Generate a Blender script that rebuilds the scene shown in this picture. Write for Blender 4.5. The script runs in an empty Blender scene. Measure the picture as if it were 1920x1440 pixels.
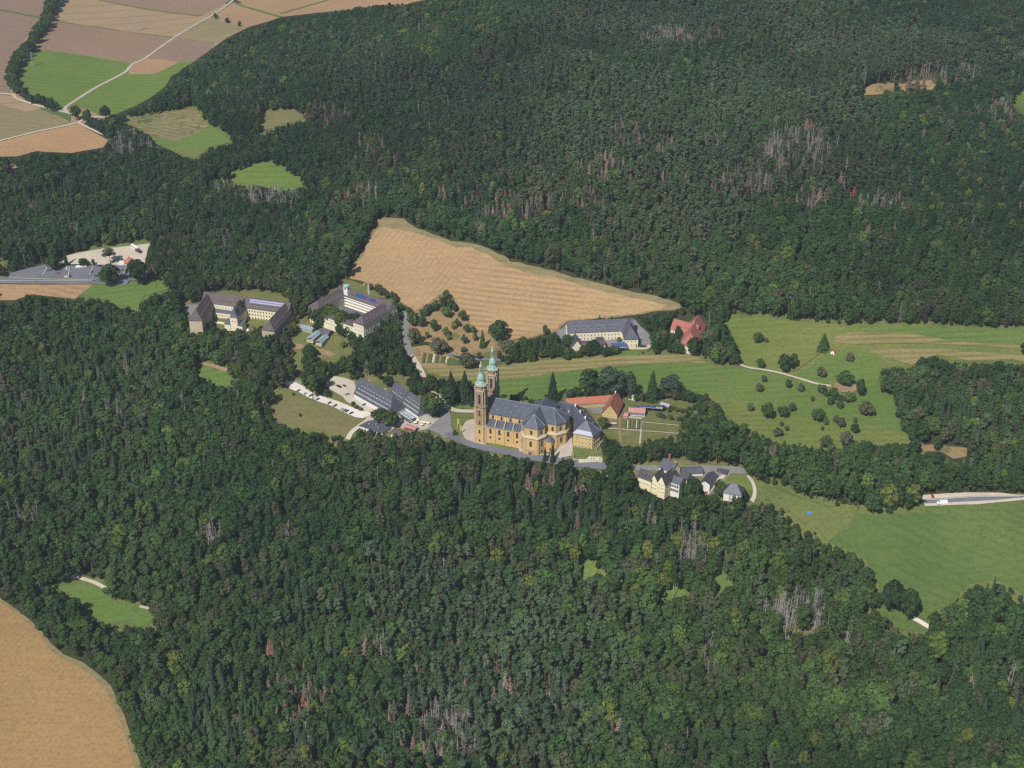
import bpy, bmesh, math, random
import numpy as np
from mathutils import Vector, Matrix
from mathutils.geometry import delaunay_2d_cdt
R = math.radians
rng = np.random.default_rng(7); random.seed(7)
scene = bpy.context.scene
COL = scene.collection

# ------------------------------------------------------------------ camera, sky, sun, exposure
CAM_H, PITCH, FPX = 567.0, R(29.0), 50/36*1920
cam_data = bpy.data.cameras.new('camera'); cam = bpy.data.objects.new('camera', cam_data); COL.objects.link(cam)
cam.location = (0, 0, CAM_H); cam.rotation_euler = (R(90)-PITCH, 0, 0)
cam_data.lens = 50; cam_data.sensor_width = 36; cam_data.clip_start = 5; cam_data.clip_end = 20000
scene.camera = cam
SUN_AZ, SUN_EL = R(180+30), R(48)      # behind and to the left of the viewer
world = bpy.data.worlds.new('World'); scene.world = world; world.use_nodes = True
wn = world.node_tree.nodes; wl = world.node_tree.links; wn.clear()
sky = wn.new('ShaderNodeTexSky'); sky.sky_type = 'NISHITA'; sky.sun_disc = False
sky.sun_elevation = SUN_EL; sky.sun_rotation = SUN_AZ; sky.air_density = 1.0; sky.dust_density = 1.2
bgn = wn.new('ShaderNodeBackground'); bgn.inputs['Strength'].default_value = 0.07
wo = wn.new('ShaderNodeOutputWorld'); wl.new(sky.outputs[0], bgn.inputs[0]); wl.new(bgn.outputs[0], wo.inputs[0])
sun_d = bpy.data.lights.new('sun', 'SUN'); sun_d.energy = 4.9; sun_d.angle = R(0.53); sun_d.color = (1.0, 0.95, 0.87)
sun = bpy.data.objects.new('sun', sun_d); COL.objects.link(sun)
to_sun = Vector((math.sin(SUN_AZ)*math.cos(SUN_EL), math.cos(SUN_AZ)*math.cos(SUN_EL), math.sin(SUN_EL)))
sun.rotation_euler = to_sun.to_track_quat('Z', 'Y').to_euler(); sun.location = to_sun*3000
scene.view_settings.view_transform = 'Standard'; scene.view_settings.look = 'None'
scene.view_settings.exposure = 0.1; scene.view_settings.gamma = 1.0; scene.view_settings.use_curve_mapping = False
scene.cycles.max_bounces = 6; scene.cycles.diffuse_bounces = 2; scene.cycles.transparent_max_bounces = 8
scene.cycles.volume_bounces = 0; scene.cycles.use_denoising = False; scene.cycles.filter_width = 1.4

# ------------------------------------------------------------------ the land
cp, sp = math.cos(PITCH), math.sin(PITCH)
def ray(px, py):
    a = (np.asarray(px, float)-960)/FPX; b = (720-np.asarray(py, float))/FPX
    return a, cp+b*sp, -sp+b*cp
def at_z(px, py, z):
    """where the sight line of a traced photo point meets height z"""
    dx, dy, dz = ray(px, py); t = (z-CAM_H)/dz
    return dx*t, dy*t
def proj(x, y, z):
    zz = np.asarray(z, float)-CAM_H; x = np.asarray(x, float); y = np.asarray(y, float)
    d = y*cp-zz*sp; u = y*sp+zz*cp
    return 960+FPX*x/d, 720-FPX*u/d, d
# heights of the land at traced points: (photo x, photo y, metres above the west front of the church)
CTRL = [(895,831,0),(940,840,1),(1000,856,2),(1050,838,5),(1110,846,6),(1160,790,8),(1300,800,6),(860,790,0),(850,690,6),
 (720,770,0),(540,720,-4),(680,720,2),(450,590,10),(660,600,15),(590,640,8),(770,640,9),
 (950,640,10),(740,415,50),(660,500,28),(850,480,36),(1100,560,24),(1270,578,24),(1120,632,12),(1290,640,14),(1000,720,6),(1200,720,8),
 (1500,760,8),(1400,700,10),(1600,606,24),(1900,618,22),(1600,720,10),(1700,820,2),(1900,720,12),
 (1200,300,88),(1200,120,122),(1000,20,138),(800,200,92),(700,300,64),(1600,300,90),(1900,300,80),(1600,80,122),(1900,0,135),(1300,0,142),
 (560,80,90),(450,150,72),(420,210,66),(330,150,57),(300,180,54),(540,45,88),
 (100,100,52),(300,60,55),(450,5,60),(0,250,42),(200,240,45),(380,250,50),(520,325,52),(120,340,36),(220,420,24),(380,440,24),
 (150,500,12),(0,520,10),(300,560,8),(560,470,26),
 (0,700,-22),(300,800,-30),(640,825,-6),(560,790,-9),(400,705,-12),(700,950,-34),(300,1000,-62),(900,1100,-66),(1400,1060,-42),
 (1250,915,0),(1370,915,-2),(1320,960,-12),(1000,930,-13),(850,870,-4),(1000,1000,-30),
 (50,1300,-92),(180,1130,-80),(600,1400,-95),(1000,1400,-92),(1500,1400,-78),(1800,1050,-32),(1650,975,-16),(1800,935,-8),(1700,1170,-52),(1900,1400,-62),
 (-400,500,10),(-400,1000,-60),(-400,1500,-105),(1000,1750,-118),(2350,1500,-60),(2350,900,-4),(2350,450,60),(2300,0,130),(-400,0,55),(1100,-150,150),(300,-150,62),(2300,-200,140)]
_c = np.array(CTRL, float); _x, _y = at_z(_c[:,0], _c[:,1], _c[:,2])
_P = np.stack([_x, _y], 1)/500.0
def _tps():
    n = len(_P); d = np.linalg.norm(_P[:,None]-_P[None], axis=2)
    K = np.where(d > 0, d*d*np.log(d+1e-12), 0)+np.eye(n)*0.004
    A = np.zeros((n+3, n+3)); A[:n,:n] = K; A[:n,n] = 1; A[:n,n+1:] = _P; A[n,:n] = 1; A[n+1:,:n] = _P.T
    return np.linalg.solve(A, np.concatenate([_c[:,2], [0,0,0]]))
_w = _tps()
def _raw(x, y):
    q = np.stack([np.ravel(x), np.ravel(y)], 1)/500.0; out = np.empty(len(q))
    for i in range(0, len(q), 20000):
        d = np.linalg.norm(q[i:i+20000,None]-_P[None], axis=2)
        out[i:i+20000] = (d*d*np.log(d+1e-12))@_w[:-3]+_w[-3]+q[i:i+20000]@_w[-2:]
    return out.reshape(np.shape(x))
GX = np.arange(-1400, 1401, 10.0); GY = np.arange(200, 3301, 10.0)
def _grid():
    X, Y = np.meshgrid(GX, GY); Z = _raw(X, Y)
    # outside the traced land settle to an even level
    fx = np.clip((np.abs(X)-(350+0.36*Y))/350, 0, 1); fy = np.clip((Y-2500)/600, 0, 1); f2 = np.clip((560-Y)/250, 0, 1)
    f = np.maximum(np.maximum(fx, fy), f2); f = f*f*(3-2*f)
    far = np.clip(-90+(Y-500)*0.16, -110, 150)
    sm = lambda t: np.clip(t, 0, 1)**2*(3-2*np.clip(t, 0, 1))
    m = sm((Y-1290)/160)*sm((X+230)/160)        # spurs and hollows of the wooded hill
    Z = Z+m*(11*np.sin(X/52+0.9*np.sin(Y/90))*np.sin(Y/75+1.0+0.8*np.sin(X/110))+5*np.sin(X/23+Y/40)+4*np.sin(Y/31-X/47))
    return np.clip(Z, -130, 240)*(1-f)+far*f
GZ = _grid()
def T(x, y):
    x = np.asarray(x, float); y = np.asarray(y, float)
    i = np.clip((x-GX[0])/10, 0, len(GX)-1.001); j = np.clip((y-GY[0])/10, 0, len(GY)-1.001)
    i0 = i.astype(int); j0 = j.astype(int); fi = i-i0; fj = j-j0
    return (GZ[j0,i0]*(1-fi)*(1-fj)+GZ[j0,i0+1]*fi*(1-fj)+GZ[j0+1,i0]*(1-fi)*fj+GZ[j0+1,i0+1]*fi*fj)
def ground(px, py):
    """world position on the land of a traced photo point"""
    z = np.zeros(np.shape(px))
    for _ in range(40):
        x, y = at_z(px, py, z); z = z*0.4+T(x, y)*0.6
    return x, y, z

# ------------------------------------------------------------------ helpers
def tag(o, label=None, cat=None, group=None, kind=None):
    if label: o['label'] = label
    if cat: o['category'] = cat
    if group: o['group'] = group
    if kind: o['kind'] = kind
    return o
def empty(name, loc=(0,0,0), rz=0.0, **k):
    o = bpy.data.objects.new(name, None); COL.objects.link(o); o.location = loc; o.rotation_euler = (0,0,rz)
    o.empty_display_size = 1; return tag(o, **k)
def link(name, me, parent=None, loc=(0,0,0), rz=0.0, scl=None):
    o = bpy.data.objects.new(name, me); COL.objects.link(o); o.parent = parent; o.location = loc; o.rotation_euler = (0,0,rz)
    if scl: o.scale = scl
    return o
class MB:
    """collects shapes and links them as ONE mesh"""
    def __init__(s): s.v = []; s.f = []; s.m = []; s.mi = 0
    def mat(s, i): s.mi = i; return s
    def add(s, vs, fs):
        n = len(s.v); s.v += [tuple(p) for p in vs]; s.f += [tuple(i+n for i in f) for f in fs]; s.m += [s.mi]*len(fs); return s
    def box(s, x0, y0, z0, x1, y1, z1):
        return s.add([(x0,y0,z0),(x1,y0,z0),(x1,y1,z0),(x0,y1,z0),(x0,y0,z1),(x1,y0,z1),(x1,y1,z1),(x0,y1,z1)],
                     [(3,2,1,0),(4,5,6,7),(0,1,5,4),(1,2,6,5),(2,3,7,6),(3,0,4,7)])
    def prism(s, poly, z0, z1, top=True, bottom=False):
        n = len(poly); vs = [(p[0],p[1],z0) for p in poly]+[(p[0],p[1],z1) for p in poly]
        fs = [(i,(i+1)%n,n+(i+1)%n,n+i) for i in range(n)]
        if top: fs.append(tuple(range(n,2*n)))
        if bottom: fs.append(tuple(range(n-1,-1,-1)))
        return s.add(vs, fs)
    def ring(s, poly, out, z0, z1):
        """a moulding that stands out from a polygon wall"""
        return s.prism(offset(poly, out), z0, z1, True, True)
    def lathe(s, cx, cy, prof, n=8, rot=0.0, cap=True):
        vs = []; fs = []
        for r, z in prof:
            for k in range(n):
                a = rot+2*math.pi*k/n; vs.append((cx+r*math.cos(a), cy+r*math.sin(a), z))
        for j in range(len(prof)-1):
            for k in range(n):
                a = j*n+k; b = j*n+(k+1)%n; fs.append((a,b,b+n,a+n))
        if cap: fs.append(tuple(range((len(prof)-1)*n, len(prof)*n)))
        return s.add(vs, fs)
    def bar(s, a, b, r, n=5, r2=None):
        a = Vector(a); b = Vector(b); d = (b-a).normalized(); t = d.orthogonal().normalized(); q = d.cross(t); r2 = r if r2 is None else r2
        vs = [a+(t*math.cos(2*math.pi*k/n)+q*math.sin(2*math.pi*k/n))*r for k in range(n)]+[b+(t*math.cos(2*math.pi*k/n)+q*math.sin(2*math.pi*k/n))*r2 for k in range(n)]
        return s.add(vs, [(k,(k+1)%n,n+(k+1)%n,n+k) for k in range(n)]+[tuple(range(n,2*n)),tuple(range(n-1,-1,-1))])
    def slab(s, vs, fs, t):
        """roof skin of the given top faces, t thick"""
        n = len(vs); top = [tuple(v) for v in vs]; bot = [(v[0],v[1],v[2]-t) for v in vs]
        edges = {}
        for f in fs:
            for i in range(len(f)):
                e = (f[i], f[(i+1)%len(f)]); edges[e] = 1
        out = [tuple(f) for f in fs]+[tuple(reversed([i+n for i in f])) for f in fs]
        out += [(a+n,b+n,b,a) for (a,b) in edges if (b,a) not in edges]
        return s.add(top+bot, out)
    def mesh(s, name, mats, smooth=False):
        me = bpy.data.meshes.new(name); me.from_pydata(s.v, [], s.f)
        for m in (mats if isinstance(mats, (list,tuple)) else [mats]): me.materials.append(m)
        me.polygons.foreach_set('material_index', s.m)
        if smooth: me.polygons.foreach_set('use_smooth', [True]*len(s.f))
        me.update(); return me
    def build(s, name, mats, parent=None, smooth=False, loc=(0,0,0), rz=0.0):
        return link(name, s.mesh(name, mats, smooth), parent, loc, rz)
def area(p): return 0.5*sum(p[i][0]*p[(i+1)%len(p)][1]-p[(i+1)%len(p)][0]*p[i][1] for i in range(len(p)))
def ccw(p): return list(p) if area(p) > 0 else list(reversed(p))
def offset(poly, d):
    p = ccw(poly); n = len(p); out = []
    for i in range(n):
        a = Vector(p[i-1][:2]); b = Vector(p[i][:2]); c = Vector(p[(i+1)%n][:2])
        e0 = (b-a).normalized(); e1 = (c-b).normalized(); n0 = Vector((e0.y,-e0.x)); n1 = Vector((e1.y,-e1.x))
        m = n0+n1; m = m/max(0.25, m.length_squared)*2 if m.length > 1e-6 else n0
        out.append((b.x+m.x*d, b.y+m.y*d))
    return out

# ------------------------------------------------------------------ materials
def nodes_of(name):
    m = bpy.data.materials.new(name); m.use_nodes = True; nt = m.node_tree
    b = nt.nodes['Principled BSDF']; return m, nt, b
def mixrgb(nt, f, a, b, mode='MIX'):
    n = nt.nodes.new('ShaderNodeMix'); n.data_type = 'RGBA'; n.blend_type = mode
    for sock, v in ((n.inputs[0], f), (n.inputs[6], a), (n.inputs[7], b)):
        if hasattr(v, 'is_output') or isinstance(v, bpy.types.NodeSocket): nt.links.new(v, sock)
        elif isinstance(v, (int,float)): sock.default_value = v
        else: sock.default_value = (*v, 1)
    return n.outputs[2]
def math_n(nt, op, a, b=0.0, clamp=False):
    n = nt.nodes.new('ShaderNodeMath'); n.operation = op; n.use_clamp = clamp
    for i, v in enumerate((a, b)):
        if isinstance(v, (int,float)): n.inputs[i].default_value = v
        else: nt.links.new(v, n.inputs[i])
    return n.outputs[0]
def ramp(nt, v, lo, hi):
    n = nt.nodes.new('ShaderNodeMapRange'); n.inputs[1].default_value = lo; n.inputs[2].default_value = hi; n.interpolation_type = 'SMOOTHSTEP'
    nt.links.new(v, n.inputs[0]); return n.outputs[0]
def coords(nt, rot=0.0, scale=(1,1,1), which='Object'):
    tc = nt.nodes.new('ShaderNodeTexCoord'); mp = nt.nodes.new('ShaderNodeMapping'); mp.inputs['Rotation'].default_value = (0,0,rot)
    mp.inputs['Scale'].default_value = scale; nt.links.new(tc.outputs[which], mp.inputs[0]); return mp.outputs[0]
def noise(nt, vec, scale, detail=3, rough=0.55, dist=0.0):
    n = nt.nodes.new('ShaderNodeTexNoise'); n.inputs['Scale'].default_value = scale; n.inputs['Detail'].default_value = detail
    n.inputs['Roughness'].default_value = rough; n.inputs['Distortion'].default_value = dist
    if vec is not None: nt.links.new(vec, n.inputs['Vector'])
    return n.outputs['Fac']
def bump(nt, b, h, strength, dist):
    n = nt.nodes.new('ShaderNodeBump'); n.inputs['Strength'].default_value = strength; n.inputs['Distance'].default_value = dist
    nt.links.new(h, n.inputs['Height']); nt.links.new(n.outputs[0], b.inputs['Normal'])
def plain(name, c, rough=0.8, c2=None, scale=0.6, metal=0.0, spec=0.3, fine=6.0):
    """one colour, uneven at two sizes"""
    m, nt, b = nodes_of(name); c2 = c2 or tuple(x*0.72 for x in c)
    v = coords(nt); f = noise(nt, v, scale, 4); g = noise(nt, v, fine, 2)
    col = mixrgb(nt, ramp(nt, f, 0.3, 0.7), c, c2); col = mixrgb(nt, math_n(nt, 'MULTIPLY', ramp(nt, g, 0.35, 0.75), 0.35), col, tuple(x*0.6 for x in c2))
    nt.links.new(col, b.inputs['Base Color']); b.inputs['Roughness'].default_value = rough; b.inputs['Metallic'].default_value = metal
    b.inputs['Specular IOR Level'].default_value = spec; return m
def roofing(name, c, c2, course=0.9, rough=0.6, moss=None):
    """slates or tiles: courses too small to pick apart from the air, weathered in patches"""
    m, nt, b = nodes_of(name); v = coords(nt)
    w = nt.nodes.new('ShaderNodeTexWave'); w.bands_direction = 'Z'; w.inputs['Scale'].default_value = 0.314/course; w.inputs['Distortion'].default_value = 0.6
    nt.links.new(v, w.inputs[0]); f = noise(nt, v, 0.22, 4, 0.6); g = noise(nt, v, 2.2, 2)
    col = mixrgb(nt, ramp(nt, f, 0.3, 0.7), c, c2)
    col = mixrgb(nt, math_n(nt, 'MULTIPLY', w.outputs['Fac'], 0.22), col, tuple(x*0.45 for x in c))
    col = mixrgb(nt, math_n(nt, 'MULTIPLY', ramp(nt, g, 0.4, 0.8), 0.6), col, tuple(min(1,x*1.6) for x in c2)); col = mixrgb(nt, math_n(nt, 'MULTIPLY', ramp(nt, noise(nt, coords(nt, 0, (1,1,0.25)), 0.55, 5, 0.7), 0.5, 0.75), 0.55), col, tuple(x*0.6 for x in c))
    if moss: col = mixrgb(nt, math_n(nt, 'MULTIPLY', ramp(nt, noise(nt, v, 0.12, 3), 0.55, 0.75), 0.6), col, moss)
    nt.links.new(col, b.inputs['Base Color']); b.inputs['Roughness'].default_value = rough; b.inputs['Specular IOR Level'].default_value = 0.35
    bump(nt, b, w.outputs['Fac'], 0.4, 0.06); return m
def masonry(name, c, c2, mortar, bw=1.6, bh=0.55):
    m, nt, b = nodes_of(name); v = coords(nt, scale=(1,1,1))
    f = noise(nt, v, 0.25, 4, 0.65); g = noise(nt, v, 1.6, 3)
    w = nt.nodes.new('ShaderNodeTexWave'); w.bands_direction = 'Z'; w.inputs['Scale'].default_value = 0.314/bh; w.inputs['Distortion'].default_value = 0.3; nt.links.new(v, w.inputs[0])
    col = mixrgb(nt, ramp(nt, f, 0.35, 0.65), c, c2); col = mixrgb(nt, math_n(nt, 'MULTIPLY', ramp(nt, g, 0.45, 0.75), 0.55), col, mortar); col = mixrgb(nt, math_n(nt, 'MULTIPLY', ramp(nt, noise(nt, coords(nt, 0, (1,1,0.12)), 0.7, 4, 0.7), 0.48, 0.72), 0.6), col, tuple(x*0.62 for x in c2))
    col = mixrgb(nt, math_n(nt, 'MULTIPLY', ramp(nt, w.outputs['Fac'], 0.8, 1.0), 0.35), col, mortar)
    nt.links.new(col, b.inputs['Base Color']); b.inputs['Roughness'].default_value = 0.9; b.inputs['Specular IOR Level'].default_value = 0.2
    bump(nt, b, g, 0.5, 0.1); return m
def land(name, c, c2, c3=None, rot=0.0, stripe=0.0, period=6.0, wobble=2.0, patch=0.012, fine=0.35, wide=0.0, c4=None, p4=0.03):
    """fields and grass: patches, worked rows, speckle"""
    m, nt, b = nodes_of(name); v = coords(nt); c3 = c3 or tuple(x*0.7 for x in c)
    col = mixrgb(nt, ramp(nt, noise(nt, v, patch, 4, 0.6, 0.5), 0.3, 0.7), c, c2)
    st = noise(nt, coords(nt, rot, (0.02, 0.5, 0.02)), 1.0, 3, 0.7)       # long faint streaks along the rows
    col = mixrgb(nt, math_n(nt, 'MULTIPLY', ramp(nt, st, 0.35, 0.7), 0.35+stripe*0.4), col, c3)
    if stripe > 0:
        w = nt.nodes.new('ShaderNodeTexWave'); w.bands_direction = 'Y'; w.inputs['Scale'].default_value = 0.314/period
        w.inputs['Distortion'].default_value = wobble; w.inputs['Detail'].default_value = 2; w.inputs['Detail Scale'].default_value = 0.15
        nt.links.new(coords(nt, rot), w.inputs[0]); br = noise(nt, v, 0.02, 2)
        col = mixrgb(nt, math_n(nt, 'MULTIPLY', math_n(nt, 'MULTIPLY', ramp(nt, w.outputs['Fac'], 0.35, 0.9), ramp(nt, br, 0.25, 0.7)), stripe), col, tuple(x*0.74 for x in c3))
        if wide > 0:
            w2 = nt.nodes.new('ShaderNodeTexWave'); w2.bands_direction = 'Y'; w2.inputs['Scale'].default_value = 0.314/wide; w2.inputs['Distortion'].default_value = 1.0
            w2.inputs['Detail Scale'].default_value = 0.1; nt.links.new(coords(nt, rot+0.02), w2.inputs[0])
            col = mixrgb(nt, math_n(nt, 'MULTIPLY', ramp(nt, w2.outputs['Fac'], 0.9, 1.0), 0.4), col, tuple(x*0.62 for x in c3))
    if c4: col = mixrgb(nt, ramp(nt, noise(nt, v, p4, 5, 0.7), 0.55, 0.66), col, c4)
    g = noise(nt, v, fine, 5, 0.7)
    col = mixrgb(nt, math_n(nt, 'MULTIPLY', ramp(nt, g, 0.42, 0.72), 0.55), col, tuple(x*0.62 for x in c3))
    nt.links.new(col, b.inputs['Base Color']); b.inputs['Roughness'].default_value = 0.95; b.inputs['Specular IOR Level'].default_value = 0.1
    bump(nt, b, g, 0.5, 0.8); return m
def leafy(name, spread=0.28, trans=0.18, base=None):
    """leaves take the tree's own tint, and each leaf mass its own lightness"""
    m = bpy.data.materials.new(name); m.use_nodes = True; nt = m.node_tree; nt.nodes.clear()
    out = nt.nodes.new('ShaderNodeOutputMaterial')
    if base is None:
        at = nt.nodes.new('ShaderNodeAttribute'); at.attribute_type = 'INSTANCER'; at.attribute_name = 'tint'; c = at.outputs['Color']
    else:
        rgb = nt.nodes.new('ShaderNodeRGB'); rgb.outputs[0].default_value = (*base, 1); c = rgb.outputs[0]
    lv = nt.nodes.new('ShaderNodeAttribute'); lv.attribute_type = 'GEOMETRY'; lv.attribute_name = 'leafvar'
    hs = nt.nodes.new('ShaderNodeHueSaturation'); nt.links.new(c, hs.inputs['Color'])
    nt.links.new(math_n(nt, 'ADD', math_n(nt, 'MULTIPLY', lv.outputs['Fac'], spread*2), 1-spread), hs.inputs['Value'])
    nt.links.new(math_n(nt, 'ADD', math_n(nt, 'MULTIPLY', lv.outputs['Fac'], 0.04), 0.48), hs.inputs['Hue'])
    d = nt.nodes.new('ShaderNodeBsdfDiffuse'); t = nt.nodes.new('ShaderNodeBsdfTranslucent'); mx = nt.nodes.new('ShaderNodeMixShader')
    mx.inputs[0].default_value = trans; nt.links.new(hs.outputs[0], d.inputs[0]); nt.links.new(hs.outputs[0], t.inputs[0])
    nt.links.new(d.outputs[0], mx.inputs[1]); nt.links.new(t.outputs[0], mx.inputs[2]); nt.links.new(mx.outputs[0], out.inputs[0]); return m
def glassy(name, c, rough=0.15, metal=0.0):
    m, nt, b = nodes_of(name); b.inputs['Base Color'].default_value = (*c, 1); b.inputs['Roughness'].default_value = rough; b.inputs['Metallic'].default_value = metal; return m
def paint(name, c, rough=0.35):
    m, nt, b = nodes_of(name); g = noise(nt, coords(nt), 1.5, 2); nt.links.new(mixrgb(nt, math_n(nt,'MULTIPLY',g,0.25), c, tuple(x*0.7 for x in c)), b.inputs['Base Color'])
    b.inputs['Roughness'].default_value = rough; return m
M = {}
M['slate'] = roofing('slate', (0.052,0.062,0.088), (0.075,0.085,0.115), 0.9, 0.5)
M['slate_grey'] = roofing('slate_grey', (0.062,0.066,0.092), (0.090,0.092,0.120), 0.8, 0.55)
M['slate_green'] = roofing('slate_green', (0.062,0.076,0.095), (0.085,0.10,0.115), 0.8, 0.55)
M['metal_sheet'] = plain('metal_sheet', (0.36,0.38,0.46), 0.45, (0.30,0.32,0.40), 0.4)
M['brown_tile'] = roofing('brown_tile', (0.080,0.062,0.064), (0.105,0.084,0.084), 0.8, 0.8)
M['dark_tile'] = roofing('dark_tile', (0.045,0.045,0.055), (0.065,0.065,0.075), 0.8, 0.7)
M['violet_tile'] = roofing('violet_tile', (0.078,0.058,0.066), (0.098,0.076,0.08), 0.8, 0.8)
M['red_tile'] = roofing('red_tile', (0.30,0.105,0.07), (0.24,0.09,0.06), 0.8, 0.85, (0.16,0.08,0.05))
M['orange_tile'] = roofing('orange_tile', (0.38,0.135,0.085), (0.33,0.12,0.075), 0.8, 0.85)
M['dull_red_tile'] = roofing('dull_red_tile', (0.34,0.125,0.095), (0.27,0.10,0.08), 0.8, 0.85)
M['pink_sheet'] = plain('pink_sheet', (0.48,0.23,0.22), 0.7, (0.40,0.19,0.18), 0.5)
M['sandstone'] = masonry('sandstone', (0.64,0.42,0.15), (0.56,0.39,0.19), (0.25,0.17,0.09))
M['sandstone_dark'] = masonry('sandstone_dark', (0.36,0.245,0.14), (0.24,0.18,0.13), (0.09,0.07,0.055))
M['stone_light'] = plain('stone_light', (0.50,0.43,0.32), 0.85, (0.40,0.33,0.24), 0.6)
M['stone_pale'] = plain('stone_pale', (0.62,0.56,0.46), 0.85, (0.52,0.46,0.36), 0.6)
M['yellow_stone'] = masonry('yellow_stone', (0.58,0.43,0.17), (0.50,0.36,0.15), (0.36,0.26,0.13))
M['cream'] = plain('cream', (0.72,0.67,0.50), 0.85, (0.66,0.60,0.45), 0.15)
M['yellow_wall'] = plain('yellow_wall', (0.78,0.70,0.45), 0.85, (0.70,0.63,0.41), 0.15)
M['white'] = plain('white', (0.74,0.73,0.69), 0.8, (0.66,0.65,0.60), 0.2)
M['bright'] = paint('bright', (0.82,0.82,0.80))
M['copper'] = plain('copper', (0.18,0.33,0.28), 0.6, (0.36,0.50,0.44), 0.8, 0.0, 0.3, 2.5)
M['copper_dark'] = plain('copper_dark', (0.10,0.15,0.15), 0.5, (0.14,0.20,0.20), 0.8)
M['gold'] = glassy('gold', (0.8,0.55,0.15), 0.3, 1.0)
M['glass'] = glassy('glass', (0.025,0.03,0.035), 0.12)
M['glass_blue'] = glassy('glass_blue', (0.16,0.24,0.30), 0.12)
M['solar'] = glassy('solar', (0.03,0.06,0.20), 0.12)
M['solar_pale'] = glassy('solar_pale', (0.26,0.27,0.42), 0.25)
M['wood'] = plain('wood', (0.20,0.11,0.06), 0.8)
M['bark'] = plain('bark', (0.16,0.13,0.10), 0.9, (0.10,0.08,0.06), 1.0)
M['bark_pale'] = plain('bark_pale', (0.42,0.39,0.33), 0.9, (0.28,0.25,0.20), 1.0)
M['bark_dead'] = plain('bark_dead', (0.42,0.39,0.36), 0.9, (0.30,0.27,0.25), 1.0)
M['bark_pine'] = plain('bark_pine', (0.28,0.16,0.09), 0.9, (0.18,0.12,0.08), 1.0)
M['asphalt'] = plain('asphalt', (0.115,0.12,0.145), 0.85, (0.145,0.15,0.17), 0.05, 0, 0.2, 0.8)
M['asphalt_old'] = plain('asphalt_old', (0.215,0.21,0.21), 0.9, (0.175,0.17,0.17), 0.06, 0, 0.2, 0.6)
M['gravel'] = plain('gravel', (0.50,0.44,0.37), 0.95, (0.42,0.37,0.30), 0.05, 0, 0.1, 0.7)
M['gravel_white'] = plain('gravel_white', (0.62,0.58,0.53), 0.95, (0.52,0.47,0.42), 0.06, 0, 0.1, 0.7)
M['paving'] = plain('paving', (0.42,0.37,0.33), 0.9, (0.36,0.31,0.27), 0.08, 0, 0.1, 1.0)
M['dirt'] = land('dirt', (0.30,0.205,0.12), (0.26,0.18,0.10), (0.20,0.14,0.08))
M['line'] = paint('line', (0.7,0.7,0.68), 0.6)
M['forest_floor'] = land('forest_floor', (0.035,0.050,0.018), (0.050,0.052,0.026), (0.03,0.038,0.016), fine=0.5)
M['stubble'] = land('stubble', (0.395,0.275,0.145), (0.345,0.235,0.125), (0.30,0.20,0.105), R(-62), 0.5, 5.5, 7, 0.008)
M['stubble_fan'] = land('stubble_fan', (0.405,0.285,0.15), (0.36,0.245,0.13), (0.30,0.20,0.105), R(14), 0.65, 7, 6, 0.008)
M['stubble_near'] = land('stubble_near', (0.325,0.215,0.098), (0.275,0.18,0.08), (0.25,0.162,0.072), R(112), 0.25, 4, 8, 0.008)
M['stubble_orange'] = land('stubble_orange', (0.385,0.245,0.125), (0.35,0.22,0.115), (0.30,0.18,0.1), R(4), 0.5, 6, 2)
M['far_mauve'] = land('far_mauve', (0.21,0.145,0.11), (0.245,0.17,0.12), (0.19,0.13,0.10), R(8), 0.25, 12, 4, 0.006)
M['far_tan'] = land('far_tan', (0.33,0.245,0.145), (0.30,0.22,0.13), (0.27,0.195,0.118), R(-12), 0.3, 12, 4, 0.006, wide=40)
M['far_brown'] = land('far_brown', (0.265,0.18,0.12), (0.235,0.162,0.11), (0.21,0.145,0.10), R(-14), 0.35, 9, 4, 0.006)
M['far_gold'] = land('far_gold', (0.35,0.23,0.13), (0.31,0.20,0.115), (0.27,0.175,0.10), R(22), 0.4, 8, 4, 0.008)
M['far_olive'] = land('far_olive', (0.22,0.19,0.095), (0.26,0.20,0.11), (0.17,0.15,0.075), R(12), 0.4, 10, 4)
M['meadow_bright'] = land('meadow_bright', (0.105,0.165,0.032), (0.135,0.185,0.04), (0.085,0.138,0.027), R(16), 0.35, 10, 3)
M['meadow'] = land('meadow', (0.103,0.165,0.038), (0.138,0.188,0.048), (0.080,0.135,0.031), R(-6), 0.35, 8, 5, c4=(0.135,0.155,0.045), p4=0.009)
M['meadow_deep'] = land('meadow_deep', (0.08,0.135,0.035), (0.10,0.15,0.038), (0.065,0.11,0.03), R(10), 0.15, 9, 3)
M['meadow_dry'] = land('meadow_dry', (0.120,0.168,0.040), (0.178,0.190,0.056), (0.098,0.135,0.032), R(-4), 0.3, 7, 3)
M['meadow_rough'] = land('meadow_rough', (0.108,0.145,0.040), (0.155,0.165,0.056), (0.088,0.105,0.034), R(20), 0.1, 7, 3, c4=(0.08,0.105,0.035), p4=0.02)
M['meadow_brown'] = land('meadow_brown', (0.135,0.135,0.055), (0.175,0.150,0.070), (0.105,0.11,0.042), R(20), 0.15, 7, 5, c4=(0.10,0.12,0.04), p4=0.02)
M['meadow_mix'] = land('meadow_mix', (0.062,0.118,0.030), (0.128,0.160,0.046), (0.065,0.108,0.030), R(30), 0.3, 7, 6, 0.0045, c4=(0.12,0.125,0.05), p4=0.013)
M['hay'] = land('hay', (0.30,0.235,0.11), (0.25,0.21,0.095), (0.17,0.165,0.06), R(-3), 0.85, 7, 3)
M['dry_scrub'] = land('dry_scrub', (0.33,0.225,0.11), (0.27,0.19,0.10), (0.20,0.155,0.075), R(50), 0.15, 7, 3, c4=(0.12,0.12,0.05), p4=0.03)
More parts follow.
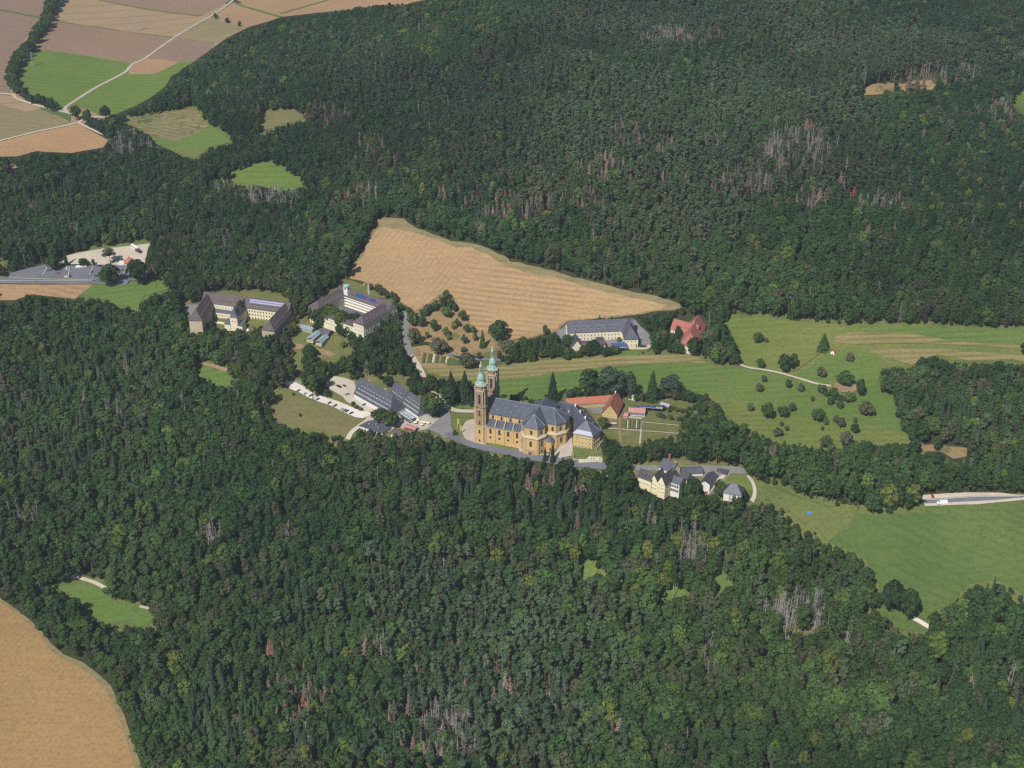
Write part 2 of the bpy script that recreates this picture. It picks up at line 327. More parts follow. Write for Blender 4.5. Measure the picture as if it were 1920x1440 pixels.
M['garden'] = land('garden', (0.12,0.145,0.045), (0.165,0.155,0.06), (0.09,0.11,0.035), R(-20), 0.1, 7, 3, 0.03, c4=(0.20,0.17,0.085), p4=0.04)
M['plantation'] = land('plantation', (0.24,0.19,0.10), (0.19,0.17,0.085), (0.09,0.11,0.04), R(30), 0.5, 6, 6, c4=(0.07,0.095,0.035), p4=0.05)
M['bed_green'] = land('bed_green', (0.07,0.12,0.03), (0.10,0.14,0.04), (0.06,0.09,0.03), fine=1.2)
M['bed_soil'] = land('bed_soil', (0.26,0.19,0.12), (0.22,0.16,0.10), (0.16,0.12,0.08), fine=1.2)
M['rock'] = plain('rock', (0.27,0.24,0.22), 0.9, (0.10,0.11,0.06), 0.25)
M['leaf'] = leafy('leaf', 0.32, 0.2); M['needle'] = leafy('needle', 0.3, 0.08); M['twig'] = leafy('twig', 0.25, 0.0)

# ------------------------------------------------------------------ ground sheets
def pip(x, y, poly):
    x = np.asarray(x, float); y = np.asarray(y, float); ins = np.zeros(x.shape, bool); n = len(poly)
    for i in range(n):
        x0, y0 = poly[i]; x1, y1 = poly[(i+1)%n]
        if y0 == y1: continue
        c = ((y0 > y) != (y1 > y)) & (x < (x1-x0)*(y-y0)/(y1-y0)+x0); ins ^= c
    return ins
def smooth_poly(p, k=3):
    out = []; n = len(p)
    for i in range(n):
        a, b, c, d = [np.array(p[(i+j)%n], float) for j in (-1,0,1,2)]
        for t in np.linspace(0, 1, k, endpoint=False):
            out.append(tuple(0.5*((2*b)+(c-a)*t+(2*a-5*b+4*c-d)*t*t+(3*b-a-3*c+d)*t**3)))
    return out
def sheet_mesh(name, wp, mat, lift, cell=10.0, ragged=0.0):
    """a flat covering that lies on the land; wp = outline in metres"""
    pts = []
    for i in range(len(wp)):
        a = np.array(wp[i]); b = np.array(wp[(i+1)%len(wp)]); L = np.linalg.norm(b-a); k = max(1, int(L/(6 if ragged else cell)))
        for t in range(k):
            q = a+(b-a)*t/k
            if ragged: q = q+rng.normal(0, ragged, 2)
            pts.append(tuple(q))
    xs = [p[0] for p in pts]; ys = [p[1] for p in pts]
    gx = np.arange(math.floor(min(xs)/cell)*cell, max(xs), cell); gy = np.arange(math.floor(min(ys)/cell)*cell, max(ys), cell)
    X, Y = np.meshgrid(gx, gy); X = X.ravel(); Y = Y.ravel(); k = pip(X, Y, pts); X = X[k]; Y = Y[k]
    n = len(pts); vs = [Vector(p) for p in pts]+[Vector((float(a), float(b))) for a, b in zip(X, Y)]
    r = delaunay_2d_cdt(vs, [(i, (i+1)%n) for i in range(n)], [], 1, 1e-4)
    P = np.array([(v.x, v.y) for v in r[0]]); Z = T(P[:,0], P[:,1])+lift
    fs = [f if area([P[i] for i in f]) > 0 else tuple(reversed(f)) for f in r[2]]
    me = bpy.data.meshes.new(name); me.from_pydata([(float(a),float(b),float(c)) for (a,b),c in zip(P,Z)], [], fs); me.materials.append(mat); me.polygons.foreach_set('use_smooth', [True]*len(fs)); me.update()
    return me
NSHEET = [0]
def lift_of(lvl): NSHEET[0] += 1; return 0.15*lvl+0.0006*NSHEET[0]
OPEN = []            # traced outlines (photo points) where the ground shows: nothing tall may stand before them
def to_world(poly):
    x, y, z = ground([p[0] for p in poly], [p[1] for p in poly]); return list(zip(x, y))
def sheet(name, poly, mat, lvl, label=None, clear=True, smooth=0, ragged=0.0, keep=None):
    if clear: OPEN.append(keep or poly)
    if smooth: poly = smooth_poly(poly, smooth)
    o = link(name, sheet_mesh(name, to_world(poly), M[mat], lift_of(lvl), ragged=ragged)); o['kind'] = 'structure'
    if label: o['label'] = label
    if clear and (mat.startswith('meadow') or mat in ('garden','plantation','hay')):      # grass runs on a little under the wood edge
        w0 = to_world(poly)
        try: w1 = offset(w0, 8.0)
        except Exception: w1 = None
        if w1: e = link('verge', sheet_mesh('verge', w1, M['meadow_rough' if mat != 'meadow_bright' else 'meadow'], 0.10+0.0004*NSHEET[0], ragged=1.0)); e['kind'] = 'structure'
    return o
def strip(name, line, width, mat, lvl, label=None, clear=True, parent=None, lift=None):
    """a road or path of even width along a traced centre line"""
    x, y, z = ground([p[0] for p in line], [p[1] for p in line]); P = [np.array((a,b)) for a, b in zip(x, y)]
    if len(P) > 2:
        Q = []
        for i in range(len(P)-1):
            a = P[max(i-1,0)]; b = P[i]; c = P[i+1]; d = P[min(i+2,len(P)-1)]
            for t in np.linspace(0, 1, 5, endpoint=False): Q.append(0.5*((2*b)+(c-a)*t+(2*a-5*b+4*c-d)*t*t+(3*b-a-3*c+d)*t**3))
        Q.append(P[-1]); P = Q
    Lf = []; Rt = []
    for i, p in enumerate(P):
        d = P[min(i+1,len(P)-1)]-P[max(i-1,0)]; d = d/np.linalg.norm(d); nn = np.array((-d[1], d[0])); w = width/2*(1+rng.normal(0,0.03))
        Lf.append(tuple(p+nn*w)); Rt.append(tuple(p-nn*w))
    wp = Lf+Rt[::-1]; o = link(name, sheet_mesh(name, wp, M[mat], lift_of(lvl) if lift is None else lift, cell=8.0), parent); o['kind'] = 'structure'
    if label: o['label'] = label
    if clear:
        zx = T([p[0] for p in wp], [p[1] for p in wp]); a, b, _ = proj([p[0] for p in wp], [p[1] for p in wp], zx); OPEN.append(list(zip(a, b)))
    return o
def terrain():
    ax = np.concatenate([[-9000,-6000,-4000,-2600,-1900], GX[::1], [1900,2600,4000,6000,9000]])
    ay = np.concatenate([[-6000,-2500,-900,-200], GY, [3600,4200,5500,8000,12000]])
    X, Y = np.meshgrid(ax, ay); Z = T(X, Y)+0.0; nx = len(ax); ny = len(ay)
    V = np.stack([X.ravel(), Y.ravel(), Z.ravel()], 1); idx = np.arange(nx*ny).reshape(ny, nx)
    F = np.stack([idx[:-1,:-1].ravel(), idx[:-1,1:].ravel(), idx[1:,1:].ravel(), idx[1:,:-1].ravel()], 1)
    me = bpy.data.meshes.new('terrain'); me.vertices.add(len(V)); me.vertices.foreach_set('co', V.ravel()); me.loops.add(F.size); me.loops.foreach_set('vertex_index', F.ravel())
    me.polygons.add(len(F)); me.polygons.foreach_set('loop_start', np.arange(len(F))*4); me.polygons.foreach_set('use_smooth', np.ones(len(F), bool)); me.update(calc_edges=True)
    me.materials.append(M['forest_floor']); o = link('ground', me); o['kind'] = 'structure'; o['label'] = 'dark woodland ground under the forests and fields'
terrain()

# ------------------------------------------------------------------ fields, meadows, roads (outlines traced in the photograph, laid on the land)
def Z3(f, ox, oy, pts): return [(ox+a/f, oy+b/f) for a, b in pts]
A3 = lambda pts: Z3(3, 0, 0, pts)
# far farmland, upper left
FAR = A3([(-180,-120),(2560,-120),(2400,0),(2270,15),(2100,25),(1860,66),(1590,96),(1395,155),(1260,225),(1190,275),(1090,350),(960,430),(930,490),(850,550),(770,595),(640,650),(450,700),(490,725),(610,790),(580,830),(400,862),(200,852),(100,880),(-180,885)])
sheet('field', FAR, 'far_tan', 2, 'pale stubble fields spreading to the top edge of the picture')
sheet('field', A3([(-180,-120),(345,-120),(290,0),(240,110),(180,160),(110,270),(50,330),(35,400),(45,490),(75,540),(-180,520)]), 'far_mauve', 3, 'mauve brown ploughed field west of the tree belt', False)
sheet('field', A3([(-180,560),(0,575),(250,620),(400,692),(200,740),(-180,830)]), 'far_olive', 3, 'olive and tan field above the cream farm track', False)
sheet('field', A3([(-180,520),(80,545),(240,612),(150,632),(0,590),(-180,570)]), 'far_tan', 4, 'narrow tan strip below the tree belt', False)
sheet('field', A3([(340,-120),(1500,-120),(1300,0),(1130,90),(600,10)]), 'far_brown', 3, 'brown harvested field at the top beside the road', False)
sheet('field', A3([(290,120),(560,150),(940,205),(985,215),(820,325),(740,352),(480,312),(205,276)]), 'far_brown', 3, 'brownish field between the tree belt and the green meadow', False)
sheet('field', A3([(1315,12),(1575,98),(1530,116),(1395,155),(1215,92)]), 'far_gold', 3, 'orange tan field beyond the hedge bushes', False)
sheet('field', A3([(1330,0),(1700,-120),(2560,-120),(2400,0),(1860,66),(1580,97)]), 'far_gold', 3, 'long tan field along the top of the wooded hill', False)
sheet('field', A3([(1000,217),(1210,243),(1190,272),(1090,350),(1000,352),(830,327)]), 'far_mauve', 3, 'mauve brown strip field right of the road', False)
sheet('field', A3([(740,358),(825,330),(920,338),(1005,354),(870,418),(722,420)]), 'far_gold', 4, 'small tan wedge field beside the road', False)
sheet('meadow', A3([(195,278),(300,290),(480,315),(740,356),(722,420),(870,418),(1005,354),(1090,350),(960,440),(930,490),(850,550),(770,595),(640,650),(560,655),(500,620),(430,600),(360,625),(280,600),(200,540),(100,490),(85,430),(105,380),(150,330)]), 'meadow_bright', 4, 'bright green meadow crossed by a curving road', False)
sheet('meadow', A3([(1190,95),(1250,125),(1395,157),(1300,205),(1210,243),(1000,217)]), 'far_olive', 4, 'olive green field right of the road', False)
sheet('verge', A3([(-180,40),(0,52),(225,98),(222,104),(0,60),(-180,50)]), 'meadow_deep', 5, 'green grass balk between two ploughed fields', False)
sheet('verge', A3([(1318,10),(1590,95),(1575,102),(1310,16)]), 'meadow_deep', 5, 'grass balk between tan fields', False)
sheet('verge', A3([(1575,76),(1840,0),(1850,4),(1580,82)]), 'meadow_deep', 5, 'second grass balk running to the hill', False)
sheet('verge', A3([(330,118),(980,208),(975,213),(560,155),(320,125)]), 'meadow_dry', 5, 'dry grass balk across the pale field', False)
sheet('verge', A3([(560,0),(1130,86),(1125,92),(550,3)]), 'meadow_dry', 5, 'dry grass balk at the top', False)
sheet('verge', A3([(210,598),(330,612),(400,650),(395,688),(330,655),(240,622)]), 'meadow_deep', 5, 'green verge by the track junction', False)
sheet('field', A3([(-180,800),(0,798),(440,703),(490,727),(610,792),(580,832),(400,864),(200,854),(100,882),(-180,888)]), 'stubble_orange', 4, 'orange tan stubble field in bands below the farm track', False)
strip('road', A3([(1340,-30),(1310,4),(1195,88),(1000,202),(830,322),(745,365),(700,412),(550,490),(430,565),(378,600),(366,622),(400,645)]), 4.6, 'paving', 6, 'narrow grey road curving through the far fields', False)
strip('path', A3([(-100,525),(60,533),(100,560),(230,602),(390,640),(450,662),(560,662),(625,668)]), 3.4, 'gravel', 6, 'pale farm track along the tree belt', False)
strip('path', A3([(-60,812),(0,795),(200,745),(440,692),(452,665)]), 3.4, 'gravel', 6, 'cream farm track between two fields', False)
strip('path', A3([(440,692),(485,715),(560,752),(620,770),(680,790)]), 3.2, 'gravel', 6, 'cream track along the wood edge')
sheet('clearing', A3([(715,690),(640,668),(860,650),(990,625),(1090,613),(1130,650),(1172,712),(1050,780),(990,800),(860,770)]), 'plantation', 3, 'rough replanted clearing with brown tufts')
sheet('meadow', A3([(850,778),(990,802),(1172,716),(1250,765),(1335,795),(1180,830),(1100,895),(1040,880),(880,810)]), 'meadow', 4, 'green meadow below the replanted clearing')
sheet('clearing', A3([(1490,622),(1650,628),(1745,655),(1620,692),(1450,752),(1470,690)]), 'meadow_brown', 3, 'pale felled clearing inside the forest')
sheet('meadow', A3([(1290,985),(1490,912),(1600,960),(1735,1042),(1640,1058),(1480,1045),(1310,1030)]), 'meadow_bright', 3, 'green triangular meadow inside the forest')
sheet('meadow', A3([(1150,975),(1290,985),(1300,1000),(1180,1000)]), 'meadow', 3)
sheet('field', A3([(48,925),(100,930),(92,972),(45,980)]), 'far_gold', 3, 'small gap of tan field among the trees')
# car park and its fields
CP = lambda pts: Z3(4.571, 0, 430, pts)
sheet('gravel_lot', CP([(510,250),(590,225),(700,200),(880,170),(1290,125),(1270,160),(1240,300),(1120,310),(750,303),(590,303),(510,303)]), 'gravel', 4, 'pale gravel overflow car park')
sheet('car_park', CP([(75,380),(400,300),(520,318),(850,305),(1120,308),(1255,318),(1262,440),(850,442),(600,430),(80,425)]), 'asphalt', 4, 'grey asphalt car park with marked bays')
sheet('verge', CP([(590,222),(850,160),(1000,145),(1250,98),(1292,118),(1290,126),(880,170),(700,200)]), 'meadow', 3, 'grass bank above the gravel lot')
sheet('verge', CP([(-60,240),(130,250),(60,290),(-60,320)]), 'meadow_dry', 3, 'small meadow at the left edge')
strip('road', CP([(-400,440),(0,448),(400,452),(820,455),(1100,462)]), 8.5, 'asphalt', 7, 'grey country road passing the car park')
sheet('verge', CP([(-60,420),(80,425),(600,430),(850,442),(870,444),(870,436),(600,424),(80,418)]), 'meadow_dry', 6, 'thin dry verge between road and car park')
sheet('field', CP([(-60,474),(806,470),(750,515),(690,560),(640,600),(450,580),(270,560),(130,610),(-60,612)]), 'far_gold', 3, 'tan stubble field beside the country road')
sheet('meadow', CP([(806,475),(1530,448),(1535,490),(1450,512),(1370,540),(1240,572),(1190,650),(1205,700),(1100,662),(1000,652),(950,612),(850,602),(690,565),(750,515)]), 'meadow', 4, 'green meadow between car park and the white school')
strip('path', CP([(1290,378),(1350,365),(1450,335)]), 4, 'gravel', 5, 'short pale path in the trees right of the car park')
# big stubble field and scrub below it
CF = lambda pts: Z3(4, 560, 380, pts)
BIG = [(650,520),(660,497),(677,480),(687,452),(700,432),(700,417)]+CF([(605,115),(700,112),(780,120),(830,160),(900,195),(1000,238),(1150,290),(1270,300),(1400,340),(1500,390),(1600,440),(1750,480),(1920,515)])+[(1100,526),(1180,546),(1255,563),(1283,573),(1262,580),(1240,582),(1190,590),(1100,600),(1062,604),(1040,622),(1020,628),(990,636),(955,640),(905,625),(885,610),(868,592),(858,575),(845,553),(825,553),(800,572),(780,584),(750,567),(715,550),(685,530)]
sheet('verge', BIG, 'far_olive', 2, 'dry grass margin round the big stubble field', ragged=0.8)
INN = [(653,521),(664,497),(680,482),(690,453),(703,436)]+CF([(590,205),(640,188),(720,200),(900,240),(1050,285),(1180,340),(1280,335),(1400,392),(1500,455),(1700,525),(1920,560)])+[(1100,540),(1180,558),(1250,572),(1238,581),(1190,589),(1100,599),(1060,603),(1035,622),(990,634),(955,638),(905,624),(886,609),(869,591),(859,574),(846,552),(825,552),(800,571),(780,583),(751,566),(716,549),(686,529)]
sheet('field', INN, 'stubble', 3, 'big golden stubble field above the church, rows running up the slope', False, ragged=0.4)
sheet('field', CF([(1275,335),(1400,392),(1500,455),(1700,525),(1920,560)])+[(1100,540),(1180,558),(1250,572),(1238,581),(1190,589),(1100,599),(1060,603),(1035,622),(990,634),(955,638),(905,624),(886,609),(869,591),(859,574),(850,556),(858,530),(866,500),(872,480)], 'stubble_fan', 4, 'right part of the golden stubble field, rows running across', False, ragged=0.8)
sheet('scrub_ground', [(752,570),(780,584),(800,572),(825,553),(845,553),(858,575),(868,592),(885,610),(905,625),(955,640),(1000,637),(1000,650),(985,660),(955,675),(925,672),(880,670),(850,666),(835,652),(800,640),(768,642),(760,615)], 'dry_scrub', 2, 'dry orchard slope dotted with bushes', ragged=0.6, keep=[(765,612),(790,600),(830,585),(860,590),(885,612),(935,640),(965,645),(950,665),(925,670),(880,668),(850,660),(800,642),(766,642)])
sheet('allotment_ground', [(768,652),(800,648),(822,656),(848,668),(873,680),(875,690),(798,692),(786,684),(774,672)], 'dry_scrub', 3, 'allotment gardens below the orchard')
# meadows behind the church
sheet('hay_strip', [(798,691),(875,688),(935,686),(965,684),(1040,674),(1120,669),(1180,667),(1290,666),(1312,671),(1325,682),(1290,681),(1190,684),(1100,692),(1000,706),(935,715),(870,713),(805,702)], 'hay', 4, 'mown hay in pale rows behind the towers', ragged=0.5)
CM = lambda pts: Z3(3, 1280, 560, pts)
sheet('meadow', [(865,712),(935,714),(1000,705),(1100,691),(1190,683),(1290,680),(1322,681),(1345,688),(1403,692),(1457,702),(1500,714),(1535,724),(1560,745),(1640,740),(1677,745),(1678,790),(1697,813),(1660,820),(1560,800),(1480,785),(1420,775),(1370,762),(1320,745),(1300,740),(1262,738),(1200,742),(1165,738),(1060,745),(1000,752),(960,750),(935,748),(868,752)], 'meadow', 3, 'mown green meadow behind the basilica', keep=[(935,714),(1000,705),(1100,691),(1190,683),(1290,680),(1322,681),(1345,688),(1403,692),(1457,702),(1500,714),(1535,724),(1560,745),(1640,740),(1677,745),(1678,790),(1697,813),(1640,815),(1480,785),(1370,762),(1325,745),(1290,728),(1200,735),(1075,735),(1040,738),(935,742)])
sheet('meadow', CM([(30,540),(140,545),(260,560),(420,620),(600,660),(900,700),(1190,720),(1300,800),(1310,850),(1150,840),(1000,835),(870,850),(780,855),(600,830),(500,810),(400,780),(290,720),(280,680),(220,645),(140,575)]), 'meadow_dry', 4, 'dry lower part of the tree dotted meadow', keep=CM([(30,545),(140,545),(260,560),(420,620),(600,660),(900,700),(1190,720),(1300,800),(1150,812),(1000,795),(870,820),(760,830),(600,805),(500,785),(400,735),(300,700),(220,640)]))
sheet('meadow', CM([(215,88),(400,103),(600,128),(860,150),(930,156),(1100,146),(1330,152),(1500,158),(1700,168),(2000,172),(2000,380),(1850,350),(1620,360),(1500,345),(1430,322),(1340,333),(1290,380),(1180,388),(1110,400),(1100,545),(900,570),(760,500),(640,452),(530,422),(450,408),(370,396),(330,330),(300,240),(260,160)]), 'meadow_dry', 3, 'wide sun dried meadow under the forest edge')
sheet('meadow', CM([(640,452),(700,400),(770,345),(830,300),(950,290),(1080,320),(1180,390),(1110,400),(1100,545),(1185,555),(1195,690),(1245,760),(1000,690),(800,600),(700,520)]), 'meadow', 5, 'deep green meadow around the rock garden', False, 2, ragged=1.0)
sheet('meadow', CM([(930,158),(1100,148),(1330,154),(1500,160),(1700,170),(2000,174),(2000,265),(1700,258),(1500,240),(1300,205),(1000,192),(900,196)]), 'meadow', 4, 'greener strip of meadow along the forest', False)
sheet('hay_strip', CM([(880,205),(1000,192),(1300,205),(1500,240),(1700,258),(2000,272),(2000,300),(1880,285),(1500,262),(1200,255),(1000,262),(860,250)]), 'hay', 6, 'long pale mown strip on the upper meadow', False, 2)
sheet('hay_strip', CM([(1040,288),(1190,282),(1500,290),(1920,325),(2000,330),(2000,375),(1850,345),(1620,355),(1430,318),(1290,378),(1180,345),(1080,315)]), 'hay', 5, 'pale dry corner of the upper meadow', False)
sheet('clearing', CM([(1310,835),(1400,822),(1600,842),(1596,890),(1525,905),(1450,862),(1320,862)]), 'dry_scrub', 3, 'small tan patch between meadow and wood')
strip('path', CM([(310,372),(370,393),(450,405),(530,420),(640,450),(760,485),(835,496)]), 2.4, 'gravel', 7, 'pale gravel path across the meadow to the rock garden')
strip('path', CM([(620,415),(700,362),(780,302),(845,288)]), 1.6, 'meadow_dry', 8, 'faint trodden path to the wayside chapel', False)
sheet('clearing', [(1612,178),(1632,158),(1697,153),(1758,155),(1748,166),(1690,168),(1628,184)], 'dry_scrub', 3, 'pale felled clearing high on the right hillside', ragged=2.5)
sheet('meadow', [(1905,176),(1925,170),(1990,172),(1990,216),(1916,212),(1899,198)], 'meadow_bright', 3, 'green meadow cut by the right edge high on the hill')
# lower right
LR = lambda pts: Z3(3.692, 1400, 860, pts)
sheet('meadow', LR([(0,118),(110,168),(250,213),(400,278),(550,320),(700,373),(800,388),(900,393),(1000,383),(1236,378),(1238,335),(1640,325),(2150,285),(2150,980),(1920,950),(1830,880),(1750,850),(1650,850),(1550,868),(1500,900),(1440,980),(1380,1030),(1290,1050),(1250,1150),(1250,1200),(1180,1195),(1060,1190),(1000,1120),(920,1062),(920,880),(880,780),(820,700),(750,650),(650,610),(560,580),(500,500),(380,440),(280,360),(190,300),(100,290),(50,300),(0,200)]), 'meadow_mix', 3, 'large patchy green meadow at the right edge')
sheet('meadow', LR([(1,125),(110,175),(250,220),(400,285),(550,327),(720,385),(740,440),(660,500),(570,570),(500,500),(380,440),(280,360),(190,300),(100,290),(50,300)]), 'meadow_rough', 4, 'rough dry grass slope below the brewery', False, 2, ragged=1.5)
strip('path', LR([(5,125),(40,170),(55,225),(50,270),(35,305)]), 2.6, 'gravel', 7, 'short cream farm track beside the slate roofed cottage')
strip('path', LR([(1150,1108),(1200,1135),(1262,1172)]), 3.2, 'gravel_white', 6, 'bit of pale track at the foot of the round trees')
CR = lambda pts: Z3(6.857, 1640, 880, pts)
sheet('lay_by', CR([(590,342),(900,322),(1160,308),(1600,310),(1800,335),(2300,352),(2300,395),(1920,402),(1300,462),(650,484)]), 'gravel', 5, 'pale gravel shoulders of the country road')
sheet('road', CR([(600,402),(1000,376),(1400,356),(1800,354),(2300,356),(2300,374),(1920,372),(1600,402),(1300,422),(920,442),(640,452)]), 'asphalt', 7, 'grey country road with gravel shoulders', False)
for P_, L_ in (([(1076,1080),(1085,1056),(1106,1046),(1124,1062),(1121,1084),(1088,1092)],'small grassy gap in the forest beside the yellow green birch'),([(1230,1128),(1244,1092),(1268,1084),(1296,1090),(1298,1104),(1266,1131)],'small grassy gap with a slender birch'),([(1336,1098),(1346,1062),(1358,1066),(1362,1094),(1382,1102),(1352,1114)],'narrow light green gap in the forest')):
    cx_ = sum(p[0] for p in P_)/len(P_); cy_ = sum(p[1] for p in P_)/len(P_); sheet('clearing', P_, 'meadow', 3, L_, ragged=1.5, keep=[(cx_+(a-cx_)*.7, cy_+(b-cy_)*.7) for a, b in P_])
sheet('clearing', [(1440,1196),(1450,1150),(1490,1140),(1540,1165),(1545,1205),(1500,1215)], 'meadow_brown', 2, 'brown ground between the pale dead trunks', keep=[(1456,1178),(1465,1163),(1490,1160),(1522,1170),(1522,1178),(1500,1182)])
# lower left
sheet('field', [(-90,1060),(0,1122),(28,1141),(56,1163),(81,1187),(97,1208),(120,1228),(156,1243),(184,1264),(208,1286),(220,1312),(234,1344),(243,1372),(254,1403),(266,1440),(290,1520),(-120,1520)], 'far_olive', 3, 'grass verge round the near stubble field')
sheet('field', [(-90,1068),(0,1128),(28,1148),(54,1171),(78,1195),(92,1216),(115,1236),(150,1252),(178,1274),(199,1294),(211,1318),(224,1348),(232,1375),(243,1406),(254,1440),(272,1520),(-120,1520)], 'stubble_near', 4, 'golden stubble field in the lower left corner', False, ragged=0.3)
sheet('meadow', [(93,1097),(125,1092),(167,1095),(200,1108),(211,1125),(231,1131),(250,1142),(267,1139),(293,1147),(290,1156),(276,1174),(261,1177),(244,1164),(219,1170),(194,1166),(167,1152),(156,1133),(133,1122),(115,1106)], 'meadow', 3, 'small green meadow in a hollow of the near forest')
strip('path', [(88,1091),(110,1087),(140,1084),(170,1091),(190,1100),(204,1109)], 2.8, 'gravel', 6, 'pale forest track round the hollow meadow')
strip('path', [(118,1086),(135,1080),(153,1075)], 2.2, 'gravel', 5, 'branch of the pale forest track')
strip('path', [(262,1138),(278,1142),(294,1147)], 2.2, 'gravel', 5, 'last visible bit of the forest track')
# village ground
sheet('village_grass', [(345,565),(420,545),(560,540),(640,520),(700,540),(760,570),(760,640),(780,690),(900,745),(1060,735),(1160,735),(1330,760),(1400,820),(1400,895),(1340,930),(1200,925),(1060,872),(990,862),(850,830),(760,830),(690,835),(640,800),(560,720),(480,700),(430,640),(345,612)], 'garden', 1, 'garden grass and undergrowth between the village buildings', False)
sheet('lawn', [(700,702),(716,694),(728,700),(730,716),(716,722)], 'meadow_bright', 3, 'green lawn behind the long inn wing', False)
sheet('meadow', [(455,742),(467,733),(500,744),(520,733),(545,742),(570,750),(605,762),(640,776),(670,786),(668,806),(656,820),(640,822),(600,812),(560,806),(520,796),(498,782),(505,765)], 'meadow_brown', 3, 'dry mown meadow below the parking lane', keep=[(467,735),(500,748),(520,733),(545,742),(570,750),(605,762),(640,776),(670,786),(662,806),(648,816),(600,810),(560,804),(520,793),(505,775),(508,760)])
sheet('meadow', Z3(4, 0, 560, [(1468,475),(1620,508),(1750,553),(1825,590),(1735,612),(1720,660),(1620,650),(1580,600),(1520,610),(1480,570)]), 'meadow', 3, 'small green glade above the parking lane')
sheet('dirt_patch', Z3(6, 380, 560, [(0,718),(130,745),(300,800),(445,870),(420,890),(300,850),(150,790),(0,745)]), 'dirt', 4, 'brown bare edge of the small glade', False)
PL = lambda pts: Z3(8, 480, 680, pts)
sheet('dirt_patch', PL([(0,450),(100,490),(220,530),(300,500),(280,560),(180,600),(60,560),(0,510)]), 'dirt', 5, 'brown bare earth beside the dry meadow')
sheet('parking_lane', PL([(215,200),(240,204),(400,262),(600,310),(700,360),(850,460),(1000,520),(1200,580),(1350,640),(1550,730),(1720,760),(1725,800),(1600,850),(1480,830),(1300,750),(1150,670),(920,590),(800,540),(650,460),(520,410),(400,300),(260,240)]), 'gravel_white', 6, 'white gravel lane lined with parked cars')
sheet('bay', PL([(470,285),(600,275),(700,290),(690,340),(620,320)]), 'asphalt_old', 5, 'small grey parking bay off the lane')
sheet('yard', PL([(1010,270),(1200,215),(1330,240),(1475,290),(1500,380),(1470,470),(1560,540),(1620,600),(1720,640),(1760,740),(1660,755),(1560,690),(1360,600),(1300,520),(1100,400),(1010,345)]), 'gravel', 5, 'gravel yard in front of the long slate roofed inn')
sheet('yard', [(690,775),(700,772),(735,775),(765,780),(790,780),(822,783),(833,790),(815,800),(800,806),(770,812),(745,800),(728,812),(700,800),(683,792)], 'paving', 4, 'paved terraces between the inn buildings', keep=[(735,778),(765,780),(790,780),(822,783),(833,790),(815,800),(800,806),(765,812),(740,800)])
strip('path', [(652,826),(660,812),(676,799),(690,790)], 4.0, 'gravel', 7, 'light track climbing beside the flat roofed cottage')
sheet('plaza', [(818,742),(830,750),(842,765),(845,780),(846,800),(852,822),(835,824),(824,816),(800,806),(822,788),(826,782),(822,770),(812,752)], 'asphalt_old', 6, 'grey asphalt forecourt between inn and basilica')
strip('road', [(757,585),(760,600),(761,620),(763,640),(766,655),(772,670)], 6.0, 'asphalt_old', 6, 'grey village road between the courtyard convent and the orchard')
strip('path', [(772,668),(780,680),(791,700),(800,722),(812,738),(826,750),(842,766),(858,772),(892,773)], 4.5, 'gravel', 7, 'pale walk leading down to the basilica forecourt')
strip('path', [(838,664),(860,668),(885,674),(920,676),(950,676)], 3.5, 'asphalt_old', 6, 'small grey lane below the orchard')
sheet('verge', [(845,772),(862,778),(890,778),(890,786),(870,796),(866,808),(860,818),(850,818),(846,795)], 'meadow_rough', 5, 'grass island with the flagpoles')
sheet('verge', [(838,752),(852,746),(872,752),(882,762),(886,769),(860,766),(845,762)], 'meadow', 5, 'green bank behind the forecourt walk')
sheet('forecourt', smooth_poly([(868,800),(874,792),(886,788),(905,790),(912,812),(912,832),(888,834),(874,826),(866,812)],3), 'paving', 6, 'round paved forecourt before the west front')
sheet('terrace', [(886,829),(912,828),(940,833),(976,841),(985,849),(1005,853),(1040,852),(1052,834),(1060,815),(1071,803),(1074,840),(1072,856),(1040,862),(1004,864),(985,856),(965,850),(930,842),(908,838)], 'paving', 5, 'pale paved terrace round the choir')
sheet('verge', [(908,830),(935,835),(972,842),(974,848),(940,844),(912,838)], 'meadow_rough', 6, 'grass strip under the south wall of the basilica')
strip('road', [(838,815),(850,822),(866,829),(885,836),(905,841),(935,847),(965,853),(992,858),(1010,861)], 6.0, 'asphalt', 8, 'grey road running below the basilica', False)
OPEN.append([(838,812),(850,819),(866,826),(885,833),(905,838),(935,844),(965,850),(992,855),(1008,857),(1006,861),(990,859),(965,854),(935,848),(905,842),(885,837),(866,830),(850,824),(836,817)])
strip('road', [(1010,861),(1040,866),(1075,871),(1110,874),(1145,877),(1186,878)], 6.5, 'asphalt', 8, 'grey road between basilica and brewery', False)
OPEN.append([(1072,866),(1132,870),(1132,879),(1072,876)])
sheet('lawn', [(1076,840),(1104,846),(1104,852),(1094,862),(1076,862)], 'meadow_rough', 4, 'small lawn before the convent end wall')
sheet('convent_garden', Z3(5.333, 1040, 680, [(430,525),(640,525),(650,380),(710,375),(900,410),(1100,375),(1300,392),(1450,465),(1400,520),(1250,600),(1240,700),(1240,735),(900,745),(870,830),(660,812),(600,760),(480,725),(430,640)]), 'garden', 3, 'walled convent kitchen garden with grass and beds')
G5 = lambda pts: Z3(5.333, 1040, 680, pts)
strip('path', G5([(640,380),(648,480),(652,600),(650,700),(660,800)]), 2.2, 'dirt', 6, 'long straight garden path beside the red roofed farm', False)
strip('path', G5([(450,660),(560,664),(700,675),(860,686)]), 1.2, 'gravel', 5, 'cross path in the convent garden', False)
strip('path', G5([(860,600),(1000,612),(1240,636)]), 0.9, 'gravel', 5, 'pale path above the orchard strip', False)
strip('path', G5([(880,690),(1050,700),(1240,716)]), 0.9, 'gravel', 5, 'lower pale path in the convent garden', False)
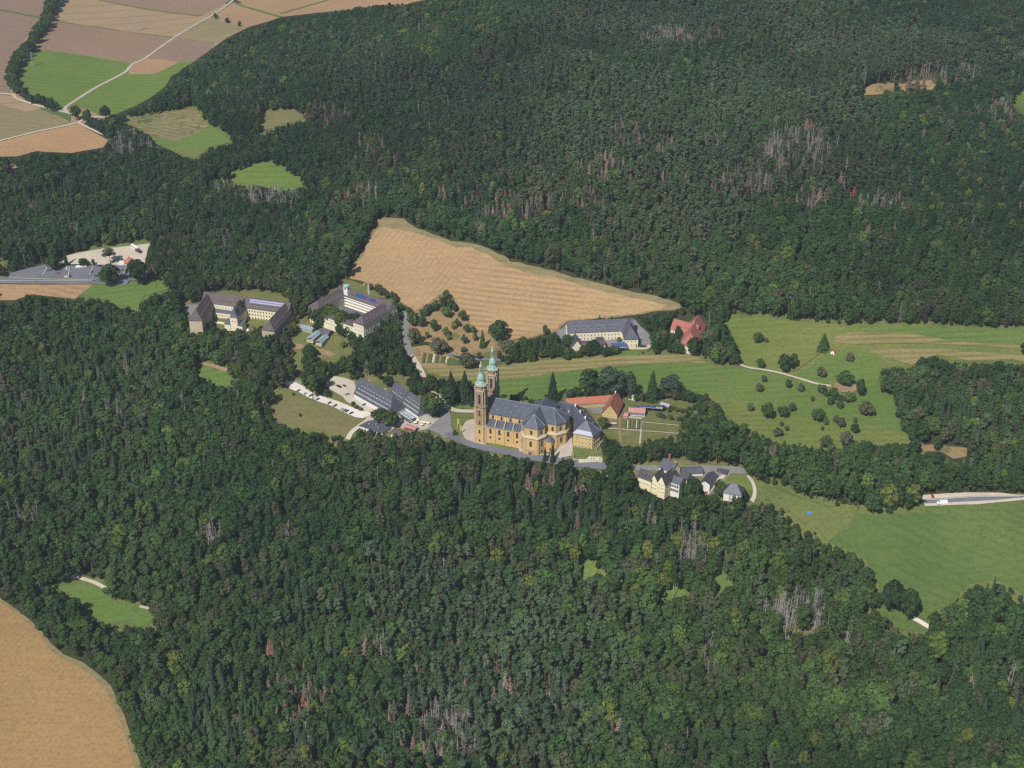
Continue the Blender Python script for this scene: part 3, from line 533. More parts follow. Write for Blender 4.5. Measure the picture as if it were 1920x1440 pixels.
strip('path', G5([(870,590),(862,700),(850,820)]), 1.2, 'gravel', 5, 'thin path down the garden', False)
sheet('farm_yard', Z3(10.286, 1030, 740, [(760,160),(1040,120),(1020,380),(860,380),(700,270)]), 'asphalt_old', 4, 'grey courtyard inside the red roofed farm')
sheet('brewery_yard', [(1184,874),(1235,874),(1262,880),(1300,874),(1386,877),(1402,884),(1400,892),(1372,889),(1345,915),(1330,930),(1322,925),(1335,900),(1300,895),(1262,888),(1230,884),(1190,884)], 'asphalt_old', 5, 'grey brewery yard and road')
sheet('path_side', [(1322,930),(1330,915),(1352,893),(1362,893),(1340,915),(1328,930)], 'gravel', 7, 'light gravel drive beside the brewery sheds')
sheet('verge', [(1352,915),(1362,895),(1390,890),(1400,897),(1408,915),(1405,930),(1375,935),(1352,932)], 'meadow_dry', 4, 'dry garden round the slate roofed cottage', keep=[(1354,913),(1362,897),(1390,892),(1398,900),(1402,915),(1400,922),(1375,926),(1354,926)])
sheet('garden', Z3(6, 380, 560, [(1020,355),(1150,335),(1290,370),(1430,395),(1560,455),(1650,520),(1690,640),(1560,650),(1500,690),(1290,690),(1270,620),(1150,560),(940,560),(900,540),(960,505),(1020,440)]), 'garden', 3, 'convent market garden with glasshouses')
sheet('dirt_patch', Z3(6, 380, 560, [(940,545),(1030,505),(1160,535),(1130,580),(1000,578)]), 'dirt', 5, 'bare brown soil in the market garden', False)
sheet('dirt_patch', Z3(6, 380, 560, [(1290,575),(1400,585),(1500,635),(1420,660),(1310,620)]), 'dirt', 5, 'bare brown strip in the market garden', False)
sheet('verge', Z3(6, 380, 560, [(1040,580),(1110,590),(1115,880),(1050,870),(1030,720)]), 'garden', 4, 'light grass gap in the trees above the parking lane')
sheet('yard', [(1046,620),(1056,615),(1063,604),(1190,600),(1200,612),(1215,625),(1225,640),(1215,650),(1195,645),(1180,655),(1140,655),(1130,640),(1090,645),(1050,640),(1043,632)], 'asphalt_old', 3, 'grey yard round the long white building', keep=[(1048,622),(1056,615),(1063,598),(1190,595),(1203,606),(1218,628),(1222,640),(1212,650),(1195,645),(1180,655),(1140,655),(1130,640),(1100,641),(1050,640)])
sheet('verge', [(1160,662),(1180,658),(1200,660),(1198,668),(1160,667)], 'meadow', 3, 'green lawn strip below the solar roof')
strip('path', [(1130,657),(1170,655),(1210,655),(1218,648)], 3, 'gravel', 6, 'drive below the solar roof')
sheet('yard', [(342,575),(352,572),(372,572),(398,575),(398,588),(356,592),(344,586)], 'asphalt_old', 3, 'grey drive left of the white school')
sheet('lawn', [(398,592),(430,594),(456,602),(475,610),(470,616),(440,618),(410,612),(400,606)], 'garden', 4, 'lawn in front of the white school')
strip('path', [(402,606),(420,608),(440,612),(455,614),(466,622)], 2.6, 'gravel_white', 6, 'pale curved path before the school')
# places where buildings show: keep trees from standing before them
for q in ([(349,607),(356,590),(380,560),(392,548),(530,556),(548,580),(546,596),(535,606),(515,625),(495,612),(470,605),(400,592),(378,612)],
          [(590,575),(640,530),(660,525),(742,568),(744,574),(705,598),(690,604),(680,592),(640,583),(600,577)],
          [(1055,645),(1055,600),(1190,595),(1196,630),(1185,650),(1130,645),(1105,650),(1090,660)],
          [(1256,620),(1260,596),(1296,600),(1314,591),(1326,612),(1311,648),(1300,640),(1285,650),(1280,630),(1265,622)],
          [(660,748),(662,732),(680,703),(710,715),(742,708),(768,728),(792,750),(800,775),(770,785),(720,790),(690,770)],
          [(684,800),(690,778),(728,785),(765,800),(750,812),(728,812)],
          [(886,834),(888,720),(896,680),(905,676),(915,690),(920,660),(932,650),(940,690),(940,740),(1000,745),(1060,748),(1080,752),(1125,785),(1132,815),(1118,846),(1075,845),(1040,858),(985,856),(910,840)],
          [(1060,752),(1060,742),(1140,735),(1160,760),(1162,785),(1125,780)],
          [(1168,784),(1168,762),(1212,758),(1214,788)],[(1235,762),(1235,748),(1256,752),(1254,764)],[(1170,785),(1212,790),(1205,810),(1168,808)],
          [(1190,895),(1196,876),(1232,872),(1234,858),(1268,868),(1290,880),(1320,880),(1365,890),(1345,900),(1300,888),(1288,908),(1275,915),(1268,928),(1258,932),(1225,922),(1196,905)],
          [(1355,922),(1372,903),(1394,918),(1390,928)],[(1076,852),(1130,852),(1130,872),(1076,872)],
          [(232,496),(232,480),(254,480),(254,497)],[(560,618),(560,606),(590,610),(590,625),(620,612),(626,632),(600,646),(580,638)],
          [(500,705),(560,725),(700,780),(650,770),(520,722)]):
    OPEN.append(q)

# ------------------------------------------------------------------ trees
def rvec(r):
    v = r.normal(size=3); return v/np.linalg.norm(v)
class Leaves:
    def __init__(s): s.v = []; s.f = []; s.a = []
    def card(s, p, nrm, size, val, r, aspect=1.0):
        n = nrm/np.linalg.norm(nrm); t = np.cross(n, rvec(r)); t /= np.linalg.norm(t)+1e-9; q = np.cross(n, t); k = len(s.v); b = size*0.25*(r.random()-0.3)
        s.v += [tuple(p+t*size*aspect), tuple(p+q*size+n*b), tuple(p-t*size*aspect), tuple(p-q*size+n*b)]
        s.f.append((k,k+1,k+2,k+3)); s.a.append(val)
    def blob(s, c, rad, r, val=0.25, n=(6,5)):
        """solid heart of the crown so that it is not seen through"""
        k = len(s.v); nu, nv = n
        for j in range(nv+1):
            ph = math.pi*j/nv
            for i in range(nu):
                a = 2*math.pi*i/nu; w = 1+r.normal(0, 0.08)
                s.v.append((c[0]+rad[0]*w*math.sin(ph)*math.cos(a), c[1]+rad[1]*w*math.sin(ph)*math.sin(a), c[2]+rad[2]*w*math.cos(ph)))
        for j in range(nv):
            for i in range(nu):
                a = k+j*nu+i; b = k+j*nu+(i+1)%nu; s.f.append((a, a+nu, b+nu, b)); s.a.append(val)
    def mesh(s, name, mat):
        me = bpy.data.meshes.new(name); me.from_pydata([tuple(map(float, v)) for v in s.v], [], s.f); me.materials.append(mat)
        at = me.attributes.new('leafvar', 'FLOAT', 'FACE'); at.data.foreach_set('value', np.array(s.a, np.float32)); me.update(); return me
def broad_crown(seed, rx=4.6, h0=6.5, h1=20.0, lobes=15, per=46, size=0.66, low=False):
    r = np.random.default_rng(seed); L = Leaves(); cz = (h0+h1)/2; rz = (h1-h0)/2
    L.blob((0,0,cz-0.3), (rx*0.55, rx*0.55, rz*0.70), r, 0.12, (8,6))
    ctr = []
    for i in range(lobes):
        z = 1-2*(i+0.5)/lobes*(0.86 if not low else 0.75); a = i*2.399963+r.normal(0,0.45); q = math.sqrt(max(0,1-z*z))
        jj = r.uniform(0.82,1.18); ctr.append((np.array((rx*0.66*q*math.cos(a)*jj, rx*0.66*q*math.sin(a)*jj, cz+rz*0.72*z*r.uniform(0.85,1.12))), rx*r.uniform(0.27,0.56), r.uniform(0.05,0.95)))
    for c, lr, lv in ctr:
        for k in range(per):
            d = rvec(r); out = c-np.array((0,0,cz)); out = out/(np.linalg.norm(out)+1e-6)
            if d@out < -0.25: d = -d
            if d[2] < -0.5: d[2] *= -0.6
            p = c+d*lr*np.array((1,1,0.8))*r.uniform(0.82,1.08); n = d+rvec(r)*0.34
            L.card(p, n, size*r.uniform(0.6,1.25), min(1,max(0, 0.3+0.4*lv+r.normal(0,0.10))), r)
    return L
def spruce_crown(seed, rad=3.1, h0=3.0, h1=24.0, tiers=17, sparse=1.0, drop=0.45, jag=0.25):
    r = np.random.default_rng(seed); L = Leaves()
    n = 7; k = len(L.v); rings = 5
    for j in range(rings+1):
        z = h0+(h1-h0)*0.93*j/rings; w = rad*0.45*(1-j/rings)+0.08
        for i in range(n): L.v.append((w*math.cos(i*6.283/n), w*math.sin(i*6.283/n), z))
    if sparse > 0.6:
        for j in range(rings):
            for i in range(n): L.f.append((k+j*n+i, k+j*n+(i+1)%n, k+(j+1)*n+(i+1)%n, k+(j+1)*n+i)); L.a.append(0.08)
    for t in range(tiers):
        f = t/(tiers-1); z = h0+(h1-h0)*(f**0.92); w = rad*(1-f)**0.8*r.uniform(0.85,1.1)+0.22; m = max(5, int((8+7*(1-f))*sparse))
        a0 = r.uniform(0, 6.28)
        for i in range(m):
            a = a0+i*6.283/m+r.normal(0,0.12); ww = w*r.uniform(1-jag,1+jag*0.6); d = np.array((math.cos(a), math.sin(a), 0)); s = np.array((-d[1], d[0], 0))
            rt = np.array((0,0,z))+d*ww*0.15; tip = np.array((0,0,z-drop*ww))+d*ww; bw = (0.30+0.22*ww)*(0.6 if sparse < 0.7 else 1); mid = rt*0.45+tip*0.55+np.array((0,0,0.12*ww))
            k = len(L.v); L.v += [tuple(rt), tuple(mid-s*bw), tuple(tip), tuple(mid+s*bw)]; L.f.append((k,k+1,k+2,k+3)); L.a.append(float(np.clip(r.normal(0.5,0.22),0,1)))
            k = len(L.v); L.v += [tuple(rt+(0,0,0.3)), tuple(mid+s*bw*0.4+(0,0,-0.5)), tuple(tip+(0,0,-0.35)), tuple(mid-s*bw*0.4+(0,0,0.25))]; L.f.append((k,k+1,k+2,k+3)); L.a.append(float(np.clip(r.normal(0.35,0.2),0,1)))
    return L
def pine_crown(seed, rx=3.3, h0=13.0, h1=22.0):
    r = np.random.default_rng(seed); L = Leaves(); cz = (h0+h1)/2
    for i in range(15):
        f = r.uniform(0,1)**0.8; z = h0+(h1-h0)*f; q = rx*math.sqrt(max(0.08,1-(f*0.95)**2))*r.uniform(0.2,0.8); a = i*2.4+r.normal(0,0.3)
        c = np.array((q*math.cos(a), q*math.sin(a), z)); lr = r.uniform(0.9,1.55); lv = r.uniform(0.1,0.9)
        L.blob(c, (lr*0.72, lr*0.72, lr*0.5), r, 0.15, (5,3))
        for k in range(24):
            d = rvec(r); d[2] = abs(d[2])*0.9-0.15; p = c+d*lr*np.array((1,1,0.7)); L.card(p, d+rvec(r)*0.6, r.uniform(0.32,0.62), float(np.clip(0.2+0.55*lv+r.normal(0,0.17),0,1)), r)
    return L
def trunk(name, h, r0, mat, limbs=0, h0=None, seed=0, lean=0.0, thin=0.25, spread=1.0):
    r = np.random.default_rng(seed); b = MB(); top = Vector((lean*h, 0, h)); b.bar((0,0,-1.5), (top.x*0.5, 0, h*0.5), r0, 6, r0*0.65); b.bar((top.x*0.5,0,h*0.5), tuple(top), r0*0.65, 5, r0*thin)
    for i in range(limbs):
        z = r.uniform(h0 or h*0.4, h*0.92); a = r.uniform(0, 6.28); l = (h-z)*0.25*spread+1.0
        b.bar((lean*z,0,z), (lean*z+l*math.cos(a), l*math.sin(a), z+r.uniform(0.3,0.9)*l), r0*0.28, 3, r0*0.08)
    return b
KINDS = {}
def reg(kind, pairs): KINDS[kind] = pairs
reg('broadleaf_tree', [(broad_crown(s, rx, 2.4+d, 19.5+d, 18+s%4).mesh('crown', M['leaf']), trunk('trunk', 15, 0.35, None, 4, 8, s).mesh('trunk', M['bark'])) for s, rx, d in ((1,4.6,0),(2,5.4,0.5),(3,3.9,1.8),(4,5.0,-0.8),(5,4.4,0.8),(6,5.8,-1.8),(7,3.4,2.6),(8,4.8,1.2),(9,6.1,-0.6))])
reg('spruce_tree', [(spruce_crown(s, rad, h0, h1).mesh('crown', M['needle']), trunk('trunk', h1*0.9, 0.28, None).mesh('trunk', M['bark'])) for s, rad, h0, h1 in ((11,3.3,2.5,23),(12,2.8,4,25),(13,3.6,3,21),(14,3.0,5,24))])
reg('pine_tree', [(pine_crown(s, rx, h0, h1).mesh('crown', M['needle']), trunk('trunk', h1-2, 0.26, None, 5, 11, s).mesh('trunk', M['bark_pine'])) for s, rx, h0, h1 in ((21,3.3,12,21.5),(22,2.9,13,22.5),(23,3.6,12,20.5),(24,3.1,11,22))])
reg('dead_spruce', [(spruce_crown(s, rad, h0, h1, 15, sp_, 0.35, 0.5).mesh('crown', M['twig']), trunk('trunk', h1, 0.24, None, 10, 5, s).mesh('trunk', M['bark_dead'])) for s, rad, h0, h1, sp_ in ((31,3.0,5,20,0.60),(32,2.6,6,18,0.5),(33,3.2,4,21,0.62))])
def bare(seed):
    r = np.random.default_rng(seed); L = Leaves()
    for i in range(46):
        z = r.uniform(7, 21); a = r.uniform(0,6.28); l = (23-z)*0.13+0.5; p = np.array((l*math.cos(a)*0.7, l*math.sin(a)*0.7, z)); L.card(p, np.array((-math.sin(a), math.cos(a), 0.3)), 0.11, r.uniform(0.2,0.9), r, 7.0*l/1.6)
    return L
reg('bare_snag', [(bare(s).mesh('twigs', M['twig']), trunk('trunk', 21+s%3, 0.24, None, 16, 8, s, lean=ln, spread=0.8).mesh('trunk', M['bark_dead'])) for s, ln in ((41,0.02),(42,-0.05),(43,0.06))])
reg('bush', [(broad_crown(s, 3.4, 0.2, 5.2, 11, 30, 0.55, True).mesh('crown', M['leaf']), trunk('trunk', 2.5, 0.2, None, 3, 1, s).mesh('trunk', M['bark'])) for s in (51,52,53)])
reg('round_tree', [(broad_crown(s, 5.0, 2.0, 12.5, 18, 44, 0.62).mesh('crown', M['leaf']), trunk('trunk', 8, 0.35, None, 4, 3, s).mesh('trunk', M['bark'])) for s in (61,62,63,64)])
reg('fir_tree', [(spruce_crown(s, 4.2, 0.6, 20, 20, 1.3).mesh('crown', M['needle']), trunk('trunk', 17, 0.3, None).mesh('trunk', M['bark'])) for s in (71,72)])
reg('columnar_tree', [(spruce_crown(s, 1.9, 0.2, 11, 18, 1.5, 0.15, 0.12).mesh('crown', M['needle']), trunk('trunk', 8, 0.2, None).mesh('trunk', M['bark'])) for s in (81,82)])
reg('birch_tree', [(broad_crown(s, 3.0, 8.0, 18, 12, 26, 0.55).mesh('crown', M['leaf']), trunk('trunk', 15, 0.22, None, 5, 8, s).mesh('trunk', M['bark_pale'])) for s in (91,92)])
HGT = {'broadleaf_tree':20,'spruce_tree':23,'pine_tree':22,'dead_spruce':22,'bare_snag':21,'bush':5.3,'round_tree':12.8,'fir_tree':20.5,'columnar_tree':11.3,'birch_tree':18.5}
RAD = {'broadleaf_tree':4.8,'spruce_tree':3.0,'pine_tree':3.2,'dead_spruce':2.2,'bare_snag':1.5,'bush':3.7,'round_tree':5.3,'fir_tree':4.2,'columnar_tree':1.8,'birch_tree':3.2}
def tree(kind, loc, s, rz, tint, var, label, group=None, sw=1.0, cat='tree', name=None):
    cm, tm = KINDS[kind][var % len(KINDS[kind])]
    e = bpy.data.objects.new(name or kind, None); COL.objects.link(e); e.location = loc; e.rotation_euler = (0,0,rz); ux = random.uniform(0.88, 1.14); e.scale = (s*sw*ux, s*sw*(2-ux), s)
    e['label'] = label; e['category'] = cat
    if group: e['group'] = group
    for nm, me in (('crown' if kind != 'bare_snag' else 'twigs', cm), ('trunk', tm)):
        o = bpy.data.objects.new(nm, me); COL.objects.link(o); o.parent = e; o['tint'] = [float(t) for t in tint]
    return e
# where each sort of wood grows (photo points of the ground)
E_ = lambda cx, cy, rx, ry: (cx, cy, rx, ry)
BROWN = [E_(510,1225,26,22),E_(560,1320,55,48),E_(545,1275,25,20),E_(790,1395,62,62),E_(770,1420,40,40),E_(845,1320,28,20),E_(860,1350,40,25),E_(930,1260,12,30),E_(945,1330,18,18),E_(1050,925,55,26),E_(1010,905,30,14),E_(1443,876,10,16),E_(970,412,44,20),E_(1035,398,36,24),E_(862,385,40,14),
         E_(1130,338,45,24),E_(1240,292,26,16),E_(1180,270,40,18),E_(1290,85,60,16),E_(1335,80,20,8),E_(1395,370,60,18),E_(1500,270,40,30),E_(1590,160,26,10),E_(1740,165,60,12),E_(1870,225,40,14),E_(705,300,14,22),E_(1520,395,30,14),E_(1580,370,30,14),E_(235,720,12,10),E_(270,712,14,14),
         E_(15,745,10,10),E_(675,385,26,18),E_(600,230,50,12),E_(520,225,40,10),E_(1085,1000,10,14),E_(870,1240,16,12),E_(1160,1380,20,18),E_(1340,1240,10,14),E_(700,1240,14,30),E_(1450,875,10,18),E_(1650,460,30,10),E_(1100,395,30,14),E_(640,400,20,10)]
GREY = [E_(1470,1180,40,26),E_(1510,1190,42,34),E_(1440,1165,22,16),E_(1300,1060,28,26),E_(480,380,70,22),E_(540,390,26,18),E_(250,290,70,16),E_(1495,300,60,40),E_(1440,340,50,16),E_(1640,410,44,20),E_(1250,90,50,14),E_(40,990,34,18),E_(220,790,18,22),E_(1380,350,20,12),E_(1000,410,26,12),
        E_(560,1400,30,24),E_(1200,1290,20,20),E_(1580,1230,16,30),E_(1290,1030,30,20),E_(905,420,16,10),E_(690,385,20,12),E_(1640,175,30,10),E_(1770,160,60,10),E_(405,1030,14,18),E_(545,1030,8,14),E_(1880,215,20,10),E_(720,1230,10,26),E_(1340,290,20,10),E_(1330,1260,14,20),E_(840,1400,50,40),E_(1040,1330,20,30),
        E_(1145,1030,20,10),E_(985,1010,14,10),E_(1210,1000,16,14)]
PINES = [E_(950,1240,230,170),E_(900,1100,170,70),E_(1150,330,330,110),E_(1000,200,220,90),E_(1350,200,300,90),E_(1650,120,260,60),E_(760,1130,80,60),E_(1250,420,160,60),E_(700,160,90,60),E_(1560,330,140,70),E_(1250,60,300,50),E_(950,1390,280,90)]
SPRUCES = [E_(180,760,150,110),E_(300,860,180,100),E_(1050,960,170,60),E_(830,920,120,60),E_(330,400,160,60),E_(120,400,140,50),E_(560,1180,110,100),E_(620,1380,180,80),E_(1290,980,100,60),E_(420,1360,120,80),E_(150,900,120,80),E_(850,1330,90,90),E_(1870,1340,90,80),E_(1840,780,80,60)]
def inell(px, py, L, edge=0.25):
    out = np.zeros(len(px))
    for cx, cy, rx, ry in L: out = np.maximum(out, np.clip((1.25-np.hypot((px-cx)/rx, (py-cy)/ry))/edge, 0, 1))
    return out
def vnoise(x, y, s, seed):
    """smooth value noise in plain numpy"""
    g = np.random.default_rng(seed).random((160,160)); u = x/s+60.3; v = y/s+40.7; i = np.floor(u).astype(int); j = np.floor(v).astype(int); a = u-i; b = v-j; a = a*a*(3-2*a); b = b*b*(3-2*b)
    q = lambda p, r: g[p % 160, r % 160]
    return (q(i,j)*(1-a)+q(i+1,j)*a)*(1-b)+(q(i,j+1)*(1-a)+q(i+1,j+1)*a)*b
def blocked(px, py):
    b = np.zeros(len(px), bool)
    for poly in OPEN:
        xs = [p[0] for p in poly]; ys = [p[1] for p in poly]; k = (px >= min(xs))&(px <= max(xs))&(py >= min(ys))&(py <= max(ys))
        if k.any(): i = np.nonzero(k)[0]; b[i] |= pip(px[i], py[i], poly)
    return b
def forest_points():
    step = 3.7; X, Y = np.meshgrid(np.arange(-1150, 1150, step), np.arange(520, 2500, step)); X = X+np.random.default_rng(3).uniform(-1.8,1.8,X.shape); Y = Y+np.random.default_rng(4).uniform(-1.8,1.8,Y.shape)
    X = X.ravel(); Y = Y.ravel(); Z = T(X, Y); px, py, d = proj(X, Y, Z)
    k = (px > -260)&(px < 2180)&(py > -100)&(py < 1690); X, Y, Z, px, py = X[k], Y[k], Z[k], px[k], py[k]
    order = np.random.default_rng(6).permutation(len(X)); X, Y, Z, px, py = X[order], Y[order], Z[order], px[order], py[order]
    r = np.random.default_rng(5); n = len(X); q = r.random(n)
    brown = inell(px, py, BROWN); grey = inell(px, py, GREY); pine = inell(px, py, PINES, 0.8); spr = inell(px, py, SPRUCES, 0.8)
    n1 = vnoise(X, Y, 70, 1); n2 = vnoise(X, Y, 28, 2)
    kind = np.full(n, 'broadleaf_tree', object)
    pp = np.clip(pine*0.9*(n1*0.9+0.35)+0.04, 0, 0.85); ps = np.clip(spr*0.5*(n2*1.3-0.1)+0.015, 0, 0.5)
    kind[q < ps] = 'spruce_tree'; kind[(q >= ps)&(q < ps+pp)] = 'pine_tree'
    q2 = r.random(n); kind[(q2 < brown*0.42)] = 'dead_spruce'; q3 = r.random(n); kind[(q3 < grey*0.42)] = 'bare_snag'
    q4 = r.random(n); kind[(q4 < 0.002)] = 'dead_spruce'; kind[(q4 > 0.994)] = 'bare_snag'
    s = np.clip(r.normal(1.0, 0.13, n), 0.65, 1.35)*(0.84+0.3*n2)*(0.92+0.16*n1)
    # village woods and hedges are lower
    vil = inell(px, py, [E_(860,640,150,50),E_(1060,665,110,14),E_(1320,770,90,50),E_(1120,735,100,22),E_(1180,840,60,30),E_(620,640,80,30),E_(720,600,20,60),E_(770,575,30,25),E_(1230,590,40,30),E_(1210,650,70,20),E_(480,640,90,20),E_(1300,850,200,16),E_(330,480,60,40),E_(60,215,60,20)], 0.4)
    s *= 1-0.38*vil; s *= 1-0.14*np.clip((Y-1000)/500, 0, 1)
    stand = vnoise(X, Y, 95, 61); bl_ = kind == 'broadleaf_tree'
    s[bl_] *= (0.74+0.36*stand+0.22*inell(px, py, [E_(1500,1330,500,170)], 0.8))[bl_]
    gap = vnoise(X, Y, 19, 9); keep = (gap > 0.04)
    R_ = np.array([RAD[k] for k in kind])*s*np.where(np.isin(kind, ('dead_spruce','bare_snag')), 1.25, 1.0)*np.where(kind == 'spruce_tree', 0.95, 0.80)
    cells = {}; acc = np.zeros(n, bool); xl = X.tolist(); yl = Y.tolist(); rl = R_.tolist(); kl = keep.tolist()
    for i in range(n):
        if not kl[i]: continue
        x = xl[i]; y = yl[i]; q_ = rl[i]; cx = int(x//9); cy = int(y//9); ok = True
        for u in (cx-1,cx,cx+1):
            for v in (cy-1,cy,cy+1):
                for (a, b, c) in cells.get((u,v), ()):
                    if (a-x)**2+(b-y)**2 < (0.68*(c+q_))**2: ok = False; break
                if not ok: break
            if not ok: break
        if ok: acc[i] = True; cells.setdefault((cx,cy), []).append((x,y,q_))
    spare = np.nonzero(~acc)[0]; keep = acc
    # a tree that would stand before open ground is tried again as a smaller one (wood edges step down)
    good = np.zeros(n, bool); lim = np.nonzero(keep)[0]; i = np.arange(n)[keep]
    H0 = np.array([HGT[k] for k in kind]); R0_ = np.array([RAD[k] for k in kind])
    for shrink in (1.0, 0.62, 0.62, 0.6):
        s[i] *= shrink; bad = np.zeros(len(i), bool)
        for dx, hz in ((0,0),(0,.93),(-.75,.62),(.75,.62),(0,.5),(-.5,.85),(.5,.85)):
            a, b, _ = proj(X[i]+dx*R0_[i]*s[i], Y[i], Z[i]+hz*H0[i]*s[i]); bad |= blocked(a, b)
            if dx == 0 and hz == 0: i = i[~bad]; bad = bad[~bad]
        good[i[~bad]] = True; i = i[bad]
    # shrubs and saplings close the wood edges
    sp_ = spare; e0 = blocked(px[sp_], py[sp_]); sp_ = sp_[~e0]; near = np.zeros(len(sp_), bool)
    for dx, dy in ((9,0),(-9,0),(0,9),(0,-9),(6,6),(-6,6),(6,-6),(-6,-6)):
        a, b, _ = proj(X[sp_]+dx, Y[sp_]+dy, T(X[sp_]+dx, Y[sp_]+dy)); near |= blocked(a, b)
    sp_ = sp_[near&(r.random(len(sp_)) < 0.5)]; kind[sp_] = 'broadleaf_tree'; s[sp_] = r.uniform(0.25, 0.45, len(sp_)); bad = np.zeros(len(sp_), bool)
    for dx, hz in ((0,.95),(-.7,.6),(.7,.6)):
        a, b, _ = proj(X[sp_]+dx*4.8*s[sp_], Y[sp_], Z[sp_]+hz*20*s[sp_]); bad |= blocked(a, b)
    good[sp_[~bad]] = True
    small = good&(s < 0.5)&(kind != 'spruce_tree'); kind[small] = 'broadleaf_tree'; bad = ~good
    k = ~bad; X, Y, Z, px, py, s, kind = X[k], Y[k], Z[k], px[k], py[k], s[k], kind[k]; n = len(X); r = np.random.default_rng(8)
    # tints: leaf colours plus painted haze and hill shading, drifting from stand to stand and from tree to tree
    big = vnoise(X, Y, 120, 21); mid = vnoise(X, Y, 45, 22); one = r.random(n); C = np.zeros((n,3))
    def lerp(a, b, t): return np.array(a)[None]*(1-t[:,None])+np.array(b)[None]*t[:,None]
    t = np.clip(0.45*big+0.35*mid+0.5*(one-0.5)+0.1, 0, 1)
    fr = np.clip((Y-900)/900, 0, 1); bl = lerp((0.021,0.048,0.018), (0.054,0.087,0.026), t)*(1-fr[:,None]*0.25)*np.stack([1-0.15*fr, 1-0*fr, 1+0.25*fr], 1); yel = r.random(n)+0.03*inell(px, py, [E_(1150,1150,350,260),E_(1650,1350,300,120)], 0.6); bl[yel > 0.988] = (0.088,0.108,0.026); bl[(yel > 0.93)&(yel <= 0.988)] = (0.068,0.104,0.026); olive = (yel < 0.07+0.22*(vnoise(X, Y, 60, 33) > 0.72)); bl[olive] = (0.056,0.066,0.034)  # far broadleaf tints shifted to blue: distance haze painted into the leaves
    sp = lerp((0.026,0.047,0.026), (0.046,0.070,0.034), t); pi = lerp((0.037,0.062,0.034), (0.064,0.092,0.047), t); br = lerp((0.12,0.090,0.068), (0.20,0.155,0.125), one); br[one > 0.95] = (0.20,0.10,0.06); gr = lerp((0.11,0.105,0.095), (0.20,0.19,0.175), one)
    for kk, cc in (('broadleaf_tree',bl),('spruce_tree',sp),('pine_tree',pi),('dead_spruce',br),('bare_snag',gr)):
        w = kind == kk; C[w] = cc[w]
    C *= (1.02+0.44*vnoise(X, Y, 85, 71)+0.22*(vnoise(X, Y, 30, 72)-0.5)-0.16*fr+0.5*(vnoise(X, Y, 230, 73)-0.5)+0.16*inell(px, py, [E_(1150,1230,300,200),E_(1600,1350,320,90)], 0.9))[:,None]*np.clip(r.normal(1, 0.13, n), 0.7, 1.4)[:,None]  # broadest noise paints the hill's light and shaded slopes into the tints
    return X, Y, Z, px, py, s, kind, C
def scatter(name, me_pairs, pts, scl, rot, tint, var, label):
    """all further trees of one sort as one mass: the sort's own meshes set on points"""
    src = bpy.data.collections.new(name+'_sources')
    for i, (cm, tm) in enumerate(me_pairs):
        bm = bmesh.new(); bm.from_mesh(cm); nc = len(bm.faces); lay = bm.faces.layers.float['leafvar']; bm.from_mesh(tm)
        bm.faces.ensure_lookup_table()
        me = bpy.data.meshes.new(name+'_tree')
        for j, f in enumerate(bm.faces):
            if j >= nc: f.material_index = 1
        bm.to_mesh(me); bm.free(); me.materials.append(cm.materials[0]); me.materials.append(tm.materials[0])
        o = bpy.data.objects.new('%s_tree_%02d' % (name, i), me); src.objects.link(o)
    me = bpy.data.meshes.new(name); n = len(pts); me.vertices.add(n); me.vertices.foreach_set('co', np.asarray(pts, np.float32).ravel())
    for nm, ty, arr, at in (('scl','FLOAT_VECTOR',scl,'vector'),('rot','FLOAT_VECTOR',rot,'vector'),('tint','FLOAT_COLOR',np.concatenate([tint, np.ones((n,1))],1),'color')):
        a = me.attributes.new(nm, ty, 'POINT'); a.data.foreach_set(at, np.asarray(arr, np.float32).ravel())
    a = me.attributes.new('var', 'INT', 'POINT'); a.data.foreach_set('value', np.asarray(var, np.int32))
    o = link(name, me); o['kind'] = 'stuff'; o['label'] = label
    ng = bpy.data.node_groups.new(name, 'GeometryNodeTree'); ng.interface.new_socket('Geometry', in_out='INPUT', socket_type='NodeSocketGeometry'); ng.interface.new_socket('Geometry', in_out='OUTPUT', socket_type='NodeSocketGeometry')
    N = ng.nodes; gi = N.new('NodeGroupInput'); go = N.new('NodeGroupOutput'); ip = N.new('GeometryNodeInstanceOnPoints'); ci = N.new('GeometryNodeCollectionInfo')
    ci.inputs['Collection'].default_value = src; ci.inputs['Separate Children'].default_value = True; ci.inputs['Reset Children'].default_value = True; ip.inputs['Pick Instance'].default_value = True
    def attr(nm, ty): a = N.new('GeometryNodeInputNamedAttribute'); a.data_type = ty; a.inputs['Name'].default_value = nm; return a.outputs['Attribute']
    ng.links.new(gi.outputs[0], ip.inputs['Points']); ng.links.new(ci.outputs[0], ip.inputs['Instance']); ng.links.new(attr('var','INT'), ip.inputs['Instance Index'])
    er = N.new('FunctionNodeEulerToRotation'); ng.links.new(attr('rot','FLOAT_VECTOR'), er.inputs[0]); ng.links.new(er.outputs[0], ip.inputs['Rotation']); ng.links.new(attr('scl','FLOAT_VECTOR'), ip.inputs['Scale'])
    ng.links.new(ip.outputs[0], go.inputs[0]); md = o.modifiers.new('scatter', 'NODES'); md.node_group = ng; return o
GROUPS = {'broadleaf_tree': ('leafy green broadleaf tree in the dense front forest', 'broadleaf trees of the front forest'),
          'spruce_tree': ('dark pointed spruce standing in the front forest', 'spruces of the front forest'),
          'pine_tree': ('blue green pine with a tufted crown in the front forest', 'pines of the front forest'),
          'dead_spruce': ('dead spruce with reddish brown needles in the front forest', 'brown dead spruces of the front forest'),
          'bare_snag': ('bare grey dead tree with thin twigs in the front forest', 'bare dead trees of the front forest')}
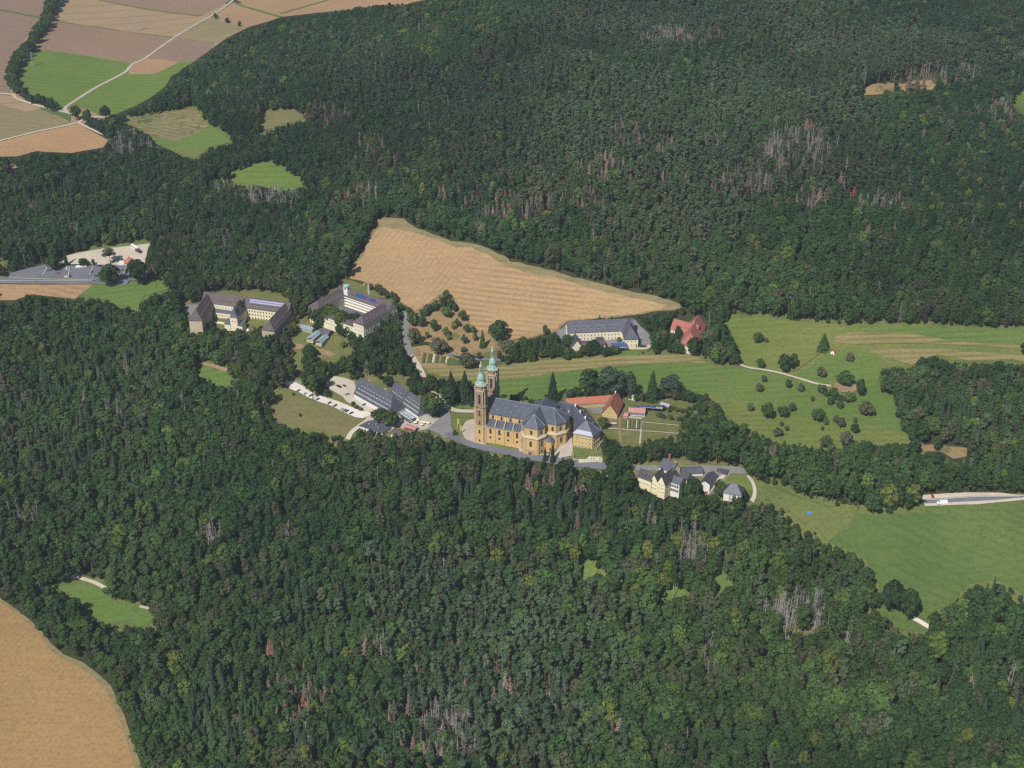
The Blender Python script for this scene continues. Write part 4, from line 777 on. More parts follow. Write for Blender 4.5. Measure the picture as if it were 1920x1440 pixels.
def plant_forest():
    X, Y, Z, px, py, s, kind, C = forest_points(); r = np.random.default_rng(11); n = len(X)
    rz = r.uniform(0, 6.283, n); var = r.integers(0, 100, n); sw = np.clip(r.normal(1, 0.15, n), 0.72, 1.4); d = proj(X, Y, Z)[2]
    H = np.array([HGT[k] for k in kind])*s; tx, ty, _ = proj(X, Y, Z+H*0.8); seen = (tx > 8)&(tx < 1912)&(ty > 0)&(ty < 1432)
    for kk, (lab, grp) in GROUPS.items():
        idx = np.nonzero(kind == kk)[0]; vis = idx[seen[idx]]; vis = vis[np.argsort(d[vis]/s[vis])]; near = vis[:{'bare_snag':175,'broadleaf_tree':294}.get(kk,300)]; rest = np.setdiff1d(idx, near)
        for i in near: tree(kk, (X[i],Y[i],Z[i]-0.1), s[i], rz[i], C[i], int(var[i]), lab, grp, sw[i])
        nv = len(KINDS[kk])
        scatter({'broadleaf_tree':'broadleaf_forest','spruce_tree':'spruce_forest','pine_tree':'pine_forest','dead_spruce':'dead_spruce_wood','bare_snag':'bare_dead_wood'}[kk], KINDS[kk],
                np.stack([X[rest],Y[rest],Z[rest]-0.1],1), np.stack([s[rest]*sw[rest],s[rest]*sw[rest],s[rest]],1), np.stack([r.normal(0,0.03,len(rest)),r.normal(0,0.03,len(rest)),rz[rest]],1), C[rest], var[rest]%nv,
                {'broadleaf_tree':'dense broadleaf forest covering the hills','spruce_tree':'dark spruces spread through the forest','pine_tree':'blue green pines covering the far slope','dead_spruce':'brown patches of dead spruce in the forest','bare_snag':'grey patches of bare dead trunks in the forest'}[kk])
    print('trees', n, {k: int((kind == k).sum()) for k in GROUPS})
plant_forest()
# ---- trees one can point to, each traced: centre x, top y, foot y, width (photo points)
G1 = (0.040,0.070,0.024); G2 = (0.062,0.095,0.028); G3 = (0.085,0.115,0.030); G4 = (0.12,0.14,0.025); GD = (0.028,0.05,0.022); GO = (0.075,0.08,0.045); GB = (0.045,0.070,0.045); GR = (0.070,0.062,0.038)
def lone(kind, cx, ty, by, w, tint, label, group=None, name=None, cat=None):
    x, y, z = [float(v) for v in ground(cx, by)]; d = float(proj(x, y, z)[2]); ht = (by-ty)/FPX*d/cp_loc(by); wd = w/FPX*d
    s = max(0.15, ht/HGT[kind]); sw = wd/(2*RAD[kind]*s)
    return tree(kind, (x,y,z-0.05), s, random.uniform(0,6.28), np.array(tint)*random.uniform(0.95,1.2), random.randrange(100), label, group, sw, cat or ('shrub' if kind == 'bush' else 'tree'), name)
def cp_loc(py): return math.cos(PITCH-math.atan((720-py)/FPX))
LONE = [
 ('round_tree',934,600,637,46,G1,'large round dark tree at the lower edge of the golden stubble field'),
 ('round_tree',837,541,562,16,G2,'topmost bush of the row running into the golden stubble field'),
 ('bush',829,556,574,15,GO,'greyish bush just below the topmost one by the stubble field'),
 ('bush',848,562,579,13,G2,'small bush right of the greyish ones beside the stubble field'),
 ('round_tree',837,572,597,21,G2,'fresh green round tree in the middle of the orchard row'),
 ('bush',853,568,586,11,G1,'narrow dark bush beside the green orchard tree'),
 ('round_tree',867,580,603,19,G1,'dark round tree on the field side of the orchard slope'),
 ('bush',858,596,613,13,G1,'small dark bush below the dark round tree on the orchard slope'),
 ('bush',850,602,619,10,G4,'yellow green little tree in the orchard slope'),
 ('round_tree',814,598,622,19,G1,'dark orchard tree left of the bare brown patch'),
 ('round_tree',836,612,632,16,G2,'medium orchard tree just left of centre on the dry slope'),
 ('bush',841,625,638,11,G3,'light green low bush under the medium orchard tree'),
 ('bush',801,620,636,10,G3,'small light bush near the road on the dry slope'),
 ('round_tree',875,606,625,16,G1,'dark bush on the dry slope near the stubble edge'),
 ('bush',887,610,626,12,G2,'green bush beside the dark bush near the stubble edge'),
 ('bush',871,626,645,16,GB,'blue green bush in the middle of the dry slope'),
 ('bush',890,622,640,13,G4,'bright yellow green bush beside the tall dark tree'),
 ('fir_tree',905,614,652,18,G1,'tall dark narrow tree left of the large round one'),
 ('round_tree',776,612,645,27,GO,'olive tree beside the village road at the orchard corner'),
 ('round_tree',822,632,664,39,GO,'broad olive tree above the allotment beds'),
 ('round_tree',773,583,612,27,G2,'green tree at the bend of the village road'),
 ('round_tree',791,590,614,19,G1,'dark tree just right of the one at the road bend'),
 ('bush',801,570,589,20,GO,'grey bush on the edge of the stubble field corner'),
 ('bush',817,562,580,17,GO,'grey green bush along the stubble field corner'),
 ('round_tree',951,636,662,34,GO,'olive spreading tree below the stubble field'),
 ('round_tree',982,630,657,24,G1,'green tree in front of the hedge below the stubble field'),
 ('bush',1018,628,648,16,GO,'thin greyish bush left of the long white building'),
 ('bush',1023,608,628,13,GO,'pale shrub at the field corner near the long white building'),
 ('bush',870,650,661,13,GB,'low grey bush beside the orchard lane'),
 ('bush',899,660,675,11,GR,'reddish small bush behind the rear tower'),
 ('bush',936,656,675,11,GR,'purple leaved bush right of the rear tower spire'),
 ('bush',951,672,686,11,G1,'round clipped bush at the end of the orchard lane'),
 ('round_tree',876,664,692,30,GO,'olive tree left of the tower spires'),
 ('fir_tree',1543,624,657,27,G1,'dense conical tree on the upper meadow above the little chapel'),
 ('round_tree',1471,664,697,30,GD,'large dark tree beside the gravel path on the meadow'),
 ('round_tree',1487,662,690,18,G1,'smaller tree leaning on the large dark one by the gravel path'),
 ('round_tree',1425,672,692,15,G1,'tree on the meadow by the start of the gravel path'),
 ('round_tree',1421,624,644,18,G1,'round tree on the upper meadow right of the red roofed house'),
 ('bush',1437,634,643,8,GR,'small reddish bush on the upper meadow'),
 ('bush',1593,662,678,18,GO,'pale rounded bush right of the little chapel'),
 ('bush',1540,690,707,20,GO,'low bush left above the rock garden'),
 ('bush',1432,704,717,12,GB,'bluish bush just below the gravel path'),
 ('bush',1477,712,728,14,G1,'dark bush under the middle of the gravel path'),
 ('bush',1423,720,735,17,GR,'dull brownish bush below the gravel path start'),
 ('bush',1501,718,736,11,GO,'thin tree just left of the rock garden path end'),
 ('bush',1523,743,754,7,G1,'tiny bush left below the rock garden'),
 ('bush',1557,746,761,14,G1,'dark small tree below the rock garden'),
 ('bush',1575,752,767,13,GB,'blue green small tree right below the rock garden'),
 ('round_tree',1623,754,779,30,GO,'broad olive tree on the right of the tree dotted meadow'),
 ('bush',1407,756,772,13,G2,'small green tree at the left end of the tree dotted meadow'),
 ('round_tree',1438,754,787,24,G1,'tall oval tree at the left of the tree dotted meadow'),
 ('round_tree',1468,761,783,22,G1,'dark tree of the pair in the tree dotted meadow'),
 ('round_tree',1484,755,773,13,GO,'smaller tree of the pair in the tree dotted meadow'),
 ('round_tree',1531,766,791,25,G1,'spreading tree in the middle of the tree dotted meadow'),
 ('bush',1548,783,798,12,G2,'bush close to the spreading tree in the meadow'),
 ('bush',1566,779,793,12,GO,'olive bush in the middle row of the meadow'),
 ('bush',1576,783,802,18,GR,'brown tinged bush in the middle row of the meadow'),
 ('bush',1603,783,794,8,GB,'little bluish bush above the rounded dark one'),
 ('bush',1603,796,812,20,GD,'rounded dark bush on the right of the lower meadow'),
 ('bush',1465,790,800,8,GB,'tiny blue green bush in the lower meadow'),
 ('bush',1475,799,809,8,G1,'tiny dark bush in the lower meadow'),
 ('bush',1457,804,820,20,GR,'rounded brownish bush at the lower left of the meadow'),
 ('bush',1541,799,808,7,G1,'tiny bush in the lower middle of the meadow'),
 ('round_tree',1583,809,838,27,GO,'spreading olive tree at the bottom of the meadow'),
 ('round_tree',1547,817,842,20,G1,'green tree at the bottom edge of the meadow'),
 ('round_tree',1393,794,818,18,G2,'green tree at the lower left corner of the meadow'),
 ('round_tree',1583,698,724,32,G1,'dark tree at the back of the rock garden'),
 ('round_tree',1611,710,746,18,GD,'tall bush at the right side of the rock garden'),
 ('bush',1540,722,738,20,G1,'dark bush at the left side of the rock garden'),
 ('bush',1592,736,753,24,G2,'green bush at the front of the rock garden'),
 ('bush',1563,728,747,20,G1,'dark bush at the front left of the rock garden'),
 ('fir_tree',1036,696,753,27,GD,'tall dark spruce standing alone behind the convent'),
 ('broadleaf_tree',1104,688,741,37,G1,'tall rounded tree left behind the red roofed farm'),
 ('broadleaf_tree',1147,684,745,38,GB,'broad blue green tree behind the farm gable'),
 ('broadleaf_tree',1179,694,745,26,GB,'slimmer blue green tree right behind the farm gable'),
 ('fir_tree',1222,694,752,30,G1,'pointed spruce behind the convent garden'),
 ('broadleaf_tree',1257,700,745,30,GB,'loose crowned pine like tree behind the convent garden'),
 ('round_tree',1282,729,748,13,GB,'small grey tree at the end of the garden hedge'),
 ('round_tree',1130,782,806,20,G3,'bright green round tree beside the convent roof'),
 ('columnar_tree',1022,838,866,9,GD,'left one of two dark columnar yews before the choir'),
 ('columnar_tree',1036,832,868,11,GD,'right and taller one of two dark columnar yews before the choir'),
 ('round_tree',810,739,784,42,G2,'big sunlit tree between the inn and the asphalt forecourt'),
 ('round_tree',712,766,792,32,G1,'left one of two round trees before the inn'),
 ('round_tree',733,770,804,30,G2,'right one of two round trees before the inn'),
 ('fir_tree',846,694,750,30,GD,'left dark conifer of the pair beside the towers'),
 ('fir_tree',872,694,754,34,GD,'right dark conifer of the pair beside the towers'),
 ('round_tree',807,703,737,25,G1,'round dark tree between the allotments and the inn'),
 ('round_tree',199,198,225,20,GD,'dark round tree at the far farm track end'),
 ('round_tree',143,198,226,20,G1,'dark tree at the far road junction'),
 ('round_tree',165,206,230,16,G1,'tree right of the far road junction'),
 ('bush',405,25,36,10,G1,'round bush beside the far road'),
 ('bush',427,34,44,12,GD,'dark bush in the middle of the far hedge'),
 ('bush',449,40,50,8,G1,'last bush of the far hedge'),
 ('birch_tree',207,464,496,27,GO,'loose thin crowned tree between the two car parks'),
 ('round_tree',157,485,499,20,GD,'dark round bush at the front of the gravel lot'),
 ('columnar_tree',125,468,498,8,G1,'slim poplar at the left end of the gravel lot'),
 ('round_tree',101,480,508,24,G1,'broad tree at the left corner of the asphalt car park'),
 ('round_tree',206,496,536,38,G1,'large tree at the lower edge of the asphalt car park'),
 ('round_tree',259,486,536,38,GD,'large dark tree at the right end of the asphalt car park'),
 ('bush',176,486,498,7,GR,'small reddish bush in front of the gravel lot'),
 ('round_tree',1672,1090,1150,46,GD,'left one of the two big round trees on the lower right meadow edge'),
 ('round_tree',1700,1106,1166,38,G1,'right one of the two big round trees on the lower right meadow edge'),
 ('birch_tree',1077,1022,1078,21,G4,'yellow green birch with a pale stem by the small forest clearing'),
 ('birch_tree',1261,1058,1127,20,G1,'slender birch on the second small forest clearing'),
 ('round_tree',452,563,602,14,GO,'olive tree before the middle wing of the white school'),
 ('bush',604,600,612,10,G1,'green bush behind the market garden glasshouses'),
 ('round_tree',582,648,672,27,GD,'dark round tree in the middle of the market garden'),
 ('bush',644,641,652,14,G4,'bright yellow bush in the market garden'),
 ('bush',1160,632,642,9,G4,'yellow green bush behind the solar roof'),
 ('fir_tree',1124,590,604,9,G1,'small spruce behind the roof of the long white building'),
 ('fir_tree',1147,592,604,9,GD,'second small spruce behind the roof of the long white building'),
 ('round_tree',1270,610,642,12,G1,'dark tree in front of the red roofed house'),
 ('bush',852,806,818,9,G3,'small light shrub on the grass island by the flagpoles'),
 ('round_tree',1920,640,668,16,GD,'dark tree cut by the right edge on the upper meadow'),
 ('bush',563,775,782,5,G1,'tiny lone shrub in the dry mown meadow'),
]
for a in LONE:
    a = list(a)
    if 755 < a[1] < 1030 and 540 < a[3] < 690: a[4] *= 0.86; a[2] += (a[3]-a[2])*0.08; a[5] = tuple(v*1.25 for v in a[5])
    elif 1385 < a[1] < 1640: a[5] = tuple(v*1.3 for v in a[5])
    lone(*a)
def snags(pts, w, hh, tint, label, group, kind='bare_snag'):
    for px_, py_ in pts: lone(kind, px_, py_-hh*random.uniform(.75,1.15), py_, w, tint, label, group)
PALE = (0.30,0.28,0.26)
snags([(random.uniform(1448,1535), random.uniform(1160,1205)) for _ in range(34)], 9, 56, (.24,.225,.205), 'pale bare trunk in the big grey dead patch on the right', 'pale dead trunks in the right forest')
snags([(random.uniform(1282,1318), random.uniform(1048,1075)) for _ in range(12)], 7, 46, PALE, 'pale leaning dead trunk below the brewery wood', 'pale dead trunks below the brewery')
snags([(random.uniform(440,560), random.uniform(372,402)) for _ in range(34)], 5, 34, PALE, 'thin pale bare stem below the triangular meadow', 'thin dead stems below the triangular meadow')
snags([(random.uniform(212,305), random.uniform(282,300)) for _ in range(28)], 5, 26, (.22,.21,.21), 'grey bare tree at the wood edge below the replanted clearing', 'grey bare trees below the replanted clearing')
def hedge(line, n, w, h, kind, tints, label, group):
    L = [0]
    for i in range(len(line)-1): L.append(L[-1]+math.dist(line[i], line[i+1]))
    for k in range(n):
        t = L[-1]*(k+0.5)/n; i = max(j for j in range(len(L)-1) if L[j] <= t); f = (t-L[i])/(L[i+1]-L[i]); a, b = line[i], line[i+1]
        cx = a[0]+(b[0]-a[0])*f+random.gauss(0, w*0.22); by = a[1]+(b[1]-a[1])*f+random.gauss(0, w*0.18)
        lone(kind, cx, by-h*random.uniform(0.8,1.2), by, w*random.uniform(0.8,1.25), random.choice(tints), label, group)
hedge([(112,2),(94,30),(86,58),(66,82),(50,104),(34,126),(26,150),(30,170),(40,184)], 60, 15, 19, 'round_tree', [G1,GD,G1,G2], 'tree of the thick belt winding between the far fields', 'trees of the far winding belt')
hedge([(98,10),(78,60),(52,96),(26,124),(18,150),(22,168)], 40, 14, 17, 'round_tree', [G1,GD,G1], 'tree of the thick belt winding between the far fields', 'trees of the far winding belt')
hedge([(36,178),(56,190),(80,200),(108,208)], 20, 12, 17, 'round_tree', [G1,GD,GB], 'tree in the row between the far farm track and the bright meadow', 'trees in the row by the far farm track')
hedge([(158,232),(178,240),(200,246),(214,256)], 12, 14, 15, 'round_tree', [G1,GD], 'bushy tree along the cream track at the wood edge', 'bushy trees along the cream track')
hedge([(968,668),(1000,668),(1040,670),(1090,668),(1160,668)], 28, 15, 17, 'round_tree', [G1,GD,G2], 'hedge tree above the pale hay strips', 'hedge trees above the hay strips')
hedge([(940,746),(980,752),(1010,757),(1026,757)], 14, 8, 7, 'bush', [G1,G2,G1], 'bush of the low hedge behind the church roof', 'low hedge behind the church roof')
hedge([(1066,744),(1090,744),(1130,742),(1160,748)], 10, 14, 16, 'bush', [GB,G1], 'shrub behind the red roofed farm', 'shrubs behind the red roofed farm')
hedge([(1220,748),(1262,746),(1290,750),(1312,757),(1330,768),(1348,782)], 30, 14, 16, 'round_tree', [G1,GD,G1,GO], 'tree of the hedge curving round the convent garden', 'hedge trees round the convent garden')
hedge([(1215,772),(1240,768),(1275,775),(1300,772),(1280,790),(1250,787),(1230,782)], 22, 9, 9, 'bush', [G2,G3,G1,GR,GO], 'orchard bush in the convent garden', 'orchard bushes of the convent garden')
hedge([(740,580),(744,592),(747,604)], 5, 12, 16, 'round_tree', [G1,G2], 'tree along the village road by the courtyard convent', 'trees along the village road')
hedge([(692,540),(706,550),(722,556),(738,562),(748,570)], 9, 12, 14, 'round_tree', [G1,GO,G2], 'tree behind the courtyard convent along the stubble field', 'trees behind the courtyard convent')
hedge([(1542,738),(1556,746),(1580,754),(1602,752)], 8, 11, 9, 'bush', [G1,GD,G2], 'low shrub on the front rim of the rock garden', 'low shrubs of the rock garden')
hedge([(870,746),(890,748)], 3, 12, 14, 'bush', [GD], 'dark shrub left of the front tower', 'dark shrubs left of the front tower')
hedge([(598,604),(618,612),(640,618),(662,620)], 7, 30, 33, 'round_tree', [G1,GD,G2], 'big tree before the front wing of the courtyard convent', 'trees before the courtyard convent')
hedge([(700,622),(714,616),(728,604),(740,592)], 6, 22, 26, 'round_tree', [G1,GD,G2], 'tree under the outer right wall of the courtyard convent', 'trees right of the courtyard convent')
lone('round_tree',1301,632,668,26,G1,'green tree hiding the front of the red roofed house')
lone('round_tree',1348,900,938,22,G2,'green tree left in front of the slate roofed cottage')
lone('round_tree',1390,914,944,20,G1,'green tree right in front of the slate roofed cottage')
lone('round_tree',1300,896,930,24,G2,'green tree between the brewery and the dark shed')
lone('round_tree',1066,628,654,24,G1,'left tree before the long white building')
lone('round_tree',1112,638,664,28,GD,'dark tree before the violet roofed annex of the long white building')
for k_, (a_, b_) in enumerate(((690,700),(700,694),(734,704),(742,700),(730,728),(668,700),(776,742),(788,738))): lone('round_tree', a_, b_-24, b_, 18, (G1,GD,G2)[k_%3], 'leafy tree close behind the inn roofs', 'trees close behind the inn roofs')
for k_, (a_, b_) in enumerate(((540,772),(556,779),(612,744),(606,742),(668,766),(676,770),(662,760),(560,722),(590,738))): lone('bush', a_, b_-7, b_, 10, (G1,G2,G3)[k_%3], 'bush on the grassy bank above the parked cars', 'bushes on the bank above the parked cars') if a_ > 600 else None

# ------------------------------------------------------------------ buildings
def W2(px, py, z): x, y = at_z(px, py, z); return Vector((float(x), float(y)))
def TZ(p): return float(T(p[0], p[1]))
_win = {}
def window_mesh(w, h, frame='stone_light', pane='glass', arch=False):
    k = (round(w,2), round(h,2), frame, pane, arch)
    if k not in _win:
        b = MB(); f = 0.16
        if arch:
            o = [(-w/2,0),(w/2,0)]+[(w/2*math.cos(a), h-w/2+w/2*math.sin(a)) for a in np.linspace(0, math.pi, 6)]
        else: o = [(-w/2,0),(w/2,0),(w/2,h),(-w/2,h)]
        c = (0, h/2); inn = [((x-c[0])*(1-2*f/w), c[1]+(z-c[1])*(1-2*f/h)) for x, z in o]; n = len(o)
        vs = [(x,0.02,z) for x,z in o]+[(x,-0.14,z) for x,z in o]+[(x,-0.14,z) for x,z in inn]+[(x,-0.04,z) for x,z in inn]
        fs = []
        for i in range(n):
            j = (i+1)%n; fs += [(i,j,n+j,n+i),(n+i,n+j,2*n+j,2*n+i),(2*n+i,2*n+j,3*n+j,3*n+i)]
        b.add(vs, fs); b.mat(1).add([(x,-0.04,z) for x,z in inn], [tuple(range(n))])
        if h > 2.2: b.mat(0).box(-w/2+f,-0.09,h*0.55,w/2-f,-0.05,h*0.55+0.09)
        _win[k] = b.mesh('window', [M[frame], M[pane]])
    return _win[k]
_misc = {}
def dormer_mesh(w=1.3, h=1.2, roofm='slate', wall='white', dep=2.4):
    k = ('d', w, h, roofm, wall)
    if k not in _misc:
        b = MB(); b.box(-w/2, 0, -0.6, w/2, dep, h); b.mat(1).add([(-w/2-.2,-.2,h),(w/2+.2,-.2,h),(w/2+.2,dep+.5,h+.1),(-w/2-.2,dep+.5,h+.1),(0,-.2,h+.55),(0,dep+.5,h+.6)],[(0,4,5,3),(4,1,2,5),(0,1,4),(0,3,2,1)])
        b.mat(2).box(-w*.22,-0.05,0.2,w*.22,-0.01,h-.2); _misc[k] = b.mesh('dormer', [M[wall], M[roofm], M['glass']])
    return _misc[k]
def box_mesh(key, dims, mats, name):
    k = (key,)+dims
    if k not in _misc: b = MB(); b.box(*dims); _misc[k] = b.mesh(name, [M[m] for m in mats])
    return _misc[k]
class Bld:
    def __init__(s, name, A, B, label, cat='building', group=None, z0=None):
        s.A = Vector(A[:2]); d = Vector(B[:2])-s.A; s.ang = math.atan2(d.y, d.x); s.z0 = TZ(s.A) if z0 is None else z0
        s.e = empty(name, (s.A.x, s.A.y, s.z0), s.ang, label=label, cat=cat, group=group)
    def loc(s, p):
        q = Matrix.Rotation(-s.ang, 2)@(Vector(p[:2])-s.A); return (q.x, q.y)
    def block(s, quad, ze, zr, wall='white', roof='slate', ridge='AB', hip=(0,0), over=0.5, zb=-4.0, t=0.3, base=True, wname='wall', rname='roof'):
        """quad: four local corners A front left, B front right, C back right, D back left; heights above the building's foot"""
        A, B, C, D = [Vector(q) for q in quad]
        if ridge == 'BC': A, B, C, D = B, C, D, A; hip = (hip[0], hip[1])
        u = (B-A).normalized(); n = Vector((-u.y, u.x)); dep = (D-A).length; sl = (zr-ze)/(dep/2); o = over
        w = MB()
        if base:
            w.prism([A,B,C,D] if area([A,B,C,D]) > 0 else [D,C,B,A], zb, ze, True)
            for k, (P, Q) in enumerate(((D,A),(B,C))):
                if not hip[k]: m = (P+Q)/2; w.add([(P.x,P.y,ze),(Q.x,Q.y,ze),(m.x,m.y,zr-0.05)], [(0,1,2)])
            w.build(wname, M[wall], s.e)
        oA = A-n*o-u*o; oB = B-n*o+u*o; oC = C+n*o+u*o; oD = D+n*o-u*o; ez = ze-sl*o
        m0 = (A+D)/2; m1 = (B+C)/2; r0 = m0+u*hip[0] if hip[0] else m0-u*o; r1 = m1-u*hip[1] if hip[1] else m1+u*o
        vs = [(oA.x,oA.y,ez+t),(oB.x,oB.y,ez+t),(oC.x,oC.y,ez+t),(oD.x,oD.y,ez+t),(r0.x,r0.y,zr+t),(r1.x,r1.y,zr+t)]; fs = [(0,1,5,4),(2,3,4,5)]
        if hip[0]: fs.append((3,0,4))
        if hip[1]: fs.append((1,2,5))
        r = MB(); r.slab(vs, fs, t); ro = r.build(rname, M[roof], s.e)
        rc = MB(); rc.bar((r0.x,r0.y,zr+t+0.02),(r1.x,r1.y,zr+t+0.02),0.16,5); rc.build('ridge_cap', M[roof], s.e)
        s.last = (A,B,C,D,ze,sl); return ro
    def row(s, P, Q, zs, n, w=1.1, h=1.5, m=1.5, frame='stone_light', pane='glass', arch=False, name='window'):
        """windows evenly along the wall P->Q, outside on the right hand"""
        P = Vector(P); Q = Vector(Q); d = Q-P; L = d.length; u = d/L; a = math.atan2(u.y, u.x); me = window_mesh(w, h, frame, pane, arch)
        for z in zs:
            for i in range(n):
                t = m+(L-2*m)*(i+0.5)/n; p = P+u*t+Vector((u.y,-u.x))*0.03; link(name, me, s.e, (p.x,p.y,z), a)
    def dorm(s, P, Q, z, inset, n, m=2.0, mesh=None, name='dormer', ang=0.0):
        P = Vector(P); Q = Vector(Q); d = Q-P; L = d.length; u = d/L; a = math.atan2(u.y, u.x)
        for i in range(n):
            t = m+(L-2*m)*(i+0.5)/n; p = P+u*t-Vector((u.y,-u.x))*inset; o = link(name, mesh, s.e, (p.x,p.y,z), a); o.rotation_euler[0] = ang
    def chim(s, p, z0, z1, w=0.9, mat='stone_light'):
        b = MB(); b.box(-w/2,-w/2,0,w/2,w/2,z1-z0); b.box(-w/2-.1,-w/2-.1,z1-z0,w/2+.1,w/2+.1,z1-z0+.15); b.build('chimney', M[mat], s.e, loc=(p[0],p[1],z0))
def rect(L, depth, x0=0.0): return [(x0,0),(L,0),(L,depth),(x0,depth)]
def span(a, b): return (Vector(b[:2])-Vector(a[:2])).length
def lerp2(a, b, t): return (a[0]+(b[0]-a[0])*t, a[1]+(b[1]-a[1])*t)

# ---- the basilica: local x runs along the nave, y away from the viewer, z up from the west front
bx, by = at_z(889, 831, 0)
BAS = empty('basilica', (float(bx), float(by), 0.0), R(-19), label='ochre sandstone basilica with two copper topped towers and blue slate roofs', cat='church')
def bpart(mb, name, mat, parent=BAS, **k): return mb.build(name, [M[m] for m in mat] if isinstance(mat, (list,tuple)) else M[mat], parent, **k)
def bwin(parent, p, a, w, h, arch=True, frame='stone_light'):
    return link('window', window_mesh(w, h, frame, 'glass', arch), parent, p, a)
def cham(x0, y0, x1, y1, c): return [(x0+c,y0),(x1-c,y0),(x1,y0+c),(x1,y1-c),(x1-c,y1),(x0+c,y1),(x0,y1-c),(x0,y0+c)]
def tower(x0, y0, label):
    t = empty('tower', (0,0,0)); t.parent = BAS; t.location = (x0, y0, 0)
    t['label'] = label; c = 4.5
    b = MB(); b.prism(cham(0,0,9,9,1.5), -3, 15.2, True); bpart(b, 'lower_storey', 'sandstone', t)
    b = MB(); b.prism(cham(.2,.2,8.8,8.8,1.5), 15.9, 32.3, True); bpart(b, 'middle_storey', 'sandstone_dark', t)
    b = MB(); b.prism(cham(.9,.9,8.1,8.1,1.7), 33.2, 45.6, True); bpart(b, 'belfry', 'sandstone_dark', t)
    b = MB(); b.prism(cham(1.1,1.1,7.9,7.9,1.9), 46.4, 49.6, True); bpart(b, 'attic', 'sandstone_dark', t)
    for z, w, i, cc in ((15.2,0.7,0,1.5),(32.3,0.75,.2,1.5),(45.6,0.8,.9,1.7),(49.6,0.5,1.1,1.9),(8.0,0.35,0,1.5)):
        b = MB(); b.prism(cham(i-.55,i-.55,9-i+.55,9-i+.55,cc), z, z+w, True, True)
        if z == 8.0: b = MB(); b.prism(cham(-.15,-.15,9.15,9.15,1.5), z, z+w, True, True)
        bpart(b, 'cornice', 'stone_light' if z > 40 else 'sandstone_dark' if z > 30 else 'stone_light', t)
    # clustered columns on the four corners of every storey
    for cx, cy in ((0.75,0.75),(8.25,0.75),(8.25,8.25),(0.75,8.25)):
        for z0, z1, r, pull in ((-1,15.1,.42,.0),(16,32.2,.40,.1),(33.3,45.5,.42,.45)):
            for dx, dy in ((0.75,-0.55),(-0.55,0.75)):
                sx = 1 if cx < c else -1; sy = 1 if cy < c else -1; X = cx+dx*sx+pull*sx; Y = cy+dy*sy+pull*sy
                b = MB(); b.lathe(X, Y, [(r*1.25,z0),(r*1.25,z0+.5),(r,z0+.6),(r*.9,z1-.9),(r*1.3,z1-.4),(r*1.3,z1)], 7); bpart(b, 'column', 'stone_light' if z0 > 30 else 'sandstone', t)
    for z, w, h in ((2.2,1.5,2.6),(9.3,1.7,4.2),(17.5,1.7,3.6),(24.6,1.8,5.4),(34.6,2.2,8.8)):
        ii = 0 if z < 15 else 0.2 if z < 33 else 0.9
        for a, p in ((0,(c,ii-.03)),(R(90),(9-ii+.03,c)),(R(180),(c,9-ii+.03)),(R(-90),(ii-.03,c))):
            bwin(t, (p[0],p[1],z), a, w, h)
    for z, w, h in ((5.4,5.0,2.0),(13.0,5.0,1.2),(22.0,4.6,1.3),(30.6,4.6,1.0),(44.0,4.2,1.0)):      # carved panels over the openings
        for a, p in ((0,(c,-.0)),(R(90),(9,c)),(R(180),(c,9)),(R(-90),(0,c))):
            ii = 0 if z < 15 else 0.2 if z < 33 else 0.9; dx, dy = math.sin(a), -math.cos(a); m = MB(); m.box(-w/2,-.18,0,w/2,.1,h*.35); m.box(-w/2+.3,-.12,-h*.5,-w/2+.9,.1,0); m.box(w/2-.9,-.12,-h*.5,w/2-.3,.1,0)
            bpart(m, 'carved_panel', 'stone_light', t, loc=(c+dx*(c-ii), c+dy*(c-ii), z), rz=a)
    for a in range(4):                                          # urns on the belfry corners
        X, Y = ((.9,.9),(8.1,.9),(8.1,8.1),(.9,8.1))[a]; b = MB(); b.lathe(X, Y, [(.35,46.4),(.35,46.9),(.55,47.4),(.4,48.2),(.12,48.8),(.2,49.1),(.02,49.4)], 6); bpart(b, 'urn', 'stone_light', t)
    for a in (0, 90, 180, 270):                                 # little gables over the belfry cornice
        b = MB(); b.add([(-1.7,-.3,0),(1.7,-.3,0),(0,-.3,1.9),(-1.7,.4,0),(1.7,.4,0),(0,.4,1.9)], [(0,1,2),(3,5,4),(0,2,5,3),(2,1,4,5)]); d = 3.95
        o = bpart(b, 'pediment', 'stone_light', t); o.location = (c+math.sin(R(a))*d, c-math.cos(R(a))*d, 49.9); o.rotation_euler = (0,0,R(a))
    b = MB(); s8 = R(22.5); b.lathe(c, c, [(4.35,50.1),(4.30,50.6),(3.7,51.4),(3.25,52.6),(2.9,53.7),(2.75,54.4)], 8, s8); cap = bpart(b, 'copper_roof', 'copper', t)
    b = MB(); b.lathe(c, c, [(2.55,54.3),(2.55,55.0),(2.4,55.1)], 8, s8); bpart(b, 'dark_collar', 'copper_dark', t)
    b = MB(); b.lathe(c, c, [(2.9,55.0),(3.0,55.3),(2.85,56.0),(2.6,57.2),(2.1,58.4),(1.5,59.3),(1.15,60.0),(1.3,60.3),(1.3,60.6)], 12); bpart(b, 'dome', 'copper', t, smooth=True)
    lan = MB(); lan.lathe(c, c, [(0.75,60.6),(0.75,65.2)], 8, s8); ln = bpart(lan, 'lantern', 'copper_dark', t)
    for k in range(8):
        a = s8+k*R(45); b = MB(); b.bar((c+1.05*math.cos(a), c+1.05*math.sin(a), 60.6),(c+1.05*math.cos(a), c+1.05*math.sin(a), 65.0), .17, 4); b.build('post', M['copper'], ln)
    b = MB(); b.lathe(c, c, [(1.35,65.0),(1.4,65.4),(1.15,65.9),(1.1,66.6),(0.8,67.3),(0.35,67.8),(0.2,68.4)], 8, s8); bpart(b, 'lantern_cap', 'copper', t, smooth=True)
